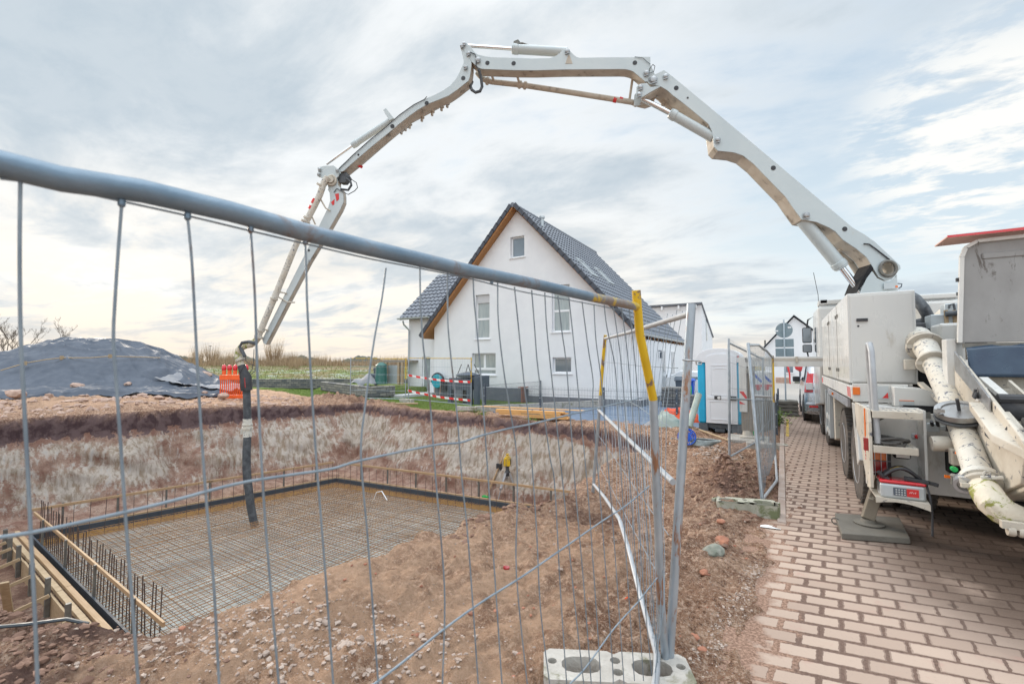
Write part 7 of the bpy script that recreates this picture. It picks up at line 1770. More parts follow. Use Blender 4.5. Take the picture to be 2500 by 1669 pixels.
def glyph(ch, x, z, h, y):
    k = MB(); w = h * .5; s = h * .16
    if ch == '1': k.b2((x + w * .45, y, z), (x + w * .45 + s, y + .004, z + h)); k.b2((x + w * .15, y, z + h - s * 1.4), (x + w * .45, y + .004, z + h - s * .4))
    else:
        k.b2((x, y, z), (x + s, y + .004, z + h)); k.b2((x + s, y, z), (x + w, y + .004, z + s)); k.b2((x + s, y, z + h * .5), (x + w, y + .004, z + h * .5 + s)); k.b2((x + w - s, y, z + s), (x + w, y + .004, z + h * .5)); k.b2((x + s, y, z + h - s), (x + w, y + .004, z + h))
    return k
for ch, dx in (('1', 0), ('6', .05)):
    sub(glyph(ch, q0.x - .03 + dx, q0.z - .03, .09, OY - .036), 'numeral', 'black', ob)
b = MB(); b.b2((lx1 - .0, OY + .02, lzb - .1), (lx1 + .16, OY + .2, hi - .2)); sub(b, 'inner_leg', 'wood_grey', lg)
zp = AY(1822, 1068, OY).z
b = MB(); b.b2((lx0 + .03, OY, zp + .16), (lx1 + .12, OY + .18, lzb)); sub(b, 'leg_tube', 'wood_grey', lg)
b = MB(); b.lathe([(.17, 0), (.17, .02), (.11, .05), (.10, .16)], ((lx0 + lx1) / 2 + .07, OY + .09, zp), seg=16); sub(b, 'leg_foot', 'truck_dirty', lg, smooth=True)
b = MB(); b.b2((lx0 - .25, OY - .38, zp - .07), (lx1 + .42, OY + .5, zp - .004)); tag(b.build('outrigger_pad', MT['concrete'], bevel=.01), 'grey pad under the far outrigger leg beside the toilet', 'pad')
b = MB(); b.lathe([(.05, -.06), (.06, 0), (.05, .06)], (lx1 + .05, OY - .06, AY(1826, 905, OY).z), (0, 0, 1), 10); b.tube([(lx1 + .1, OY - .05, 1.5), (lx1 + .12, OY - .05, 1.0), (lx1 + .08, OY - .05, .8)], .02, 6); sub(b, 'valve', 'stake', lg)
# rear outrigger leg and pad
pad = [G(2055, 1301, .06), G(2222, 1313, .06), G(2196, 1262, .06), G(2038, 1251, .06)]
b = MB(); b.extr(pad, (0, 0, -.055)); o = b.build('outrigger_pad', MT['rubber_mat'], bevel=.006); tag(o, 'dark square pad under the rear outrigger foot on the bricks', 'pad')
b = MB(); gp = G(2046, 1272, .04); b.torus(gp + Vector((-.02, 0, 0)), (.3, 1, .2), .035, .006, 14, 6); pdh = b.build('pad_handle', MT['stake'], base=ORG[o.name]); pdh.parent = o; pdh.location = (0, 0, 0)
f0 = G(2118, 1278, .06)
b = MB(); b.beam(f0 + Vector((.0, 0, .05)), Vector((f0.x + .16, f0.y + .12, .62)), .10, .11, up=(0, 1, 0)); rl = part(b, 'rear_outrigger_leg', 'leg_steel', bevel=.006)
b = MB(); b.beam(f0 + Vector((.115, .09, .40)), Vector((f0.x + .16, f0.y + .12, .60)), .108, .118, up=(0, 1, 0)); sub(b, 'inner_tube', 'wood_grey', rl, bevel=.004)
b = MB(); b.lathe([(.125, 0), (.13, .012), (.07, .02), (.06, .05)], f0 + Vector((.01, 0, .003)), seg=22); sub(b, 'leg_foot', 'rubber_mat', rl, smooth=True)

# ------------------------------------------------------------------ boom, all in one upright plane
BP = Vector((1.95, 12.0, 0)); BN = Vector((6.7 - 0.9, -12.75, 0)).normalized()
BN = Vector((12.0 - 6.2, -(1.95 + 10.8), 0)).normalized()      # faces the camera side
def bo(px, py, off=0.0): return on(px, py, BP + BN * off, BN)
def bpoly(pts, off=0.0): return [bo(x, y, off) for x, y in pts]
def circ_px(px, py, r, off=0.0, n=20):
    c_ = bo(px, py, off); e = BN.cross(UP).normalized(); return [c_ + e * (r * math.cos(2 * math.pi * k / n)) + UP * (r * math.sin(2 * math.pi * k / n)) for k in range(n)]
# arm 1
W1 = .42
arm1 = [(1599.7, 182), (1620.4, 171.5), (1632.8, 179.5), (1669, 209), (1750, 276), (1900, 402), (2082, 555.6), (2112, 573), (2135.6, 590), (2168, 620), (2198, 648), (2199, 656), (2191, 663), (2187, 672), (2176, 682), (2160, 684), (2145, 676), (2135, 660), (2124, 640), (2116.5, 628), (2090, 606), (2059, 586), (2040, 565), (2024.7, 555.6), (1994, 542), (1957.7, 536), (1940, 512), (1918, 480), (1902, 464), (1868, 429), (1840, 400), (1814, 379.6), (1791, 372), (1753, 368), (1743.5, 358.5), (1741, 338), (1738, 320), (1730, 303), (1703, 280), (1670, 253), (1642, 232), (1630, 221), (1613, 211), (1600, 208.5), (1589.7, 207.7), (1583, 202.7), (1582, 193), (1589.7, 187)]
def arm(pts, W, name, holes=(), plate=.02, inset=.0, m='boom_white'):
    """box girder: two side plates standing proud of a tan web"""
    b = MB(); L = [bpoly(pts)] + [h for h in holes]
    b.extr(L, -BN * plate); b.extr([[p - BN * (W - plate) for p in q] for q in L], -BN * plate)
    o = part(b, name, m, bevel=.004)
    c_ = sum((Vector(p) for p in bpoly(pts)), Vector()) / len(pts)
    b = MB(); P0 = bpoly(pts); n = len(P0)
    # web follows the outline, set in a little
    for i in range(n):
        j = (i + 1) % n; a_, c2 = P0[i], P0[j]; d_ = (c2 - a_)
        if d_.length < 1e-3: continue
        nn_ = d_.cross(BN).normalized() * .018
        if (a_ + nn_ * 3 - c_).length > (a_ - nn_ * 3 - c_).length and False: nn_ = -nn_
        b.add([a_ - BN * plate, c2 - BN * plate, c2 - BN * (W - plate), a_ - BN * (W - plate)], [(0, 1, 2, 3)])
    w_ = b.build(name.replace('arm', 'arm_web') if False else 'web_plate', MT['boom_tan'], T); w_.parent = o
    return o
a1 = arm(arm1, W1, 'boom_arm', holes=[circ_px(2166, 656, .135)])
def pin(px, py, r=.045, par=None, m='steel', off=.0, bracket=True):
    b = MB(); c_ = bo(px, py, .01 + off); b.lathe([(r, 0), (r, .035), (r * .6, .045)], c_, BN, 16); b.torus(c_ + BN * .02, BN, r * 1.15, .008, 18, 6)
    if bracket: b.box(c_ + BN * .02 + UP * -r * 1.25, (r * 2.2, .03, .02)); 
    sub(b, 'pin', m, par, smooth=True)
def dot(px, py, par, r=.028):
    b = MB(); c_ = bo(px, py, .004); b.lathe([(r * 1.8, 0), (r * 1.8, .003)], c_, BN, 18); b.lathe([(r, .003), (r, .006)], c_, BN, 18); sub(b, 'access_hole', 'black', par)
for p_ in ((1651, 215), (1888, 410), (2062.5, 559)):
    dot(p_[0], p_[1], a1)
dot(1679, 239, a1, .012)
pin(1595, 195, .07, a1); pin(1625, 187, .045, a1); pin(1752, 342, .045, a1); pin(1968, 526, .055, a1)
b = MB(); b.tube([bo(2109, 595, .02), bo(2122, 596, .02), bo(2140, 609, .02), bo(2172, 634, .02)], .014, 6); sub(b, 'cable', 'black', a1, smooth=True)
# pivot ring
b = MB(); rg_c = bo(2166, 656, 0); b.tube([rg_c + (BN.cross(UP).normalized() * math.cos(a) + UP * math.sin(a)) * .155 + BN * .03 for a in [2 * math.pi * k / 30 for k in range(30)]], .03, 10, closed=True)
ri = sub(b, 'pivot_ring', 'stake', a1, smooth=True)
b = MB(); e_ = BN.cross(UP).normalized()
outr = [rg_c + (e_ * math.cos(a) + UP * math.sin(a)) * .15 for a in [2 * math.pi * k / 28 for k in range(28)]]; inr = [rg_c + (e_ * math.cos(a) + UP * math.sin(a)) * .125 for a in [2 * math.pi * k / 28 for k in range(28)]]
b.extr([outr, inr], -BN * W1); sub(b, 'pivot_bush', 'truck_dirty', a1, smooth=True)
# turret
ped = [(2100, 716), (2104, 705), (2118, 678), (2130, 662), (2142, 679), (2158, 686), (2174, 685), (2186, 677), (2190, 670), (2192, 705), (2193, 760)]
b = MB(); b.extr(bpoly(ped, .04) + [bo(2100, 760, .04)], -BN * .03); b.extr([p - BN * (W1 + .06) for p in bpoly(ped, .04) + [bo(2100, 760, .04)]], -BN * .03); tr = part(b, 'turret', 'boom_white', bevel=.006)
b = MB(); b.extr([bo(2112, 690, 0), bo(2133, 655, 0), bo(2126, 645, 0), bo(2100, 690, 0), bo(2090, 715, 0)], -BN * .4); sub(b, 'turret_inner', 'dark_gap', tr)
bz = BP + Vector((0, 0, 0)); b = MB(); b.lathe([(.55, 1.2), (.55, 2.3), (.45, 2.55), (.42, 3.0)], (BP.x, BP.y, 0), (0, 0, 1), 24); sub(b, 'slewing_base', 'truck_dirty', tr, smooth=True)
b = MB(); b.extr(bpoly([(2158, 691), (2186, 690), (2187, 704), (2158, 706)], .075), BN * .004); sub(b, 'notice_plate', 'zinc', tr); b = MB(); b.extr(bpoly([(2186, 697), (2192, 697), (2192, 702), (2186, 702)], .08), BN * .003); sub(b, 'sticker', 'orange_lamp', tr)
b = MB(); b.tube([bo(2192, 692, .02), bo(2202, 693, .02), (bo(2200, 700, .02)), bo(2194, 704, .02)], .012, 6); sub(b, 'hook', 'anthracite', tr, smooth=True)
def cyl(pA, pB, rA, pC, rR, off, name='boom_cylinder', collar=True, m='boom_white'):
    """barrel pA->pB, rod pB->pC"""
    a_, b_, c_ = bo(*pA, off), bo(*pB, off), bo(*pC, off)
    k = MB(); k.tube([a_, b_], rA, 22)
    if collar: d_ = (b_ - a_).normalized(); k.lathe([(rA, -.14), (rA * 1.12, -.13), (rA * 1.12, -.03), (rA, -.02), (rA * 1.08, 0), (rA * .9, .02)], b_, d_, 22)
    o = part(k, name, m, smooth=True)
    k = MB(); k.tube([b_, c_], rR, 18); sub(k, 'piston_rod', 'chrome', o, smooth=True); return o
cyl((1960, 538), (2054, 652), .135, (2102, 715), .065, -.20)
cyl((1741, 336), (1637, 277), .105, (1567, 241), .055, -.12)
# arm 2
W2 = .28
arm2 = [(1130.5, 104), (1139, 105), (1149, 114), (1160, 129), (1168, 134), (1178, 136), (1190, 138.5), (1205, 140), (1303, 143), (1342, 142), (1355, 138), (1366, 130.5), (1374, 122), (1383, 120), (1391, 123), (1396, 129), (1402, 135), (1408, 139), (1415, 141), (1497, 140), (1548, 140), (1548, 138.5), (1588, 139), (1588, 158), (1594, 170), (1599, 182), (1597, 190), (1588, 200), (1575, 199), (1562, 188), (1553.6, 181), (1546, 175), (1539, 172), (1528, 169.5), (1515, 169), (1378, 170), (1310, 172), (1258.6, 171.6), (1178, 168.6), (1171, 167), (1166, 164), (1158, 157), (1151, 150), (1137, 132), (1123, 114), (1124, 107)]
a2 = arm(arm2, W2, 'boom_arm')
for p_ in ((1190, 154), (1254, 155), (1550, 153.5)): dot(p_[0], p_[1], a2)
pin(1144, 131.5, .04, a2); pin(1167, 147, .05, a2); pin(1385, 126.5, .045, a2); pin(1578, 179, .05, a2); pin(1133, 108, .035, a2); pin(1128, 113, .035, a2)
b = MB(); b.extr(bpoly([(1387, 136), (1391, 136), (1398, 156), (1380, 156)], .002), BN * .004); sub(b, 'recess', 'boom_tan', a2)
b = MB(); b.tube([bo(1148, 128, .03), bo(1160, 133, .03), bo(1163, 143, .03), bo(1162, 160, .03), bo(1171, 175, .03)], .012, 6); b.tube([bo(1550, 139, .02), bo(1570, 142, .02), bo(1582, 153, .02), bo(1588, 157, .02)], .006, 5); b.tube([bo(1594, 158, .03), bo(1599, 162, .03), bo(1596, 175, .03), bo(1585, 180, .03), bo(1586, 168, .03), bo(1594, 158, .03)], .008, 5); sub(b, 'cable', 'black', a2, smooth=True)
cyl((1384, 128), (1252, 120), .105, (1140, 112), .040, -.14)
b = MB(); b.tube([bo(1262, 107, -.1), bo(1275, 106, -.1), bo(1300, 115, -.1), bo(1340, 118, -.1), bo(1365, 118, -.1), bo(1378, 121, -.1)], .022, 6); b.box(bo(1262, 108, -.1), (.12, .1, .12)); part(b, 'hydraulic_hose', 'stake', smooth=True)
# link plate at the knee
lk = [(1553, 240), (1554, 213), (1558, 208), (1565, 204.5), (1580, 202.7), (1584, 208), (1588, 212.6), (1600, 211), (1613, 211), (1590, 224), (1566.5, 238)]
b = MB(); b.extr(bpoly(lk, .03), -BN * .03); b.extr([p - BN * .30 for p in bpoly(lk, .03)], -BN * .03); l1 = part(b, 'link_plate', 'boom_white', bevel=.004)
b = MB(); b.extr(bpoly([(1568, 237), (1612, 213), (1604, 220), (1572, 239)], 0), -BN * .28); sub(b, 'web_plate', 'boom_tan', l1)
pin(1563.5, 213.5, .045, l1, off=.03); pin(1560.5, 231, .04, l1, off=.03)
# pipeline along the arms
def bpipe(pts, r, off, nm='boom_pipe', m='boom_tan', seg=16):
    k = MB(); k.tube([bo(x, y, off) for x, y in pts], r, seg); return part(k, nm, m, smooth=True)
p2 = bpipe([(1165, 178), (1172, 186), (1183, 195), (1200, 200), (1282, 209), (1400, 227), (1545, 250)], .062, -.42)
bpipe([(1545, 250), (1562, 255), (1575, 258), (1588, 254), (1592, 240), (1600, 233), (1612, 240), (1622, 250), (1640, 263), (1738, 336)], .068, -.46)
bpipe([(1738, 336), (1800, 392), (1950, 515), (2020, 575), (2078, 640), (2110, 690)], .068, -.52)
for (px, py, qx, qy) in ((1553, 251, 1560, 253), (1622, 250, 1626, 253), (1190, 198, 1195, 199), (1269, 207, 1273, 208), (1282, 209, 1286, 210), (2040, 596, 2044, 601), (2052, 611, 2056, 616)):
    k = MB(); a_ = bo(px, py, -.44); k.lathe([(.085, -.03), (.092, -.02), (.092, .02), (.085, .03)], a_, bo(qx, qy, -.44) - a_, 16); part(k, 'pipe_coupling', 'boom_tan', smooth=True)
k = MB()
for a_, c_ in (((1498, 239), (1508, 252)), ((1512, 240), (1522, 253))):
    A0 = bo(a_[0], 243, -.42); A1 = bo(c_[0], 246, -.42); k.lathe([(.0635, 0), (.0635, (A1 - A0).length * .75)], A0, A1 - A0, 16)
sub(k, 'warning_band', 'red', p2, smooth=True)
for a_, c_, w_ in (((1199, 180), (1208, 204), .03), ((1261.6, 182), (1269, 207), .03), ((1545, 187), (1537, 243), .03)):
    k = MB(); k.tube([bo(*a_, -.25), bo(*c_, -.42)], w_, 8); part(k, 'pipe_strut', 'boom_tan', smooth=True)
b = MB(); b.tube([bo(1169, 170, -.0), bo(1175, 195, -.05), bo(1177, 212, -.1), bo(1172, 223, -.1), bo(1161, 226, -.1), bo(1152, 220, -.1), bo(1148, 210, -.2), bo(1153, 200, -.3)], .035, 8); part(b, 'hydraulic_hose', 'hose', smooth=True)
# arm 3
W3 = .30
arm3 = [(1123, 115), (1130, 120), (1140, 134), (1151, 151), (1151, 157), (1149, 175), (1147, 188), (1143, 198), (1133, 205.6), (1115, 220), (1095, 233.7), (1070, 244), (1044, 254), (1020, 268), (1000.5, 282), (975, 302), (947, 325.5), (906, 358.7), (850, 407), (838, 418), (830, 420), (824, 414), (832, 404), (850, 389), (900, 345), (977.6, 279.6), (1010, 257), (1041, 240), (1060, 232), (1079.6, 222), (1098, 210), (1112.8, 192.9), (1120, 180), (1126.8, 164.8), (1131, 156), (1132, 149.5), (1126.8, 126.5)]
a3 = arm(arm3, W3, 'boom_arm')
for p_ in ((1131, 191), (1041.7, 252), (958, 308.5)): dot(p_[0], p_[1], a3)
dot(875, 377.7, a3, .014); pin(1137, 165, .04, a3); 
b = MB(); b.tube([bo(1042, 236, .02), bo(1036, 243, .02), bo(1010, 256, .02), bo(975, 281, .02), bo(940, 312, .02), bo(905, 340, .02), bo(860, 380, .02), bo(820, 420, .02)], .009, 6); sub(b, 'cable', 'black', a3, smooth=True)
b = MB(); b.extr(bpoly([(935, 269), (942, 264), (962, 289), (950, 294)], -.02), -BN * .25); part(b, 'cylinder_bracket', 'boom_white', bevel=.004)
cyl((956, 293), (861, 355), .075, (797, 401), .030, -.12)
b = MB(); b.tube([bo(858, 350, -.1), bo(880, 336, -.1), bo(905, 325, -.1), bo(925, 308, -.1), bo(950, 292, -.1)], .018, 6); part(b, 'hydraulic_hose', 'hose', smooth=True)
bpipe([(1135, 213), (1092, 246), (1040, 274), (993, 300), (940, 346), (880, 398), (838, 432)], .068, -.34)
for px, py in ((1092, 246), (1078, 254), (1055, 266), (1000, 297), (990, 303), (980, 311), (1030, 280)):
    k = MB(); a_ = bo(px, py + 2, -.34); k.lathe([(.080, -.025), (.088, -.018), (.088, .018), (.080, .025)], a_, bo(px - 10, py + 9, -.34) - a_, 14); k.box(a_ - UP * .11, (.04, .05, .08)); part(k, 'pipe_coupling', 'boom_tan', smooth=True)
k = MB(); a_ = bo(876, 403, -.30); k.box(a_, (.14, .14, .06), M=Matrix.Rotation(.75, 3, 'Y')); part(k, 'warning_mark', 'red')
# knee between arm 3 and 4
kn = [(775, 409), (790, 405), (814, 404), (822, 410), (828.5, 418.6), (826, 430), (815, 442), (800, 448), (790, 460), (785, 452), (795, 436), (778, 432)]
b = MB(); b.extr(bpoly(kn, .04), -BN * .03); b.extr([p - BN * .28 for p in bpoly(kn, .04)], -BN * .03); l2 = part(b, 'link_plate', 'boom_white', bevel=.004)
pin(781, 414, .03, l2, off=.04); pin(824, 416, .03, l2, off=.04); pin(779, 426, .03, l2, off=.04)
k = MB(); c_ = bo(809, 440, .03); k.torus(c_, BN, .11, .03, 24, 8); k.lathe([(.08, -.1), (.08, .06)], c_, BN, 18); part(k, 'swivel', 'truck_dirty', smooth=True)
k = MB(); k.extr(bpoly([(828, 424), (845, 420), (853, 432), (842, 446), (830, 446), (822, 436)], -.05), -BN * .16); part(k, 'hose_bracket', 'hose', bevel=.01)
k = MB(); k.tube([bo(832, 462, 0), bo(850, 464, 0), bo(858, 452, 0), bo(856, 444, 0), bo(846, 436, 0)], .028, 8); k.tube([bo(815, 470, .02), bo(822, 460, .02), bo(836, 468, .02), bo(850, 475, .02), bo(866, 466, .02), bo(873, 458, .02), bo(870, 446, .02), bo(855, 436, .02)], .010, 6); part(k, 'hydraulic_hose', 'hose', smooth=True)
# arm 4
W4 = .17
arm4 = [(803, 440), (815, 436), (823.7, 439), (825, 452), (836, 464), (838, 478), (838, 493.5), (830, 512), (806, 554), (755, 637), (704, 732.7), (660, 818), (648, 841), (642, 836), (640, 828), (664, 780), (723, 662.5), (777.5, 554), (801, 506), (806, 490), (804.6, 471), (800, 452)]
a4 = arm(arm4, W4, 'boom_arm')
def band(pts, par): b = MB(); b.extr(bpoly(pts, .002), BN * .004); sub(b, 'warning_mark', 'red', par)
band([(818, 474), (827, 472), (828, 486), (822, 492)], a4); band([(808, 494), (817, 486), (816, 500), (812, 501)], a4)
dot(754, 611, a4, .016); pin(757, 636, .02, a4)
p4 = bpipe([(800, 432), (790, 446), (787, 458), (781, 475), (766, 506), (748.7, 538), (716, 612), (672, 722), (628, 826)], .072, .10, m='pipe_paint')
k = MB()
for (ax_, ay_), (cx2, cy2) in (((768, 487), (763, 498)), ((760, 504), (756, 512))):
    A0 = bo(ax_ + 3, ay_, .10); A1 = bo(cx2 + 3, cy2, .10); k.lathe([(.0735, 0), (.0735, (A1 - A0).length)], A0, A1 - A0, 18)
sub(k, 'warning_band', 'red', p4, smooth=True)
for (px, py, dx, dy, R) in ((783, 453, -8, 14, .10), (746, 541, -5, 12, .105), (750, 532, -5, 12, .09), (669, 729, -4, 10, .088), (637, 806, -4, 10, .085), (631, 822, -4, 10, .10)):
    k = MB(); a_ = bo(px, py, .10); k.lathe([(R * .9, -.025), (R, -.018), (R, .018), (R * .9, .025)], a_, bo(px + dx, py + dy, .10) - a_, 18); part(k, 'pipe_coupling', 'truck_dirty', smooth=True)
for a_, c_ in (((778, 478), (795, 508)), ((795, 508), (806, 514)), ((684, 713), (700, 716)), ((672, 721), (702, 737)), ((642, 803), (655, 806)), ((762, 530), (770, 548)), ((702, 737), (720, 738))):
    k = MB(); k.tube([bo(*a_, .06), bo(*c_, .02)], .018, 8); part(k, 'pipe_strut', 'truck_dirty', smooth=True)
# end elbow and rubber hose
k = MB(); k.tube([bo(x, y, .05) for x, y in ((630, 824), (622, 834), (612, 840), (600, 842), (591, 846), (584, 854), (581, 865), (582, 874), (586, 884))], [.075, .08, .085, .085, .085, .085, .08, .078, .08], 16); part(k, 'end_elbow', 'pipe_green', smooth=True)
k = MB(); c_ = bo(587, 878, .05); k.lathe([(.10, -.04), (.115, -.03), (.115, .03), (.10, .04)], c_, bo(592, 890, .05) - c_, 16); part(k, 'pipe_coupling', 'truck_dirty', smooth=True)
k = MB(); k.tube([bo(x, y, .12) for x, y in ((624, 838), (608, 834), (592, 836), (586, 846), (592, 858), (598, 870))], .04, 8); part(k, 'rag_strap', 'hose', smooth=True)
k = MB(); k.tube([bo(x, y, .05) for x, y in ((586, 884), (592, 900), (598, 918))], [.075, .082, .09], 16); part(k, 'hose_upper', 'pipe_green', smooth=True)
k = MB(); k.tube([bo(x, y, .05) for x, y in ((589, 892), (594, 906), (600, 920), (601, 940), (602, 953))], [.085, .095, .125, .128, .125], 16); bag = part(k, 'hose_sleeve', 'black', smooth=True)
k = MB(); k.beam(bo(597, 922, .19), bo(599, 946, .19), .03, .01); sub(k, 'sleeve_stripe', 'red_lamp', bag)
k = MB(); k.tube([bo(620, 852, .05), bo(619, 880, .05), bo(616, 900, .1), bo(609, 912, .1)], .008, 6); k.tube([bo(598, 868, .08), bo(601, 882, .08), bo(612, 889, .08), bo(625, 894, .05), bo(622, 906, .08), bo(610, 916, .1)], .008, 6); k.tube([bo(598, 890, .15), bo(588, 904, .15), bo(585, 922, .15)], .008, 6); part(k, 'control_cable', 'black', smooth=True)
hh = [(602, 952), (603, 985), (604, 1022), (604, 1066), (602, 1100), (602, 1141), (604, 1170), (607, 1193), (612, 1235), (618, 1266), (622, 1284)]
k = MB(); k.tube([bo(x, y, .05) for x, y in hh], [.082, .084, .084, .084, .088, .090, .090, .090, .088, .086, .086], 20); eh = part(k, 'end_hose', 'hose', smooth=True)
k = MB(); k.tube([bo(604, 1022, .05), bo(604, 1066, .05)], .098, 20); k.lathe([(.115, -.03), (.12, 0), (.115, .03)], bo(604, 1045, .05), UP, 20); k.lathe([(.11, -.02), (.115, 0), (.11, .02)], bo(604, 1036, .05), UP, 20); sub(k, 'hose_joint', 'sheet_pale' if False else 'pipe_paint', eh, smooth=True)
k = MB(); k.tube([bo(596, 1042, .1), bo(590, 1048, .1), bo(589, 1060, .1)], .02, 8); sub(k, 'joint_lever', 'pipe_paint', eh, smooth=True)

# ------------------------------------------------------------------ things standing on the truck's steps
t = thing('toolbox', (.93, 5.62, .412), 'grey and red case with black strap and red label on the lowest truck step', 'case')
b = MB(); b.box((.93, 5.60, .48), (.33, .20, .135)); bd = b.build('body', MT['steel'] if False else MT['zinc'], t, bevel=.02)
b = MB(); b.box((.93, 5.60, .562), (.335, .205, .03)); b.build('lid', MT['bright_red_lamp'], t, bevel=.012)
b = MB(); b.b2((.955, 5.492, .445), (1.04, 5.499, .515)); b.build('label', MT['red'], t).parent = bd
b = MB(); b.b2((.86, 5.492, .445), (.952, 5.4985, .515)); b.build('label', MT['anthracite'], t).parent = bd
b = MB()
for i, h in enumerate((.012, .018, .010, .016)): b.beam((.975 + i * .013, 5.490, .478), (.980 + i * .013, 5.490, .478 + h), .003, .003, up=(0, 1, 0))
b.build('lettering', MT['white'], t).parent = bd
b = MB()
for i in range(4):
    for j in range(3): b.b2((.875 + i * .02, 5.4895, .452 + j * .021), (.887 + i * .02, 5.4925, .464 + j * .021))
b.build('lettering', MT['zinc'], t).parent = bd
b = MB(); b.grid(lambda u, v: (.80 + .27 * u, 5.54 + .12 * v, .595 + .085 * math.sin(math.pi * u) + .01 * math.sin(9 * v)), 16, 6); st = b.build('shoulder_pad', MT['black'], t, smooth=True, solid=.02)
b = MB(); b.grid(lambda u, v: (.855 + .15 * u, 5.575 + .02 * v, .606 + .088 * math.sin(math.pi * (.2 + .56 * u))), 12, 2); b.build('yellow_print', MT['yellow'], t, solid=.004).parent = st
b = MB(); b.tube([(.76, 5.55, .64), (.79, 5.56, .60), (.84, 5.55, .57)], .018, 8); b.build('handle', MT['black'], t, smooth=True); b = MB(); b.beam((.95, 5.56, .60), (1.12, 5.52, .585), .06, .03); b.beam((1.12, 5.52, .585), (1.18, 5.51, .572), .035, .03); b.tube([(1.10, 5.54, .58), (1.12, 5.50, .45), (1.125, 5.49, .30), (1.12, 5.49, .12)], .010, 6); b.build('buckle_strap', MT['black'], t, bevel=.004)
b = MB(); c0 = Vector((.865, 5.63, .895)); rg = random.Random(2)
for k in range(5): b.tube([c0 + Vector(((.08 + .012 * k) * math.cos(a), (.05 + .01 * (k % 3)) * math.sin(a), .012 * k + .015 * math.sin(2 * a + k))) + Vector((.03 * (k % 2), 0, 0)) for a in [2 * math.pi * j / 16 for j in range(16)]], .013, 6, closed=True)
tag(b.build('cable_bundle', MT['cloth'], smooth=True), 'dark bundle of cloth straps lying on the middle truck step', 'strap')
# ------------------------------------------------------------------ vegetation and distance
def twigs(bb, base, h, spread, n, rg, thick=.012, lean=.35, curve=.0):
    for i in range(n):
        a = rg.uniform(0, 6.283); r = spread * rg.random() ** .6 * .4
        p = Vector(base) + Vector((r * math.cos(a), r * math.sin(a), 0)); d = Vector((math.cos(a) * rg.uniform(0, lean), math.sin(a) * rg.uniform(0, lean), 1)).normalized()
        L = h * rg.uniform(.45, 1.05); q = p
        side = Vector((-math.sin(a + 1), math.cos(a + 1), 0)) * thick
        m_ = p + d * L * .55; e = m_ + (d + Vector((rg.uniform(-.2, .2), rg.uniform(-.2, .2), .1))).normalized() * L * .45
        bb.add([p - side, p + side, m_ + side * .6, m_ - side * .6, e], [(0, 1, 2, 3), (3, 2, 4)])
        for k in range(2):
            s = p.lerp(m_, rg.uniform(.4, 1)); a2 = rg.uniform(0, 6.283); e2 = s + Vector((math.cos(a2) * .5, math.sin(a2) * .5, .9)).normalized() * L * rg.uniform(.15, .4)
            sd = Vector((-math.sin(a2), math.cos(a2), 0)) * thick * .5; bb.add([s - sd, s + sd, e2], [(0, 1, 2)])
def bush_proto(seed, h=2.4, sp=1.6, n=170, thick=.018):
    rg = random.Random(seed); b = MB(); twigs(b, (0, 0, 0), h, sp, n, rg, thick); return b.build('bush', MT['twig'], base=(0, 0, 0))
protos = [bush_proto(1), bush_proto(2, 3.2, 1.2, 150), bush_proto(3, 1.8, 2.4, 190), bush_proto(4, 2.6, 2.2, 160)]
spots = [(482, 60, 1.0, 1, 'slim tall bare bush standing just right of the mound'), (520, 62, 1.15, 1, 'thin bare sapling-like bush behind the orange barriers'), (450, 58, .8, 0, 'bare bush peeping over the right shoulder of the mound'), (548, 60, 1.05, 3, 'bare bush directly left of the hanging hose'),
         (640, 60, .85, 3, 'bare bush right of the hanging hose'), (668, 55, 1.25, 1, 'tallest bare pointed bush on the horizon'), (690, 60, .9, 0, 'dense bare bush beside the tallest pointed one'), (703, 62, .95, 3, 'straw-coloured bare bush left of the fifth fence wire'),
         (722, 60, .9, 0, 'straw-coloured bare bush at the fifth fence wire'), (735, 63, .8, 2, 'low spreading bare bush right of the fifth fence wire'), (782, 66, .85, 3, 'small bare bush standing alone left of the far fence panel'), (812, 70, .6, 0, 'tiny bare bush beside the far fence panel'),
         (718, 42, .45, 2, 'low dark bush on the snowy bank above the block wall'), (585, 70, .8, 2, 'low bare bush behind the hanging hose')]
used = set()
for i, (px, dist, sc, k, lab) in enumerate(spots):
    d = ray(px, 885); p = C0 + d * dist; o = protos[k] if k not in used else protos[k].copy()
    if k in used: COL.objects.link(o)
    used.add(k); o.location = (p.x, p.y, TZ(p.x, p.y) - .1); o.rotation_euler = (0, 0, i * 1.3); o.scale = (sc, sc, sc)
    tag(o, lab, 'bush', 'bare bushes along the horizon')
# bare trees at far left
def bare_tree(px, dist, H, label, seed):
    rg = random.Random(seed); d = ray(px, 885); p = C0 + d * dist; z = TZ(p.x, p.y)
    t = thing('bare_tree', (p.x, p.y, z), label, 'tree', 'bare trees at the far left')
    tr = MB(); cr = MB()
    def branch(b, s, d_, L, r, lev):
        e = s; pts = [s]; dd_ = d_.copy()
        for k in range(4):
            dd_ = (dd_ + Vector((rg.uniform(-.16, .16), rg.uniform(-.16, .16), .06))).normalized(); e = e + dd_ * L / 4; pts.append(e)
        b.tube(pts, [max(.012, r * (1 - .2 * k)) for k in range(5)], 5 if lev == 0 else 3, caps=False)
        if lev < 4:
            for k in range(rg.choice((3, 4, 5))):
                i = rg.randint(1 if lev else 1, 4); a = rg.uniform(0, 6.283); nd = (dd_ * .9 + Vector((math.cos(a), math.sin(a), .25)) * .65).normalized()
                branch(cr, pts[i], nd, L * rg.uniform(.42, .66), r * .5, lev + 1)
    branch(tr, Vector((p.x, p.y, z - .2)), Vector((0, 0, 1)), H * .55, H * .016, 0)
    tr.build('trunk', MT['bark'], t); cr.build('crown', MT['bark'], t)
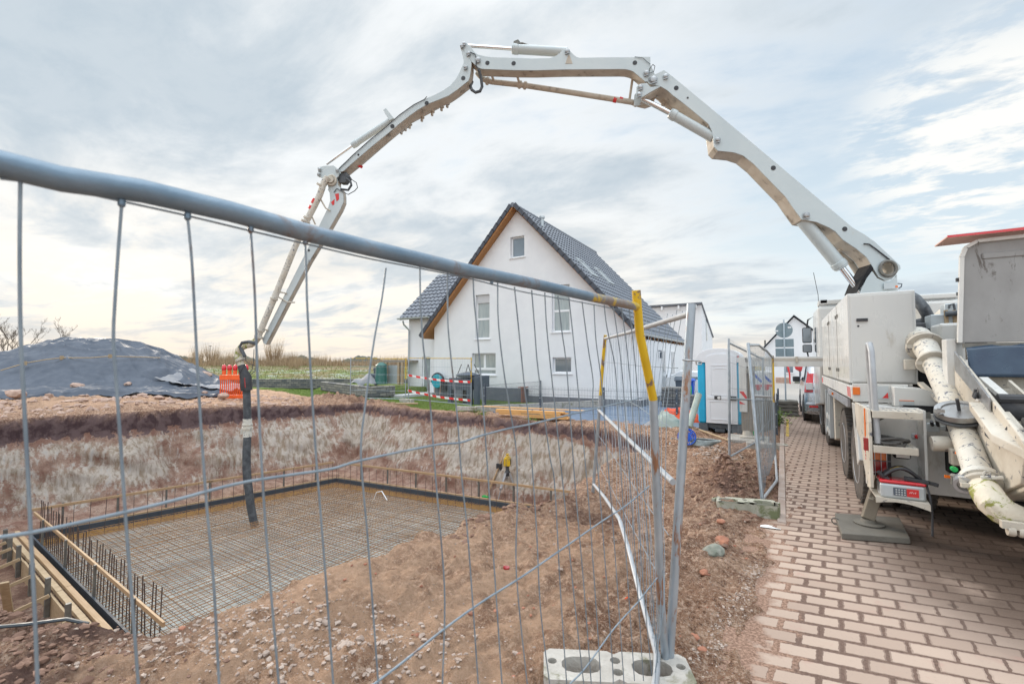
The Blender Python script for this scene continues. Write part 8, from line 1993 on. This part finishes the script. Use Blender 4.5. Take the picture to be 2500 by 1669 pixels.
for i, (px, dist, H, lab) in enumerate(((12, 75, 11.5, 'tall bare tree at the left picture edge behind the mound'), (28, 80, 11, 'slender bare tree second from the left edge'), (85, 85, 10.5, 'slim bare tree third from the left behind the mound'), (145, 82, 11.5, 'broad bare tree rising above the mound top'), (182, 90, 8.6, 'small bare tree right of the broad one'), (212, 92, 8.6, 'smallest bare tree above the mound summit'), (-40, 70, 10, 'bare tree partly cut by the left picture edge'))):
    bare_tree(px, dist, H * .74, lab, 40 + i)
# lamp mast on the horizon
d = ray(512, 885); p = C0 + d * 95; t = thing('street_lamp', (p.x, p.y, 1), 'thin distant lamp mast between the bushes', 'lamp post'); b = MB(); b.tube([(p.x, p.y, 0), (p.x, p.y, 5.0)], .05, 6); b.build('pole', MT['stake'], t); b = MB(); b.box((p.x, p.y, 5.0), (.6, .3, .12)); b.build('lamp_head', MT['stake'], t)
# strip of dry brush along the field, and short scrub on the bank
rg = random.Random(9); b = MB()
nrm = Vector((-W1D[1], W1D[0], 0)); w1 = Vector((W1A[0], W1A[1], 0)); e = Vector((W1D[0], W1D[1], 0))
for i in range(15000):
    u = rg.uniform(-60, 26); s = rg.uniform(16, 24) ; p = w1 + e * u + nrm * s
    if p.x > -14: continue
    h = rg.uniform(.35, 1.15) * (.55 + .6 * abs(math.sin(u * .35))); a = rg.uniform(0, 6.28); sd = Vector((math.cos(a), math.sin(a), 0)) * .03
    z = 1.25; b.add([p - sd + UP * z, p + sd + UP * z, p + UP * (z + h) + Vector((rg.uniform(-.25, .25), rg.uniform(-.25, .25), 0))], [(0, 1, 2)])
tag(b.build('dry_brush', MT['twig'], base=(-30, 40, 1.2)), kind='stuff')
mat('grass', (0.11, 0.19, 0.03), 0.8, 0, (0.20, 0.28, 0.06), 2, 0.7)
mat('dry_grass', (0.30, 0.24, 0.11), 0.85, 0, (0.16, 0.20, 0.06), 1.2, 0.7)
b = MB(); pts = []
for i in range(26000):
    x = rg.uniform(-26, -9.3); y = rg.uniform(13.6, 19)
    pts.append((x, y))
P = np.array(pts); le = np.interp(P[:, 0], [-40, -22.0, -19.5, -17.5, -15.0, -12.5, -9.6, -9.2], [16.5, 14.6, 14.2, 14.0, 13.95, 13.75, 13.5, 60]); s_ = bank_s(P[:, 0], P[:, 1]); keep = (P[:, 1] > le) & (s_ < -.2); P = P[keep]; Zz = terrain(P[:, 0], P[:, 1], False)
for (x, y), z in zip(P, Zz):
    if -18.3 < x < -16.3 and y > 16.8: continue
    if y > 18.6 and x > -16.2: continue
    a = rg.uniform(0, 6.28); h = rg.uniform(.02, .055); c_, s2 = math.cos(a) * .012, math.sin(a) * .012
    b.add([(x - c_, y - s2, z), (x + c_, y + s2, z), (x + rg.uniform(-.02, .02), y + rg.uniform(-.02, .02), z + h)], [(0, 1, 2)])
tag(b.build('lawn_grass', MT['grass'], base=(-15, 15, 0)), kind='stuff')
b = MB()
for i in range(9000):
    u = rg.uniform(-14, 24); s = rg.uniform(.6, 14); p = w1 + e * u + nrm * s
    if p.x > -14: continue
    pts.append((p.x, p.y)); a = rg.uniform(0, 6.28); z = .5 + .85 * (lambda t: t * t * (3 - 2 * t))(min(1, s / 17)); h = rg.uniform(.05, .16); c_, s2 = math.cos(a) * .03, math.sin(a) * .03
    b.add([(p.x - c_, p.y - s2, z), (p.x + c_, p.y + s2, z), (p.x + rg.uniform(-.1, .1), p.y + rg.uniform(-.1, .1), z + h)], [(0, 1, 2)])
tag(b.build('bank_grass', MT['dry_grass'], base=(-28, 25, .5)), kind='stuff')
# weeds at the rim
b = MB()
for (px, py, n_) in ((1160, 1000, 90), (1305, 1024, 40), (1290, 1022, 30), (1175, 1006, 60), (1090, 995, 40)):
    g = G(px, py, -.05); z = TZ(g.x, g.y)
    for i in range(n_):
        a = rg.uniform(0, 6.28); r = rg.uniform(0, .28); x, y = g.x + r * math.cos(a), g.y + r * math.sin(a); c_, s2 = math.cos(a) * .012, math.sin(a) * .012; h = rg.uniform(.06, .18)
        b.add([(x - s2, y + c_, z), (x + s2, y - c_, z), (x + .5 * h * math.cos(a), y + .5 * h * math.sin(a), z + h)], [(0, 1, 2)])
tag(b.build('weeds', MT['grass'], base=(-9, 13, 0)), kind='stuff')
# plants in the bed behind the kerb fence
for i, (px, lab) in enumerate(((1895, 'green shrub in the bed behind the kerb fence, nearer the kerb post'), (1858, 'green shrub in the bed seen through the leaning fence panel'))):
    q = AY(px, 1000, 14.6); t_ = thing('shrub', (q.x, q.y, -.1), lab, 'shrub'); b = MB(); rg2 = random.Random(60 + i)
    for k in range(700):
        v = Vector((rg2.gauss(0, .16), rg2.gauss(0, .16), abs(rg2.gauss(.18, .13)))); a = rg2.uniform(0, 6.28); u = Vector((math.cos(a), math.sin(a), rg2.uniform(-.5, .5))) * .03; w = Vector((-math.sin(a), math.cos(a), rg2.uniform(-.3, .9))).normalized() * .02
        c_ = Vector((q.x, q.y, -.05)) + v; b.add([c_ - u, c_ + w, c_ + u, c_ - w], [(0, 1, 2, 3)])
    b.build('foliage', MT['grass'], t_); b = MB(); twigs(b, (q.x, q.y, -.1), .4, .3, 25, rg2, .006); b.build('stem', MT['bark'], t_)
# distant low mist-blue treeline and field rise
b = MB()
rg = random.Random(77)
for i in range(260):
    px = -200 + i * 5; d = ray(px, 885); d0 = d * 330; h = 5.0 + 2.2 * math.sin(i * .21) + rg.uniform(-1, 1); p = C0 + d0
    b.lathe([(3.2, 0), (4.2, h * .5), (2.6, h * .85), (.4, h)], (p.x, p.y, -1.5), (0, 0, 1), 6)
mat('far_trees', (0.10, 0.11, 0.09), 1.0, 0, (0.15, 0.15, 0.12), .1, .6)
tag(b.build('distant_wood', MT['far_trees'], base=(-250, 250, 0)), kind='stuff')
# air between here and the horizon
hz = bpy.data.materials.new('haze'); hz.use_nodes = True; th = NT(hz.node_tree); oh = th.n('ShaderNodeOutputMaterial'); pv = th.n('ShaderNodeVolumePrincipled'); th.l(pv.outputs[0], oh.inputs['Volume'])
pv.inputs['Density'].default_value = 0.0018; pv.inputs['Color'].default_value = (0.92, 0.93, 0.95, 1); pv.inputs['Anisotropy'].default_value = 0.2
HAZE = False
if HAZE:
    b = MB(); b.b2((-720, -130, -40), (720, 920, 30)); tag(b.build('haze', hz, base=(0, 0, 0)), kind='stuff')
